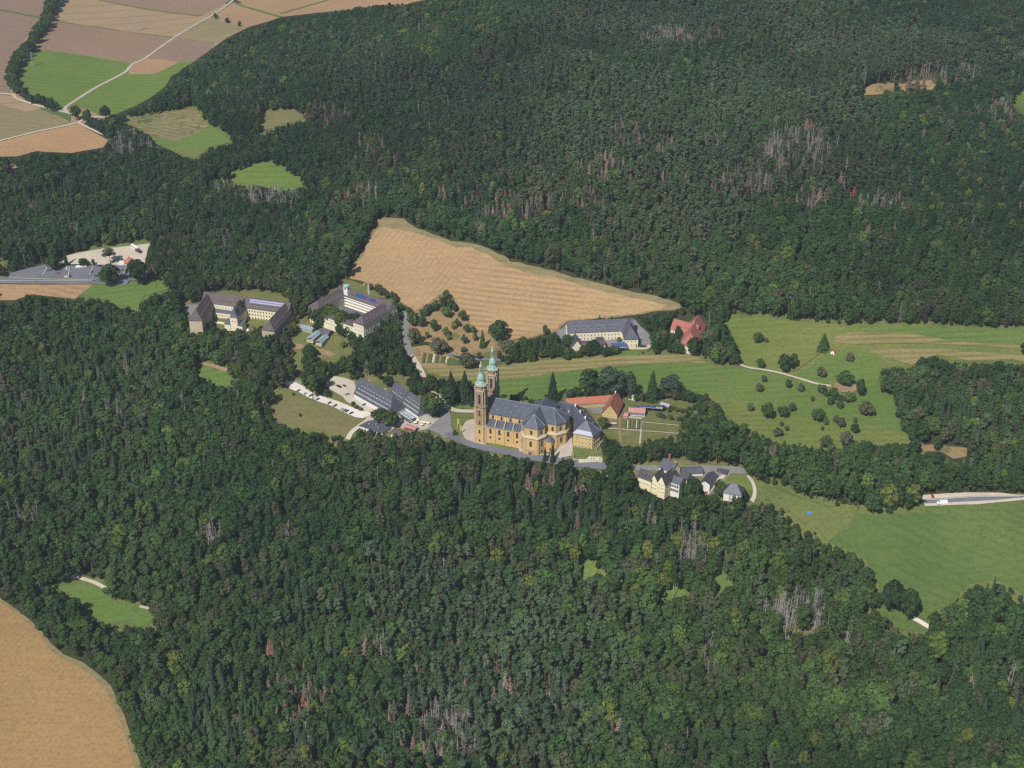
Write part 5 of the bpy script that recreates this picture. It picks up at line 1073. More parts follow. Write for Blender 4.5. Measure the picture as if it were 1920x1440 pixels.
    b = MB(); b.lathe(c, c, [(.1,68.3),(.32,68.6),(.32,68.9),(.08,69.2)], 6); b.bar((c,c,69.1),(c,c,71.0),.07,4); b.bar((c-.5,c,70.3),(c+.5,c,70.3),.06,4); bpart(b, 'cross', 'gold', t)
    return t
tower(0, 0, 'nearer tower of the basilica'); tower(0, 26, 'farther tower of the basilica')
b = MB(); b.prism([(1,9),(-1.0,12),(-1.8,15),(-2.1,17.5),(-1.8,20),(-1.0,23),(1,26),(9,26),(9,9)], -3, 25.6, True); bpart(b, 'west_front', 'sandstone')
for z in (15.2, 24.9):
    b = MB(); b.prism([(.6,9.1),(-1.5,12),(-2.3,15),(-2.6,17.5),(-2.3,20),(-1.5,23),(.6,25.9),(1.5,25.9),(1.5,9.1)], z, z+.8, True, True); bpart(b, 'cornice', 'stone_light')
b = MB(); b.add([(2.2,10.5,25.6),(2.2,24.5,25.6),(2.2,22,29.5),(2.2,19.6,33.5),(2.2,17.5,35.6),(2.2,15.4,33.5),(2.2,13,29.5),(3.4,10.5,25.6),(3.4,24.5,25.6),(3.4,22,29.5),(3.4,19.6,33.5),(3.4,17.5,35.6),(3.4,15.4,33.5),(3.4,13,29.5)],
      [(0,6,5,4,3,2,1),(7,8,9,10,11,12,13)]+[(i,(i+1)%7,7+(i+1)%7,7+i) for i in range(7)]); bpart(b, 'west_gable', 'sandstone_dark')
for y in (12.2, 17.5, 22.8):
    zb = 36 if y == 17.5 else 28.2; b = MB(); b.lathe(2.8, y, [(.45,zb-1.4),(.45,zb),(.35,zb+.2),(.5,zb+1.0),(.42,zb+1.8),(.2,zb+2.1),(.26,zb+2.5),(.05,zb+2.8)], 7); bpart(b, 'statue', 'stone_light')
for y in (13.4, 17.5, 21.6): bwin(BAS, (-2.2 if y == 17.5 else -1.75, y, 16.6), R(-90), 2.0, 5.4); bwin(BAS, (-2.2 if y == 17.5 else -1.75, y, 1.0 if y == 17.5 else 6.5), R(-90), 2.4, 5.2)
# nave, aisles
b = MB(); b.prism([(4,6.6),(56,6.6),(56,28.4),(4,28.4)], -2, 24.6, True); bpart(b, 'nave_wall', 'sandstone')
for sy, ya, yb, a in ((-1, 1.0, 6.6, 0.0), (1, 34.0, 28.4, math.pi)):
    b = MB(); y0, y1 = sorted((ya, yb)); b.box(9, y0, -2, 38.0, y1, 16.6); bpart(b, 'aisle_wall', 'sandstone')
    b = MB(); yy = ya+sy*.45; b.box(8.9, min(yy,ya+.1), 16.0, 38.0, max(yy,ya+.1), 16.75); bpart(b, 'cornice', 'stone_light')
    edges = [9.4, 16.6, 23.7, 30.8, 37.9]
    for i in range(4):
        u0, u1 = edges[i], edges[i+1]; um = (u0+u1)/2; m = MB(); A = [(u0+.35, ya+sy*.5, 16.8),(u1-.35, ya+sy*.5, 16.8),(u1-1.2, yb, 20.3),(u0+1.2, yb, 20.3)]
        m.slab(A, [(0,1,2,3) if sy < 0 else (3,2,1,0)], .25); bpart(m, 'aisle_roof', 'slate')
        m = MB(); vs = [(u0+.35,ya+sy*.1,16.75),(u0+1.2,yb,20.2),(u0+.35,yb,16.75)]; m.add(vs+[(u1-.35,ya+sy*.1,16.75),(u1-1.2,yb,20.2),(u1-.35,yb,16.75)], [(0,1,2),(3,5,4)]); bpart(m, 'roof_cheek', 'slate')
        bwin(BAS, (um, ya+sy*.06, 10.6), a, 2.1, 4.8); bwin(BAS, (um, ya+sy*.06, 6.4), a, 1.9, 2.0, False); bwin(BAS, (um, yb+sy*.06, 20.6), a, 2.1, 3.4)
    for i, u0 in enumerate(edges):
        m = MB(); y2 = ya+sy*.45; m.box(u0-.55, min(ya+sy*.0,y2), -1, u0+.55, max(ya,y2), 17.3); bpart(m, 'pilaster', 'stone_light' if i in (0,4) else 'sandstone')
        if 0 < i < 4:
            m = MB(); m.add([(u0-.3,ya,16.7),(u0-.3,ya,18.0),(u0-.3,yb,21.6),(u0-.3,yb,16.7),(u0+.3,ya,16.7),(u0+.3,ya,18.0),(u0+.3,yb,21.6),(u0+.3,yb,16.7)], [(0,1,2,3),(7,6,5,4),(1,5,6,2),(0,4,5,1)]); bpart(m, 'buttress_wall', 'stone_light')
        m = MB(); m.box(u0-.45, min(yb,yb+sy*.35), 19.5, u0+.45, max(yb,yb+sy*.35), 24.3); bpart(m, 'pilaster', 'sandstone')
# transepts and choir share one eaves line
TR = [(38,6.6),(38,2.0),(42.2,-3.9),(52.0,-3.9),(55.6,2.0),(55.6,6.6)]
def mir(p): return [(x, 35-y) for x, y in p][::-1]
CH = [(50,6.6),(63.2,6.6),(68.4,12.4),(68.4,22.6),(63.2,28.4),(50,28.4)]
for nm, P in (('transept_wall', TR), ('transept_wall', mir(TR)), ('choir_wall', CH)):
    b = MB(); b.prism(P, 17.0, 24.6, True); bpart(b, nm, 'sandstone')
    b = MB(); b.prism(offset(P, 1.0), -2, 16.2, True); bpart(b, nm, 'sandstone')
    o = offset(P, 1.8); ii = offset(P, 0.1); n = len(o); b = MB(); b.add([(x,y,16.2) for x,y in o]+[(x,y,16.7) for x,y in o]+[(x,y,17.9) for x,y in ii], [(i,(i+1)%n,n+(i+1)%n,n+i) for i in range(n)]+[(n+i,n+(i+1)%n,2*n+(i+1)%n,2*n+i) for i in range(n)]+[tuple(range(n-1,-1,-1))]); bpart(b, 'ledge', 'stone_light')
    b = MB(); b.prism(offset(P, 0.45), 23.9, 24.75, True, True); bpart(b, 'cornice', 'stone_light')
    Q = ccw(P)
    for i in range(n):
        p = Vector(Q[i]); q = Vector(Q[(i+1)%n]); d = q-p; L = d.length
        if L < 4.4 or (abs(p.y-q.y) < .01 and 6 < p.y < 29 and nm != 'choir_wall') or (p.x < 51 and q.x < 51 and nm == 'choir_wall'): continue
        u = d/L; a = math.atan2(u.y, u.x); nn = Vector((u.y,-u.x)); big = L > 8
        for f in ((.5,) if not (nm == 'choir_wall' and big and L > 11) else (.3,.8)):
            m = p+u*L*f
            if nm == 'choir_wall' and f == .3: continue
            c1 = m+nn*.05; bwin(BAS, (c1.x,c1.y,18.9), a, 2.2, 4.0); c2 = m+nn*1.05; bwin(BAS, (c2.x,c2.y,9.0), a, 2.2, 5.2)
            if not (nm == 'transept_wall' and big): bwin(BAS, (c2.x,c2.y,4.2), a, 1.8, 2.0, False)
        for f in (0.05, 0.95):
            for off, z0, z1 in ((0.12,17.8,23.9),(1.1,-1,16.1)):
                m = p+u*L*f+nn*off; w = MB(); w.box(-.5,-.28,z0,.5,.2,z1); bpart(w, 'pilaster', 'stone_light' if f < .5 else 'sandstone', loc=(m.x,m.y,0), rz=a)
Zr, Ze = 32.2, 24.9; o6 = 0.9; apex = (46.8,17.5,Zr)
def roofpart(vs, fs, name='roof', mat='slate'): b = MB(); b.slab([(x,y,z+.35) for x,y,z in vs], fs, .35); return bpart(b, name, mat)
f0 = [(38,6.6-o6,Ze),(37.2,1.8,Ze),(41.8,-4.8,Ze),(52.4,-4.8,Ze),(56.4,1.8,Ze),(56.2,6.6-o6,Ze)]
pk = (46.8,4.0,Zr-.2); pk2 = (46.8,31.0,Zr-.2); k0 = [(x,35-y,z) for x,y,z in f0]; che = (57.6,17.5,Zr)
roofpart([(4,17.5,Zr),(4,6.6-o6,Ze),(38,6.6-o6,Ze),apex], [(1,2,3,0)], 'nave_roof'); roofpart([(4,17.5,Zr),(4,28.4+o6,Ze),(38,28.4+o6,Ze),apex], [(0,3,2,1)], 'nave_roof')
for F, P, rev in ((f0, pk, False), (k0, pk2, True)):
    vs = F+[P, apex]; fs = [(0,1,6,7),(1,2,6),(2,3,6),(3,4,6),(4,5,7,6)]; roofpart(vs, [tuple(reversed(f)) for f in fs] if rev else fs, 'transept_roof')
c0 = [(56.2,6.6-o6,Ze),(63.6,5.7,Ze),(69.4,12.0,Ze),(69.4,23.0,Ze),(63.6,29.3,Ze),(56.2,28.4+o6,Ze)]
roofpart(c0+[apex, che], [(0,1,7,6),(1,2,7),(2,3,7),(3,4,7),(4,5,6,7)], 'choir_roof')
for a_, b_ in (((4,17.5,Zr),apex),(apex,che),(apex,pk),(apex,pk2),(pk,f0[2]),(pk,f0[3]),(pk,f0[1]),(pk,f0[4]),(che,c0[1]),(che,c0[2]),(che,c0[3]),(che,c0[4])):
    b = MB(); b.bar((a_[0],a_[1],a_[2]+.38),(b_[0],b_[1],b_[2]+.38),.13,5); bpart(b, 'ridge_cap', 'metal_sheet')
b = MB(); b.bar((46.8,17.5,Zr),(46.8,17.5,Zr+2.2),.09,4); b.bar((46.3,17.5,Zr+1.6),(47.3,17.5,Zr+1.6),.07,4); bpart(b, 'cross', 'gold')
for sy in (1, -1):                                             # rounded stair pavilions in the corner of transept and choir
    cy = 4.4 if sy > 0 else 30.6; P = [(58.6+3.7*math.cos(a), cy-sy*0+3.7*math.sin(a)) for a in np.linspace(0, 2*math.pi, 14, endpoint=False)]
    b = MB(); b.prism(P, -2, 12.4, True); bpart(b, 'stair_pavilion', 'sandstone'); b = MB(); b.prism(offset(P,.4), 12.0, 12.6, True, True); bpart(b, 'cornice', 'stone_light')
    b = MB(); b.lathe(58.6, cy, [(4.1,12.6),(3.7,13.5),(2.8,14.4),(1.5,15.0),(.3,15.3)], 14); bpart(b, 'pavilion_roof', 'slate_green', smooth=True)
    if sy > 0: bwin(BAS, (58.6+3.7*math.cos(R(-60)), cy+3.7*math.sin(R(-60)), 4.5), R(30), 1.3, 3.0); bwin(BAS, (58.6+3.7*math.cos(R(-125)), cy+3.7*math.sin(R(-125)), 4.5), R(-35), 1.3, 3.0)
b = MB(); b.box(-2.6,-.7,-1,2.6,0,6.4); b.add([(-3.0,-1.1,6.4),(3.0,-1.1,6.4),(0,-1.1,8.2),(-3.0,0,6.4),(3.0,0,6.4),(0,0,8.2)],[(0,1,2),(0,2,5,3),(2,1,4,5),(0,3,4,1)]); po = bpart(b, 'portal', 'stone_light', loc=(46.9,-4.95,0))
b = MB(); b.box(-1.4,-.78,0,1.4,-.70,5.0); b.build('door', M['wood'], po)
link('skylight', box_mesh('sk', (-.4,-.3,0,.4,.3,.25), ('metal_sheet',), 'skylight'), BAS, (60.5,10,29.4))
for i in range(10):
    link('hatch', box_mesh('hatch', (-.35,-.3,0,.35,.3,.4), ('metal_sheet',), 'hatch'), BAS, (9+i*3.4+random.uniform(-.8,.8), 14.0-(i%3)*2.4, 24.9+(14.0-(i%3)*2.4-5.7)/11.8*7.3+.3))

# ---- convent beside the choir
def cw(px, py, z): p = W2(px, py, z); return (p.x, p.y, z)
E1, E2, I1, E3, E4, E5, E6, E0 = [cw(a, b, 17.2) for a, b in ((1041,766),(1066,776),(1077,796),(1073.7,813),(1111.7,820),(1128,808),(1097,766),(1051,750))]
r1, r2, r3 = cw(1099.5,789.6,25.2), cw(1073,757,25.2), cw(1050,754,23.8)
z0c = 5.0; cA = Vector(E3[:2]); con = Bld('convent', cA, E4, 'ochre convent with a big blue slate mansard roof east of the basilica', 'monastery', z0=z0c)
def cl(p): q = con.loc(p); return (q[0], q[1], p[2]-z0c)
V = [cl(p) for p in (E1,E2,I1,E3,E4,E5,E6,E0,r1,r2,r3)]
b = MB(); foot = offset([v[:2] for v in V[:8]], -0.6); b.prism(foot, -5, 12.1, True); b.build('wall', M['yellow_stone'], con.e)
for fs in ((0,1,9,10),(1,2,3,8,9),(3,4,8),(4,5,8),(5,6,9,8),(6,7,10,9),(7,0,10)):
    vs = [V[i] for i in fs]; m = MB(); m.slab([(x,y,z+.35) for x,y,z in vs], [tuple(range(len(vs)))] , .3); m.build('roof', M['slate'], con.e)
for i, j in ((8,9),(9,10),(3,8),(4,8),(5,8)):
    m = MB(); a_, b_ = V[i], V[j]; m.bar((a_[0],a_[1],a_[2]+.4),(b_[0],b_[1],b_[2]+.4),.14,5); m.build('ridge_cap', M['metal_sheet'], con.e)
for a_, b_, c_ in ((3,4,8),(0,1,9)):
    A, B = Vector(V[a_]), Vector(V[b_]); top = Vector(V[c_]); up = Vector(V[10]) if a_ == 0 else top; f = .30
    A2 = A.lerp(up, f); B2 = B.lerp(top, f); o = Vector((0,0,.42)); m = MB(); m.slab([tuple(A+o),tuple(B+o),tuple(B2+o),tuple(A2+o)], [(0,1,2,3)], .05); m.build('mansard_band', M['metal_sheet'], con.e)
ff = ccw(foot)
for i in range(len(ff)):
    P, Q = Vector(ff[i]), Vector(ff[(i+1)%len(ff)]); L = (Q-P).length
    if L > 5: con.row(P, Q, (1.2,4.9,8.6), max(2,int(L/2.7)), 1.1, 1.7, 0.8, 'white')
    if L > 5: m = MB(); m.box(0,-.12,11.2,L,.1,11.9); m.build('cornice', M['stone_light'], con.e, loc=(P.x,P.y,0), rz=math.atan2((Q-P).y,(Q-P).x))
for f in (.15,.5,.85):
    p = Vector(V[8]).lerp(Vector(V[9]), f); con.chim((p.x+.8,p.y), p.z-.4, p.z+1.8, 1.0, 'white')
dm = dormer_mesh(1.1, 1.0, 'slate')
for f in (.2,.4,.6,.8): p = Vector(V[5]).lerp(Vector(V[6]), f).lerp(Vector(V[8]).lerp(Vector(V[9]), f), .35); d = Vector(V[6])-Vector(V[5]); link('dormer', dm, con.e, (p.x,p.y,p.z+.1), math.atan2(d.y,d.x))

# ---- red roofed farm behind the convent
A, B = W2(1087,756,13), W2(1138,752,13); fm = Bld('farmstead', A, B, 'red tiled farmstead round a small grey yard behind the convent', 'farm', z0=9.0); L = span(A,B)
fm.block([(-10,-.3),(L+4,-.3),(L+4,8),(-10,8)], 3.6, 6.6, 'yellow_stone', 'orange_tile', over=.6)
fm.row((0,-.3),(L,-.3),(1.0,),8,1.1,1.5,1.0,'white')
gA = Vector(fm.loc(W2(1129,773,13))); gB = Vector(fm.loc(W2(1157.4,777,13))); gu = (gB-gA).normalized(); gn = Vector((-gu.y,gu.x)); D_ = 21
fm.block([gA,gB,gB+gn*D_,gA+gn*D_], 3.6, 11.6, 'yellow_stone', 'red_tile', 'BC', over=.6)
fm.row(gA,gB,(0.9,),5,1.0,1.4,.8,'white'); fm.row(gA,gB,(4.3,),3,.9,1.2,3.5,'white'); fm.row(gB,gB+gn*D_,(1.0,),8,1.0,1.3,1.0,'white')
for sgn, P, Q in ((1,gB,gB+gn*D_),(-1,gA+gn*D_,gA)): fm.dorm(P,Q,5.2,1.6,6,1.5,dormer_mesh(.8,.7,'red_tile','bright',1.6)); fm.dorm(P,Q,7.6,3.4,4,1.5,dormer_mesh(.8,.7,'red_tile','bright',1.6))
fm.chim((gA+gB)/2+gn*19, 10.6, 13.2, .8, 'white'); m = MB(); m.bar((12,3.8,6),(12,3.8,8.6),.06,4); m.build('lightning_rod', M['metal_sheet'], fm.e)

# ---- long garden glasshouse with pink roof, and sheds
def simple(name, a, b, z, dep, h, hr, wall, roof, label, cat='building', hip=(0,0), ridge='AB', over=.4, win=0, wframe='white', ww=1.0, wh=1.2, wz=(1.1,), x0=0.0, x1=0.0, group=None, z0=None, side=0):
    A, B = W2(*a, z), W2(*b, z); u = (B-A).normalized(); A = A-u*x0; B = B+u*x1; s = Bld(name, A, B, label, cat, group, z0=z-h if z0 is None else z0); L = span(A,B)
    q = [(0,0),(L,0),(L,dep),(0,dep)] if dep > 0 else [(L,0),(0,0),(0,dep),(L,dep)]
    s.block(q, h, h+hr, wall, roof, ridge, hip, over); s.L = L; s.q = q; s.h = h; s.hr = hr
    if win: s.row(q[0], q[1], wz, win, ww, wh, .8, wframe)
    if side: s.row(q[1], q[2], wz, side, ww, wh, .8, wframe); s.row(q[3], q[0], wz, side, ww, wh, .8, wframe)
    return s
gh = simple('garden_glasshouse', (1179,772), (1209,774), 12, 6.5, 3.2, 1.6, 'white', 'pink_sheet', 'long garden shed with pink roof and white glazed front', 'shed', win=9, ww=2.0, wh=2.2, wz=(.5,))
m = MB(); m.box(8,7.2,3.6,26,9.6,3.8)
for i in range(6): link('solar_panel', box_mesh('sp', (-1.4,-1.0,0,1.4,1.0,.08), ('solar',), 'solar_panel'), gh.e, (4+i*3.0, 8.6, 3.9))
m.build('rear_roof', M['metal_sheet'], gh.e)
simple('garden_shed', (1170,780), (1176,781), 11, 6, 2.4, 1.0, 'pink_sheet', 'pink_sheet', 'little pink hut left of the long garden shed', 'shed')
simple('garden_shed', (1238,758), (1253,763), 11, 4, 2.4, .8, 'wood', 'metal_sheet', 'pale roofed hut among bushes at the top of the convent garden', 'shed')
simple('garden_shed', (1179,743), (1192,745), 11, 3.5, 2.2, .5, 'white', 'metal_sheet', 'white roofed shelter in the trees behind the farm', 'shed')

# ---- long white building with slate roof
A, B = W2(1065,623,21), W2(1168,619,21); L = span(A,B)+9; wb = Bld('white_guesthouse', A, B, 'long white building with a grey slate roof and a cross wing at its right end', z0=12.0)
wb.block(rect(L,14), 9, 16, 'cream', 'slate_grey', over=.6)
wb.row((0,0),(46,0),(1.2,4.4),15,1.0,2.0,1.0,'bright'); wb.row((0,14),(0,0),(1.5,4.5,8.0),3,1.0,1.6,1.5,'bright')
wb.block([(46.5,-14),(58,-14),(58,6.9),(46.5,6.9)], 8, 16.5, 'cream', 'slate_grey', 'BC', (5,0), .6); wb.row((46.5,-14),(58,-14),(1.2,4.4),3,1.0,1.6,1.0,'bright'); wb.row((58,-14),(58,6),(1.2,4.4),5,1.0,1.6,1.0,'bright')
dmw = dormer_mesh(1.3, .9, 'slate_grey', 'bright', 1.8); wb.dorm((1,0),(46,0),10.6,1.5,6,3,dmw); wb.dorm((2,0),(46,0),13.2,3.9,11,2,dormer_mesh(.9,.6,'slate_grey','bright',1.4))
m = MB(); m.box(24,-2.2,-1,30,0,3.6); m.build('porch', M['slate_green'], wb.e)
wb.block([(1,-17),(10,-17),(10,-4),(1,-4)], 3.5, 9.5, 'cream', 'slate', 'BC', over=.5); wb.block([(10.2,-15),(30,-15),(30,-6),(10.2,-6)], 3.2, 4.6, 'cream', 'violet_tile', over=.3)
wb.chim((14,8), 15, 17.2, .8); wb.chim((34,8), 15, 17.2, .8)
A, B = W2(1147,652,16), W2(1177,650,16); pv = Bld('solar_carport', A, B, 'carport roofed with blue solar panels below the long white building', 'carport', z0=12.5); L = span(A,B)
for x in (1,L/2,L-1):
    for y in (.6,7.4): m = MB(); m.bar((x,y,-1),(x,y,2.9+y*.12),.1,4); m.build('post', M['metal_sheet'], pv.e)
for j in range(4):
    for i in range(7): o = link('solar_panel', box_mesh('pv', (-.93,-.93,0,.93,.93,.06), ('solar',), 'solar_panel'), pv.e, (1+i*(L-2)/6, 1+j*2.0, 3.25+j*.24)); o.rotation_euler[0] = R(7)
m = MB(); m.add([(0,0,3.1),(L,0,3.1),(L,8.2,4.1),(0,8.2,4.1),(0,0,2.9),(L,0,2.9),(L,8.2,3.9),(0,8.2,3.9)],[(0,1,2,3),(7,6,5,4),(0,4,5,1),(1,5,6,2),(2,6,7,3),(3,7,4,0)]); m.build('deck', M['bright'], pv.e)

# ---- red roofed house at the meadow
A, B = W2(1259,615,22), W2(1288,623,22); rh = Bld('red_roofed_house', A, B, 'cream house with two steep red tiled wings at the meadow edge', 'house', z0=14.0); L = span(A,B)
rh.block([(-.5,0),(L+8,0),(L+8,11),(-.5,11)], 7.4, 14.2, 'cream', 'dull_red_tile', over=.5); rh.row((0,0),(L,0),(1.0,4.2),5,1.1,1.5,.8,'bright'); rh.dorm((1,0),(L+2,0),9.4,1.9,5,1,dormer_mesh(1.1,1.0,'dull_red_tile','bright',1.8))
wA = Vector(rh.loc(W2(1308,648,20.5))); wB = Vector(rh.loc(W2(1323,610,20.5))); u_ = (wB-wA).normalized(); n_ = Vector((-u_.y,u_.x)); D_ = 14.5
rh.block([wA,wB,wB+n_*D_,wA+n_*D_], 6.8, 15.2, 'cream', 'dull_red_tile', hip=(4.5,0), over=.6); rh.row(wB+n_*D_,wA+n_*D_,(1.0,4.2),9,1.1,1.5,1,'bright'); rh.row(wA+n_*D_,wA,(1.0,4.2,7.6),3,1.1,1.5,2.5,'bright'); rh.row(wA,wB,(1.0,4.0),9,1.1,1.5,1,'bright')
rh.dorm(wB+n_*D_,wA+n_*D_,9.4,2.2,4,5,dormer_mesh(1.4,1.0,'dull_red_tile','wood',1.8)); rh.chim(wA.lerp(wB,.6)+n_*8, 13.6, 16.6, .9)

# ---- courtyard convent under scaffolding
A, B = W2(590,574,28), W2(688,608,28); cy = Bld('courtyard_convent', A, B, 'large four winged building round a courtyard with a copper belfry', 'monastery', z0=16.0); L = span(A,B)
cy.block([(-3,30),(58,30),(58,42),(-3,42)], 12, 17.2, 'cream', 'violet_tile', over=.6, wname='north_wing_wall')
cy.block([(-4,-3),(8,-3),(8,30),(-4,30)], 12, 17.2, 'cream', 'violet_tile', 'BC', (5,0), .6); cy.block([(47,-3),(58.5,-3),(58.5,30),(47,30)], 12, 17.2, 'cream', 'violet_tile', 'BC', (5,0), .6)
cy.block([(8,-3),(47,-3),(47,6),(8,6)], 7.2, 8.6, 'cream', 'violet_tile', over=.4)
cy.row((8,-3),(47,-3),(1.2,4.2),13,1.2,1.5,1,'bright'); cy.row((58.5,-3),(58.5,42),(1.2,4.4,8.0),15,1.2,1.6,1,'bright'); cy.row((47,-3),(58.5,-3),(1.2,4.4,8.0),3,1.2,1.6,1,'bright'); cy.row((-4,-3),(8,-3),(1.2,4.4,8.0),3,1.2,1.6,1,'bright'); cy.row((-4,42),(-4,-3),(1.2,4.4,8.0),14,1.2,1.6,1,'bright')
cy.row((8.2,30),(46.8,30),(1.2,4.0,6.9,9.6),13,1.4,1.5,1,'bright')
for z in (3.2,6.1,8.9,11.6): m = MB(); m.box(8.3,28.6,z-.25,46.8,29.95,z); m.box(8.3,28.5,z,46.8,28.62,z+.85); m.build('balcony', M['bright'], cy.e)
dmv = dormer_mesh(1.2, 1.1, 'violet_tile', 'bright', 2.0); cy.dorm((8,30),(47,30),13.1,1.4,14,1,dmv); cy.dorm((8,6),(8,30),13.1,1.4,8,1,dmv); cy.dorm((58.5,-1),(58.5,34),13.1,1.4,11,1,dmv); cy.dorm((47,30),(47,2),13.1,1.4,9,1,dmv)
for i in range(9): o = link('solar_panel', box_mesh('sv', (-1.0,-1.6,0,1.0,1.6,.1), ('solar',), 'solar_panel'), cy.e, (19+i*2.1+(4 if i > 5 else 0), 33.2, 15.2)); o.rotation_euler[0] = R(41)
tb = empty('belfry', (0,0,0)); tb.parent = cy.e; tb.location = (8.5, 33.0, 0)
m = MB(); m.box(-2.2,-2.2,8,2.2,2.2,17.4); m.build('tower_shaft', M['white'], tb)
for X in (-1.75,1.75):
    for Y in (-1.75,1.75): m = MB(); m.box(X-.42,Y-.42,17.4,X+.42,Y+.42,20.8); m.build('pillar', M['bright'], tb)
m = MB(); m.prism([(-2.5,-2.5),(2.5,-2.5),(2.5,2.5),(-2.5,2.5)], 20.8, 21.2, True, True); m.lathe(0,0,[(3.4,21.2),(3.2,21.8),(2.3,22.4),(.8,22.8)],4,R(45)); m.build('copper_cap', M['copper'], tb)
m = MB(); m.lathe(0,0,[(.2,20.6),(.7,19.2),(.9,18.5)],8); m.build('bell', M['copper_dark'], tb)
fz = max(TZ((cy.e.matrix_basis@Vector((x_,y_,0)))[:2]) for x_ in (9,28,46) for y_ in (7,18,29))-16.0+.1; m = MB(); m.box(8.2,6.2,-3,46.8,29.9,fz); m.build('courtyard_floor', M['asphalt'], cy.e)
# scaffold tower crane standing in the yard
cx, cyy, cz = [float(v) for v in ground(693,583)]
cr = empty('tower_crane', (cx,cyy,cz), R(-12), label='slim tower crane with an orange jib standing in the courtyard', cat='crane')
m = MB()
for X in (-.5,.5):
    for Y in (-.5,.5): m.bar((X,Y,0),(X,Y,26),.09,4)
for k in range(17):
    z = k*1.5; m.bar((-.5,-.5,z),(.5,-.5,z+1.5),.06,3); m.bar((-.5,.5,z+1.5),(.5,.5,z),.06,3); m.bar((.5,-.5,z),(.5,.5,z+1.5),.06,3)
m.build('mast', M['bright'], cr)
m = MB(); m.bar((-4,-.3,26),(10,-.3,26.4),.10,4); m.bar((-4,.3,26),(10,.3,26.4),.10,4); m.bar((-4,0,27),(10,0,26.9),.09,4)
for k in range(14): m.bar((-4+k,-.3,26),(-3.5+k,0,27),.05,3); m.bar((-3.5+k,0,27),(-3+k,.3,26),.05,3)
m.build('jib', M['orange_tile'], cr); m = MB(); m.box(-4.4,-.6,24.8,-3.0,.6,26); m.build('counterweight', M['stone_light'], cr)

# ---- white school with three wings
A, B = W2(402,568.4,20), W2(514,583,20); L = span(A,B); sc = Bld('white_school', A, B, 'white boarding school with brown roofs, long side wings and a small chapel tower', 'school', z0=8.5)
sc.block([(-12,0),(L+13,0),(L+13,13),(-12,13)], 11.5, 18, 'cream', 'brown_tile', over=.6); sc.row((0,0),(27,0),(1.2,7.6),9,1.1,1.6,1,'bright'); sc.row((31,0),(L,0),(1.2,4.4,7.6),9,1.2,1.6,1,'stone_light')
m = MB(); m.slab([(0,-3.4,4.6),(24,-3.4,4.6),(24,.05,6.4),(0,.05,6.4)],[(0,1,2,3)],.3); m.build('lean_to_roof', M['slate_green'], sc.e); m = MB(); m.box(.3,-3.1,-2,23.8,-.05,4.5); m.build('lean_to_wall', M['cream'], sc.e); sc.row((.3,-3.1),(23.8,-3.1),(1.2,),8,1.1,1.6,1,'bright')
for nm_, a, b_, dd in (('l',(354,599),(377,565),-11.5),('r',(514,620),(546,585),11.5)):
    P = Vector(sc.loc(W2(*a,19.5))); Q = Vector(sc.loc(W2(*b_,19.5))); u_ = (Q-P).normalized(); n_ = Vector((-u_.y,u_.x))
    q = [P,Q,Q+n_*dd,P+n_*dd] if dd > 0 else [Q,P,P+n_*dd,Q+n_*dd]
    q = q if dd > 0 else [Q, P, P+n_*dd, Q+n_*dd]
    hip = (4.5,0) if dd > 0 else (0,4.5)
    sc.block(q, 11, 18, 'stone_light', 'brown_tile', 'AB', hip, .6)
    if dd > 0: sc.row(P,Q,(1.2,4.4,7.6),14,1.1,1.6,1,'bright'); sc.dorm(P,Q,12.2,1.3,12,3,dormer_mesh(1.0,1.0,'brown_tile','bright',1.8)); sc.dorm(P,Q,14.6,3.6,8,3,dormer_mesh(.9,.7,'brown_tile','bright',1.4))
    else:
        R0, R1 = P+n_*dd, Q+n_*dd; sc.row(R0,R1,(1.2,4.4,7.6),13,1.1,1.6,1,'stone_light'); sc.dorm(R0,R1,12.2,1.3,12,2,dormer_mesh(1.0,1.0,'brown_tile','bright',1.8)); sc.dorm(R0,R1,14.6,3.6,8,2,dormer_mesh(.9,.7,'brown_tile','bright',1.4))
sc.dorm((1,0),(25,0),12.6,1.2,9,1,dormer_mesh(1.0,.9,'brown_tile','bright',1.8)); sc.dorm((31,0),(L,0),12.6,1.2,10,1,dormer_mesh(1.1,1.1,'brown_tile','bright',1.8))
sc.block([(23.5,-14),(31,-14),(31,5),(23.5,5)], 10.5, 17, 'cream', 'brown_tile', 'BC', over=.4)
tc = Vector(sc.loc(W2(441,596,17))); m = MB(); m.prism([(tc.x-3.4,tc.y-3.4),(tc.x+3.4,tc.y-3.4),(tc.x+3.4,tc.y+3.4),(tc.x-3.4,tc.y+3.4)], -3, 10.5, True); m.build('chapel_tower', M['cream'], sc.e); m = MB(); m.lathe(tc.x,tc.y,[(5.4,10.3),(3.4,13),(0.9,18.5),(0.05,20.2)],4,R(45)); m.build('tower_roof', M['slate'], sc.e)
m = MB(); m.box(tc.x-9,tc.y-4,-3,tc.x-3.5,tc.y+3,3.4); m.box(tc.x+3.5,tc.y-4,-3,tc.x+8,tc.y+3,3.4); m.build('tower_annex', M['cream'], sc.e); m = MB(); m.slab([(tc.x-9.3,tc.y-4.3,3.4),(tc.x-3.4,tc.y-4.3,3.4),(tc.x-3.4,tc.y+3.2,5.6),(tc.x-9.3,tc.y+3.2,5.6)],[(0,1,2,3)],.2); m.slab([(tc.x+3.4,tc.y-4.3,3.4),(tc.x+8.3,tc.y-4.3,3.4),(tc.x+8.3,tc.y+3.2,5.6),(tc.x+3.4,tc.y+3.2,5.6)],[(0,1,2,3)],.2); m.build('annex_roof', M['slate_green'], sc.e)
sc.row((tc.x-3.4,tc.y-3.45),(tc.x+3.4,tc.y-3.45),(6,),2,.8,1.6,1,'stone_light')
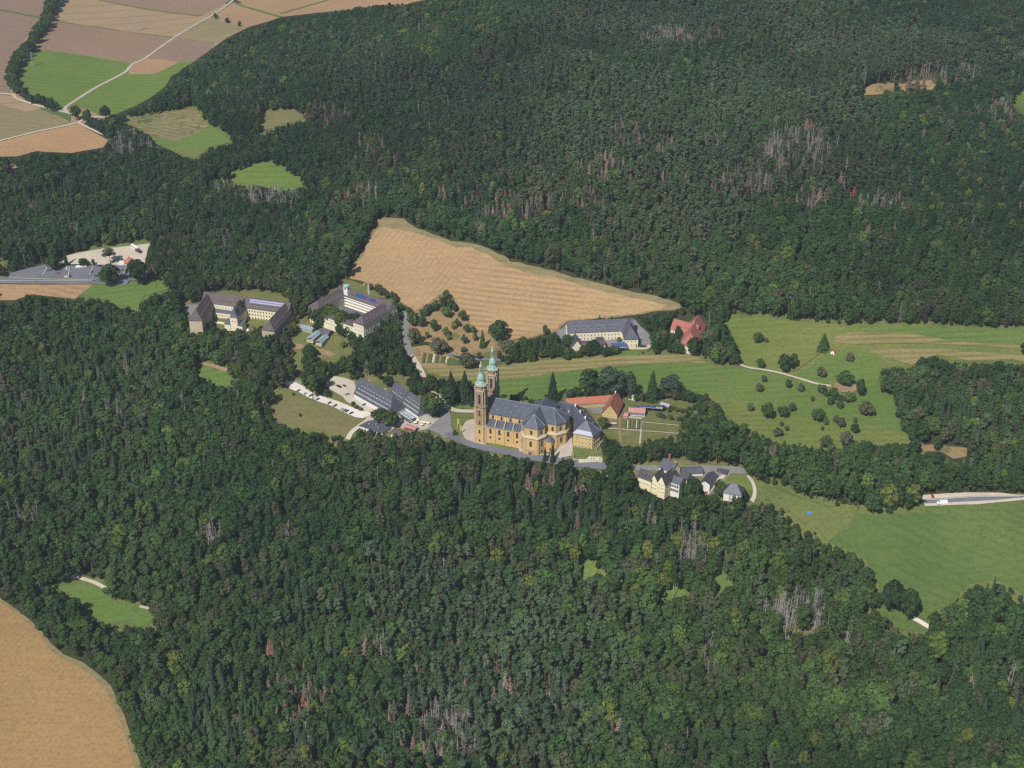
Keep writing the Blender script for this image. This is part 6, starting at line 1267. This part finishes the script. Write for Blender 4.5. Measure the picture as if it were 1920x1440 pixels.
for i in range(12):
    for j in range(2): o = link('solar_panel', box_mesh('ss', (-1.3,-.75,0,1.3,.75,.1), ('solar_pale',), 'solar_panel'), sc.e, (34+i*2.7, 3.4+j*1.4, 15.5+j*1.4)); o.rotation_euler[0] = R(45)

# ---- inn with slate roofs
def dorms(s, n1, n2, mat='slate_grey'):
    dmi = dormer_mesh(1.7, 1.7, mat, 'bright', 1.8); sl = s.hr/(abs(s.q[2][1])/2)
    s.dorm((0,0),(s.L,0), s.h+sl*.7+.3, .7, n1, 1.2, dmi); s.dorm((0,0),(s.L,0), s.h+sl*2.6+.3, 2.6, n2, 2.0, dormer_mesh(1.4,1.4,mat,'bright',1.5)); s.dorm((0,0),(s.L,0), s.h+sl*4.3+.3, 4.3, n2-3, 3.2, dormer_mesh(1.2,1.1,mat,'bright',1.2))
h1 = simple('inn', (664,737.5), (722.5,770), 5.5, 15, 5, 11.5, 'white', 'slate_grey', 'long slate roofed inn wing with many white dormers beside the gravel yard', hip=(0,5), win=14, wz=(1.2,), x1=6, side=3); dorms(h1, 15, 13)
h1.chim((10,8.5), 15.5, 18, .8); h1.chim((30,8.5), 15.5, 18, .8)
h2 = simple('inn', (727.5,741), (746,755), 5.5, 15, 5, 10, 'white', 'slate_grey', 'short slate roofed inn wing behind the long one', win=6, x1=4); dorms(h2, 5, 5)
m = MB(); m.box(2,-6,0,18,0,4.2); m.build('flat_link', M['metal_sheet'], h2.e)
h3 = simple('inn', (751,756), (781,777), 5.5, 14, 5, 9.5, 'white', 'slate_green', 'greenish slate roofed inn wing next to the big sunlit tree', hip=(3,4), win=9, x1=2); dorms(h3, 9, 8, 'slate_green')
h3.dorm((0,14),(0,0),6.2,.9,3,1,dormer_mesh(.8,.8,'slate_green','bright',1.4)); h3.dorm((h3.L,0),(h3.L,14),6.6,1.2,3,1,dormer_mesh(.9,.9,'slate_green','bright',1.4))
A, B = W2(748,774,3), W2(768,787,3); cn = Bld('glass_pavilion', A, B, 'low pavilion with white framed glass roof panels in front of the inn', 'pavilion', z0=-.5); L = span(A,B)
m = MB(); m.box(0,0,-3,L,7.5,2.8); m.build('wall', M['slate_green'], cn.e); m = MB(); m.box(-.4,-.4,2.8,L+.4,7.9,3.1); m.build('roof', M['dark_tile'], cn.e)
for i in range(5):
    for j in range(2): q = link('roof_panel', box_mesh('gp', (-1.15,-1.5,0,1.15,1.5,.35), ('bright',), 'roof_panel'), cn.e, (1.5+i*(L-3)/4, 1.9+j*3.7, 3.1)); link('pane', box_mesh('gpp', (-.95,-1.3,.35,.95,1.3,.38), ('glass_blue',), 'pane'), q)
A, B = W2(674,798,-1), W2(717,812,-1); L = span(A,B); fc = Bld('flat_roofed_cottage', A, B, 'flat grey roofed annex beside the climbing track below the inn', 'house', z0=-4.5)
m = MB(); P = [(0,0),(L,0),(L+1,9),(L-4,12),(6,13),(2,9)]; m.prism(P, -4, 3.3, True); m.build('wall', M['white'], fc.e); m = MB(); m.prism(offset(P,.4), 3.3, 3.8, True, True); m.build('roof', M['slate_grey'], fc.e); fc.row((0,0),(L,0),(.9,),7,1.2,1.4,1,'bright')
for q in ((6,5),(11,7),(15,4)): fc.chim(q, 3.8, 4.8, .7, 'metal_sheet')
simple('brown_roofed_cottage', (732.5,813), (753,817), 0, 7, 3, 2.2, 'white', 'violet_tile', 'small brown roofed cottage at the wood below the inn terraces', 'house', hip=(2.5,2.5), win=4)
simple('terrace_shelter', (758,800), (778,806), 1, 4, 2.4, .6, 'wood', 'pink_sheet', 'low pinkish roofed terrace shelter below the glass pavilion', 'shelter')

# ---- brewery group
b1 = simple('brewery', (1196,893), (1221,902.5), 8, 8, 5.5, 4.5, 'yellow_wall', 'dark_tile', 'low left wing of the yellow brewery with a dark roof', 'brewery', win=7, wz=(1.0,), over=.4); b1.dorm((0,0),(b1.L,0),7.0,1.2,3,1,dormer_mesh(1.0,.8,'dark_tile','wood',1.4))
simple('brewery', (1220.5,899.5), (1233,904), 8.5, 13, 7.5, 5, 'yellow_wall', 'dark_tile', 'left one of the two yellow brewery gables', 'brewery', win=3, wz=(.8,4.0), ridge='BC', x0=.2)
simple('brewery', (1233.2,904), (1247,909.5), 9.5, 17, 8.5, 6, 'yellow_wall', 'dark_tile', 'right and taller one of the two yellow brewery gables', 'brewery', win=3, wz=(.8,4.0,6.8), ridge='BC')
b4 = simple('brewery', (1236,875), (1259,886.5), 13, 10, 11, 5, 'yellow_wall', 'slate_grey', 'rear brewery house with slate roof and a red banded chimney', 'brewery', win=5, wz=(1,4,7.4)); b4.chim((4,6.5), 13.5, 20.5, 1.2, 'dull_red_tile'); b4.chim((10,6), 14.5, 17.5, .8)
b5 = simple('brewery', (1250,901), (1274,909), 8, 9, 8, 3, 'white', 'slate_grey', 'right brewery wing with a bluish glazed front', 'brewery', win=6, wz=(.6,4.2), ww=2.2, wh=2.8, wframe='bright')
simple('brewery_house', (1273,894), (1288,899), 7, 8, 6, 3, 'cream', 'dark_tile', 'little cream house with dark roof right of the brewery', 'house', win=3, wz=(1,3.6))
simple('brewery_hall', (1271,889), (1318,887), 5, 9, 4, 1.8, 'white', 'slate_grey', 'long low grey roofed hall along the brewery yard', 'hall', win=10)
simple('brewery_shed', (1331,909), (1345,891), 3.5, 7, 3.5, 2, 'white', 'dark_tile', 'dark roofed shed on the left of the light drive', 'shed')
simple('brewery_shed', (1344,884), (1362,888), 3, 5, 3, 1.0, 'wood', 'dark_tile', 'narrow dark shed at the upper end of the light drive', 'shed')
ct = simple('slate_cottage', (1357,922), (1390,928), 2.5, 10, 3.4, 5, 'white', 'slate', 'cottage with a bluish hipped slate roof near the cream farm track', 'house', hip=(4.5,4.5), win=5, over=.6); ct.chim((6,6), 7, 9.2, .7, 'dull_red_tile')

# ---- kiosk at the car park, wayside chapel, glasshouses
kx, ky, kz = [float(v) for v in ground(243,495)]; ki = empty('kiosk', (kx,ky,kz), 0, label='small pavilion with a red tiled pyramid roof between the car parks', cat='kiosk')
m = MB(); m.prism([(4.2*math.cos(a),4.2*math.sin(a)) for a in np.linspace(0,2*math.pi,8,endpoint=False)], -1, 3.2, True); m.build('wall', M['white'], ki); m = MB(); m.lathe(0,0,[(5.6,3.0),(2.4,5.6),(.6,6.6),(.5,7.6),(.05,8.2)],8); m.build('roof', M['orange_tile'], ki)
for k in range(8): a = R(22.5+45*k); link('window', window_mesh(1.6,1.5,'bright'), ki, (3.92*math.cos(a),3.92*math.sin(a),1.0), a+R(90))
m = MB(); m.box(-9.5,-2.5,-1,-4.2,2.0,2.6); m.build('annex', M['white'], ki)
wx, wy, wz = [float(v) for v in ground(1562,664)]; wc = empty('wayside_chapel', (wx,wy,wz), R(-30), label='tiny white wayside chapel alone on the meadow above the rock garden', cat='chapel')
m = MB(); m.box(-1.5,-2,-1,1.5,2,2.6); m.add([(-1.5,-2,2.6),(1.5,-2,2.6),(0,-2,4.0),(-1.5,2,2.6),(1.5,2,2.6),(0,2,4.0)],[(0,1,2),(4,3,5)]); m.build('wall', M['bright'], wc); m = MB(); m.slab([(-1.8,-2.2,2.5),(0,-2.2,4.15),(0,2.2,4.15),(-1.8,2.2,2.5),(1.8,-2.2,2.5),(1.8,2.2,2.5)],[(0,1,2,3),(1,4,5,2)],.15); m.build('roof', M['orange_tile'], wc); link('door', window_mesh(1.0,1.8,'stone_light','wood'), wc, (0,-2.03,0))
def glasshouse(a, b, z, w, label, rows=1):
    A, B = W2(*a, z), W2(*b, z); s = Bld('glasshouse', A, B, label, 'glasshouse', z0=z-2.2); L = span(A,B); n = max(3, int(L/2.0))
    m = MB(); m.box(0,0,-1.5,L,w,.5); m.build('plinth', M['stone_light'], s.e); m = MB()
    for y in (0,w): m.bar((0,y,2.2),(L,y,2.2),.08,4)
    m.bar((0,w/2,3.9),(L,w/2,3.9),.1,4)
    for i in range(n+1): x = L*i/n; m.bar((x,0,.5),(x,0,2.2),.06,4); m.bar((x,w,.5),(x,w,2.2),.06,4); m.bar((x,0,2.2),(x,w/2,3.9),.06,4); m.bar((x,w,2.2),(x,w/2,3.9),.06,4)
    m.build('frame', M['bright'], s.e)
    for i in range(n):
        x0, x1 = L*i/n+.08, L*(i+1)/n-.08
        for ya, yb in ((.05,w/2-.05),(w-.05,w/2+.05)):
            m = MB(); m.add([(x0,ya,2.2),(x1,ya,2.2),(x1,yb,3.85),(x0,yb,3.85)],[(0,1,2,3)]); m.build('roof_pane', M['glass_blue'], s.e)
        m = MB(); m.add([(x0,.02,.5),(x1,.02,.5),(x1,.02,2.15),(x0,.02,2.15)],[(0,1,2,3)]); m.build('wall_pane', M['glass_blue'], s.e)
glasshouse((587,637),(604,623),13,6.5,'left glasshouse of the pair in the market garden'); glasshouse((603,643),(617,631),12,6,'right glasshouse of the pair in the market garden'); glasshouse((561,613),(585,620),13,4.5,'long narrow glasshouse at the top of the market garden')
simple('garden_shed', (596,624), (615,628), 13, 8, 3, 2.2, 'wood', 'slate_grey', 'grey roofed shed behind the pair of glasshouses', 'shed')
m = MB()
tx, ty_, tz = [float(v) for v in ground(1516,963)]; te = empty('blue_tarpaulin', (tx,ty_,tz), .3, label='little blue tarpaulin shelter on the rough dry slope', cat='tarpaulin')
m.slab([(-1.8,-1.6,.4),(1.8,-1.6,.4),(1.8,0,1.7),(-1.8,0,1.7),(1.8,1.6,.4),(-1.8,1.6,.4)],[(0,1,2,3),(3,2,4,5)],.06); m.build('sheet', paint('tarpaulin_blue', (.06,.22,.55)), te); m = MB(); m.bar((-1.8,0,0),(-1.8,0,1.7),.06,4); m.bar((1.8,0,0),(1.8,0,1.7),.06,4); m.build('post', M['wood'], te)

# ------------------------------------------------------------------ vehicles
def car_meshes(kind):
    L, Wd = (4.4, 1.8) if kind == 'car' else (5.6, 2.1); b = MB(); w = Wd/2
    if kind == 'car': prof = [(-L/2,.35),(-L/2,.85),(-L/2+.35,.98),(-.75,1.0),(1.9,1.0),(L/2,.85),(L/2,.35)]; top = [(-1.15,.98),(-.55,1.45),(1.0,1.45),(1.7,.98)]
    else: prof = [(-L/2,.4),(-L/2,1.05),(-L/2+.8,1.25),(L/2,1.25),(L/2,.4)]; top = [(-L/2+.8,1.25),(-L/2+1.5,2.3),(L/2-.1,2.35),(L/2,1.25)]
    def ext(p, ww, w2=None): n = len(p); w2 = w2 or [ww]*n; return [(x,-w2[i],z) for i,(x,z) in enumerate(p)]+[(x,w2[i],z) for i,(x,z) in enumerate(p)], [tuple(range(n)),tuple(range(2*n-1,n-1,-1))]+[(i+n,(i+1)%n+n,(i+1)%n,i) for i in range(n)]
    b.add(*ext(prof, w)); body = b.mesh('body', [M['asphalt']]); c = MB(); c.add(*ext(top, w*.86, [w*.92,w*.76,w*.76,w*.92])); cab = c.mesh('cabin', M['glass'] if kind == 'car' else M['bright'])
    r = MB(); z = top[1][1]; r.box(top[1][0]-.02,-w*.74,z-.02,top[2][0]+.02,w*.74,z+.04); roof = r.mesh('roof', [M['asphalt']])
    wh = MB(); wh.bar((0,-.12,0),(0,.12,0),.34,8); wheel = wh.mesh('wheel', M['dark_tile'])
    g = MB(); g.box(-.02,-w*.7,-.25,.02,w*.7,.25); scr = g.mesh('windscreen', M['glass'])
    return body, cab, roof, wheel, scr, L, w
CARM = {k: car_meshes(k) for k in ('car','van')}
_pc = {}
def carpaint(c):
    if c not in _pc: m, nt, b = nodes_of('car_paint'); b.inputs['Base Color'].default_value = (*c,1); b.inputs['Roughness'].default_value = .25; b.inputs['Coat Weight'].default_value = .5; _pc[c] = m
    return _pc[c]
def vehicle(px, py, ang, col, label, kind='car', group=None, name=None):
    x, y, z = [float(v) for v in ground(px, py)]; body, cab, roof, wheel, scr, L, w = CARM[kind]
    e = empty(name or ('parked_car' if kind == 'car' else 'van'), (x,y,z+.62), R(ang), label=label, cat='car' if kind == 'car' else 'van', group=group)
    for nm, me in (('body',body),('roof',roof)):
        o = link(nm, me, e); o.material_slots[0].link = 'OBJECT'; o.material_slots[0].material = carpaint(col)
    link('cabin' if kind == 'car' else 'load_box', cab, e)
    for sx in (-1,1):
        for sy in (-1,1): link('wheel', wheel, e, (sx*L*.31, sy*(w-.1), .34))
    if kind == 'van': o = link('windscreen', scr, e, (-L/2+1.1,0,1.85)); o.rotation_euler[1] = R(33)
    e.location.z = z+.62-.5
    return e
BK=(.02,.02,.025); SV=(.35,.36,.38); WH=(.75,.75,.74); RD=(.45,.02,.02); BL=(.03,.05,.12); DG=(.08,.085,.09)
for a in [
 (532,711,-30,RD,'red car parked at the upper end of the white gravel lane under the tree'),
 (541,727,35,BK,'black car parked alone at the upper part of the lane edge'),
 (561,734,35,DG,'dark grey car second from the upper end along the lane edge'),
 (573,740,40,SV,'silver car beside the dark grey one along the lane edge'),
 (584,743,40,DG,'grey car third in the upper group along the lane edge'),
 (597,750,40,BL,'small dark blue car alone halfway along the lane'),
 (619,757,40,BK,'small black car above the lower group on the lane'),
 (630,762,35,BK,'black estate car at the head of the lower group on the lane'),
 (642,769,50,SV,'silver car in the lower group on the lane'),
 (647,771,50,DG,'grey car in the middle of the lower group on the lane'),
 (652,772,50,BL,'dark blue car in the lower group on the lane'),
 (660,776,40,BK,'last dark car of the lower group at the lane end'),
 (630,709,0,WH,'white car at the top of the gravel yard'),
 (634,725,-40,DG,'dark car in the middle of the gravel yard'),
 (637,727,-40,BK,'black car close beside the dark one in the gravel yard'),
 (646,725,-45,DG,'grey car right of the pair in the gravel yard'),
 (652,741,20,(.12,.17,.15),'greenish grey car at the lower side of the gravel yard'),
 (684,760,30,BL,'blue car by the corner of the long inn wing'),
 (67,529.5,0,RD,'red car driving along the country road past the car park'),
 (176,527.5,0,BK,'black car driving along the country road right of the red one'),
 (108,514,0,RD,'red car parked in the lower part of the car park'),
 (125,520,0,WH,'white car parked near the lower edge of the car park'),
 (130,519.5,0,BK,'black car beside the white one near the lower edge of the car park'),
 (92,508.5,10,DG,'dark car under the left tree of the car park'),
 (126,504,90,WH,'white car parked upright near the poplar'),
 (188,500,0,BK,'black car at the upper edge of the car park'),
 (184,499.5,0,DG,'grey car next to the black one at the upper edge of the car park'),
 (172,511,90,BK,'black car parked in the right bay row of the car park'),
 (170,519,0,DG,'dark grey car at the foot of the right bay row'),
 (174,519.5,0,SV,'silver car at the foot of the right bay row'),
 (180,519,0,BK,'black car beside the silver one at the foot of the bay row'),
 (231,508,0,DG,'dark car between the two big trees of the car park'),
 (272,515,0,WH,'white car at the right edge beneath the trees of the car park'),
 (226,496,0,WH,'white car beside the red roofed kiosk'),
 (1733,941.5,0,BL,'dark car half hidden by the wood on the right hand road'),
 (1748,931.5,90,RD,'red car parked on the gravel shoulder of the right hand road'),
 (1299,880,-15,BL,'dark blue car at the left in the brewery yard row'),
 (1306,884,-15,SV,'silver car in the middle of the brewery yard row'),
 (1316,887,-15,DG,'dark grey car at the right in the brewery yard row'),
 (1325,925,60,RD,'red car beside the light drive of the brewery'),
 (1327,902,60,SV,'silver car higher up the light drive of the brewery'),
 (1120,632,0,BK,'black car before the facade of the long white building'),
 (1108,634,0,RD,'dark red car before the facade of the long white building'),
 (1200,639,10,(.05,.16,.4),'blue car right of the long white building'),
]: vehicle(a[0], a[1], a[2], a[3], a[4])
vehicle(147,502,10,WH,'left one of two white vans in the car park','van'); vehicle(157,501,10,WH,'right one of two white vans in the car park','van'); vehicle(1766,945,3,WH,'white van driving on the country road at the right edge','van',name='driving_van').scale = (1.35,1.2,1.3); vehicle(1183,644,20,WH,'white van beside the solar carport','van')
# coach and lorry on the gravel lot
x, y, z = [float(v) for v in ground(253,468)]; co = empty('coach', (x,y,z+.6), R(-52), label='long white coach on the pale gravel lot', cat='bus'); b = MB(); b.box(-6,-1.25,.4,6,1.25,3.3); b.build('body', M['bright'], co); b = MB(); b.box(-5.6,-1.28,1.7,5.6,1.28,2.7); b.build('window_band', M['glass'], co)
for sx in (-4,3.6):
    for sy in (-1.15,1.15): link('wheel', CARM['car'][3], co, (sx,sy,.3))
x, y, z = [float(v) for v in ground(260,474)]; lo = empty('lorry', (x,y,z+.6), R(-40), label='dark lorry parked just below the white coach', cat='lorry'); b = MB(); b.box(-3.6,-1.2,.6,1.6,1.2,3.1); b.build('cargo_box', M['dark_tile'], lo); b = MB(); b.box(1.8,-1.15,.5,3.6,1.15,2.5); b.build('cab', M['dark_tile'], lo); b = MB(); b.box(3.55,-1.0,1.4,3.66,1.0,2.3); b.build('windscreen', M['glass'], lo)
for sx in (-2.6,2.4):
    for sy in (-1.1,1.1): link('wheel', CARM['car'][3], lo, (sx,sy,.3))
# painted lines
for a_, b_ in (((80,519),(90,503)),((128,522),(131,504)),((168,520),(175,503)),((20,524),(180,527)),((232,520),(236,504))): strip('marking', [a_, b_], .3, 'line', 12, 'white painted line in the car park', False)
strip('marking', [(1735,941.5),(1786,938),(1844,935),(1910,934.5)], .25, 'line', 12, 'white centre line of the right hand road', False); strip('marking', [(0,529.5),(60,529.5),(120,529.8),(175,530)], .25, 'line', 12, 'white centre line of the road by the car park', False)
# ------------------------------------------------------------------ small things
def pole(px, py, h, label, flag=None, name='flagpole', cat='flagpole'):
    x, y, z = [float(v) for v in ground(px, py)]; e = empty(name, (x,y,z), R(20), label=label, cat=cat); m = MB(); m.bar((0,0,-.5),(0,0,h),.11,5,.07); m.build('pole', M['bright'], e)
    if flag: f = MB(); f.slab([(0.1,0,h-5),(1.5,.25,h-5.1),(1.5,.2,h-.4),(.1,0,h-.2)],[(0,1,2,3)],.04); f.add([(.1,0,h-5),(1.5,.25,h-5.1),(1.5,.25,h-.4),(.1,0,h-.2)],[(0,1,2,3)]); f.build('flag', flag, e)
YF = paint('flag_yellow', (.75,.62,.05), .7)
pole(858,806,10,'yellow banner on the flagpole nearer the asphalt forecourt',YF); pole(863,816,9,'yellow banner on the flagpole nearer the basilica',YF)
pole(718,778,6,'white lamp post in front of the inn wing',None,'lamp_post','lamp post'); pole(1217,864,8,'pale lamp post in the trees left of the brewery',None,'lamp_post','lamp post')
def mast(px, py, h, label):
    x, y, z = [float(v) for v in ground(px, py)]; e = empty('power_pylon', (x,y,z), R(15), label=label, cat='pylon'); m = MB(); w = h*.09
    for sx in (-1,1):
        for sy in (-1,1): m.bar((sx*w,sy*w,-1),(sx*.25,sy*.25,h),.12,4)
    for k in range(7):
        f0_, f1_ = k/7, (k+1)/7; a = w*(1-f0_)+.25*f0_; b_ = w*(1-f1_)+.25*f1_
        for sy in (-1,1): m.bar((-a,sy*a,h*f0_),(b_,sy*b_,h*f1_),.07,3); m.bar((a,sy*a,h*f0_),(-b_,sy*b_,h*f1_),.07,3)
    m.build('lattice', M['metal_sheet'], e)
    for zz, l in ((.72,4.5),(.88,3.5)): m = MB(); m.bar((-l,0,h*zz),(l,0,h*zz),.12,4); m.bar((-l,0,h*zz),(0,0,h*zz+1.2),.07,3); m.bar((l,0,h*zz),(0,0,h*zz+1.2),.07,3); m.build('crossarm', M['metal_sheet'], e)
mast(256,60,24,'lattice power pylon standing in the pale field'); mast(62,126,20,'lattice power pylon at the corner of the bright meadow')
# stone balustrade with fountain by the road
A, B = W2(1085,862,5.5), W2(1128,863,5.5); bl = Bld('stone_balustrade', A, B, 'pale stone balustrade with pillars above the road right of the choir', 'balustrade', z0=4.2); L = span(A,B)
m = MB(); m.box(0,-.4,-2,L,.4,.6); m.build('base', M['cream'], bl.e); m = MB(); m.box(0,-.3,1.5,L,.3,1.8); m.build('rail', M['cream'], bl.e)
bal = MB(); bal.lathe(0,0,[(.18,.6),(.26,.9),(.12,1.2),(.18,1.5)],6); balm = bal.mesh('baluster', M['cream'])
for i in range(int(L/.6)): link('baluster', balm, bl.e, (.3+i*.6,0,0))
pil = box_mesh('bp', (-.5,-.5,-1,.5,.5,2.4), ('cream',), 'pillar')
for i in range(6): link('pillar', pil, bl.e, (L*(.38+.62*i/5),0,0)); 
for i in (1,2,4): m = MB(); m.lathe(L*(.38+.62*i/5),0,[(.4,2.4),(.5,3.0),(.3,3.6),(.4,4.1),(.1,4.6)],6); m.build('statue', M['cream'], bl.e)
m = MB(); m.box(L*.42,1.5,-2,L,5,1.2); m.build('terrace', M['stone_pale'], bl.e)
# steps on the south side, low convent garden wall
def wall(name, pts, h, t, mat, label, cat='wall'):
    x, y, z = ground([p[0] for p in pts], [p[1] for p in pts]); P = [(float(a),float(b),float(c)) for a,b,c in zip(x,y,z)]; e = empty(name, P[0], 0, label=label, cat=cat)
    for a, b in zip(P[:-1], P[1:]):
        d = Vector(b)-Vector(a); L = math.hypot(d.x, d.y); k = max(1,int(L/8))
        for i in range(k):
            p = Vector(a)+d*(i/k); q = Vector(a)+d*((i+1)/k); zt = max(TZ(p),TZ(q))+h; m = MB(); l = (q-p).xy.length; m.box(0,-t/2,-3,l+.02,t/2,zt-P[0][2]); m.build('section', M[mat], e, loc=(p.x-P[0][0],p.y-P[0][1],0), rz=math.atan2(d.y,d.x))
    return e
wall('garden_wall', [(1118,846),(1124,838),(1131,826),(1128,812)], 1.6, .5, 'stone_light', 'light stone wall beside the convent end')
wall('garden_wall', [(1074,846),(1075,862),(1088,866)], 1.2, .5, 'stone_light', 'dark stained wall beside the small convent lawn')
wall('retaining_wall', [(885,834),(905,839),(935,845),(965,851)], .6, .5, 'stone_pale', 'low kerb wall between the church grass and the road')
# allotment and kitchen garden beds
def bed(pts, mat, label=None):
    w = to_world(pts); o = link('garden_bed', None, None) if False else link('garden_bed', sheet_mesh('garden_bed', w, M[mat], lift_of(9), 4.0)); o['kind'] = 'structure'
    if label: o['label'] = label
for i in range(9):
    x0 = 790+i*6.2; bed([(x0+4,663+i*1.2),(x0+8.4,664+i*1.2),(x0+5.4,683),(x0+.8,682)], ('bed_green','bed_soil','bed_green','gravel')[i%4])
bed([(838,676),(850,674),(872,684),(872,687),(838,687)], 'bed_green'); bed([(778,657),(784,656),(788,668),(782,668)], 'bed_soil'); bed([(822,640),(848,652),(846,656),(820,648)], 'dirt')
for i in range(8):
    x0 = 1172+i*4.1; bed([(x0,790),(x0+2.4,790),(x0+1.6,806),(x0-.8,806)], ('bed_green','gravel','bed_green','bed_soil')[i%4])
bed([(1170,782),(1205,786),(1204,789),(1169,786)], 'gravel'); bed([(1140,795),(1156,795),(1156,798),(1140,798)], 'gravel_white')
# rocks of the rock garden
rng2 = random.Random(5)
for i in range(20):
    px, py = rng2.uniform(1570,1600), rng2.uniform(721,735); x, y, z = [float(v) for v in ground(px, py)]; e = Leaves(); e.blob((0,0,.4), (rng2.uniform(1.2,2.8),rng2.uniform(1,2),rng2.uniform(.7,1.6)), np.random.default_rng(i), 0, (7,4))
    me = bpy.data.meshes.new('boulder'); me.from_pydata([tuple(map(float,v)) for v in e.v], [], e.f); me.materials.append(M['rock']); o = link('boulder', me, None, (x,y,z), rng2.uniform(0,6)); tag(o, 'pale grey boulder in the heap inside the rock garden', 'rock', 'boulders of the rock garden')
sheet('rock_ground', [(1562,722),(1580,717),(1602,720),(1608,733),(1598,740),(1576,738),(1563,731)], 'dirt', 10, 'pale stony ground of the rock garden', False)
# bales at the field edge
bm_ = MB(); bm_.bar((-.8,0,.7),(.8,0,.7),.75,10); bme = bm_.mesh('straw_bale', M['hay'])
for i, (px, py) in enumerate(((929,486),(934,489),(940,490),(946,492),(953,493),(957,494))): tag(link('straw_bale', bme, None, tuple(float(v) for v in ground(px,py)), rng2.uniform(0,3)), 'pale round straw bale at the forest side of the big stubble field', 'bale', 'straw bales at the stubble field edge')
# beer garden parasols and tables before the inn
pm = MB(); pm.lathe(0,0,[(1.7,2.3),(.05,3.1)],8); pmm = pm.mesh('canopy', M['cream']); pl_ = MB(); pl_.bar((0,0,0),(0,0,3.0),.04,4); plm = pl_.mesh('pole', M['wood'])
for i, (px, py) in enumerate(((784,792),(790,795),(796,796),(803,797),(779,796),(791,800),(770,793))):
    e = empty('parasol', tuple(float(v) for v in ground(px,py)), 0, label='cream parasol on the paved terrace between inn and forecourt', cat='parasol', group='parasols on the inn terrace'); link('canopy', pmm, e); link('pole', plm, e)

# ------------------------------------------------------------------ summer haze: one closed box of thin air round the camera and the land
hz = MB(); hz.box(-9500,-6500,-160,9500,12500,585); hm = bpy.data.materials.new('haze'); hm.use_nodes = True; hn = hm.node_tree; hn.nodes.clear()
ho = hn.nodes.new('ShaderNodeOutputMaterial'); hv = hn.nodes.new('ShaderNodeVolumePrincipled'); hv.inputs['Color'].default_value = (0.70,0.84,1.0,1); hv.inputs['Density'].default_value = 0.00005; hv.inputs['Anisotropy'].default_value = 0.0
hn.links.new(hv.outputs[0], ho.inputs['Volume']); h = hz.build('haze', hm); h['kind'] = 'stuff'; h['label'] = 'thin blue summer haze over the whole landscape'
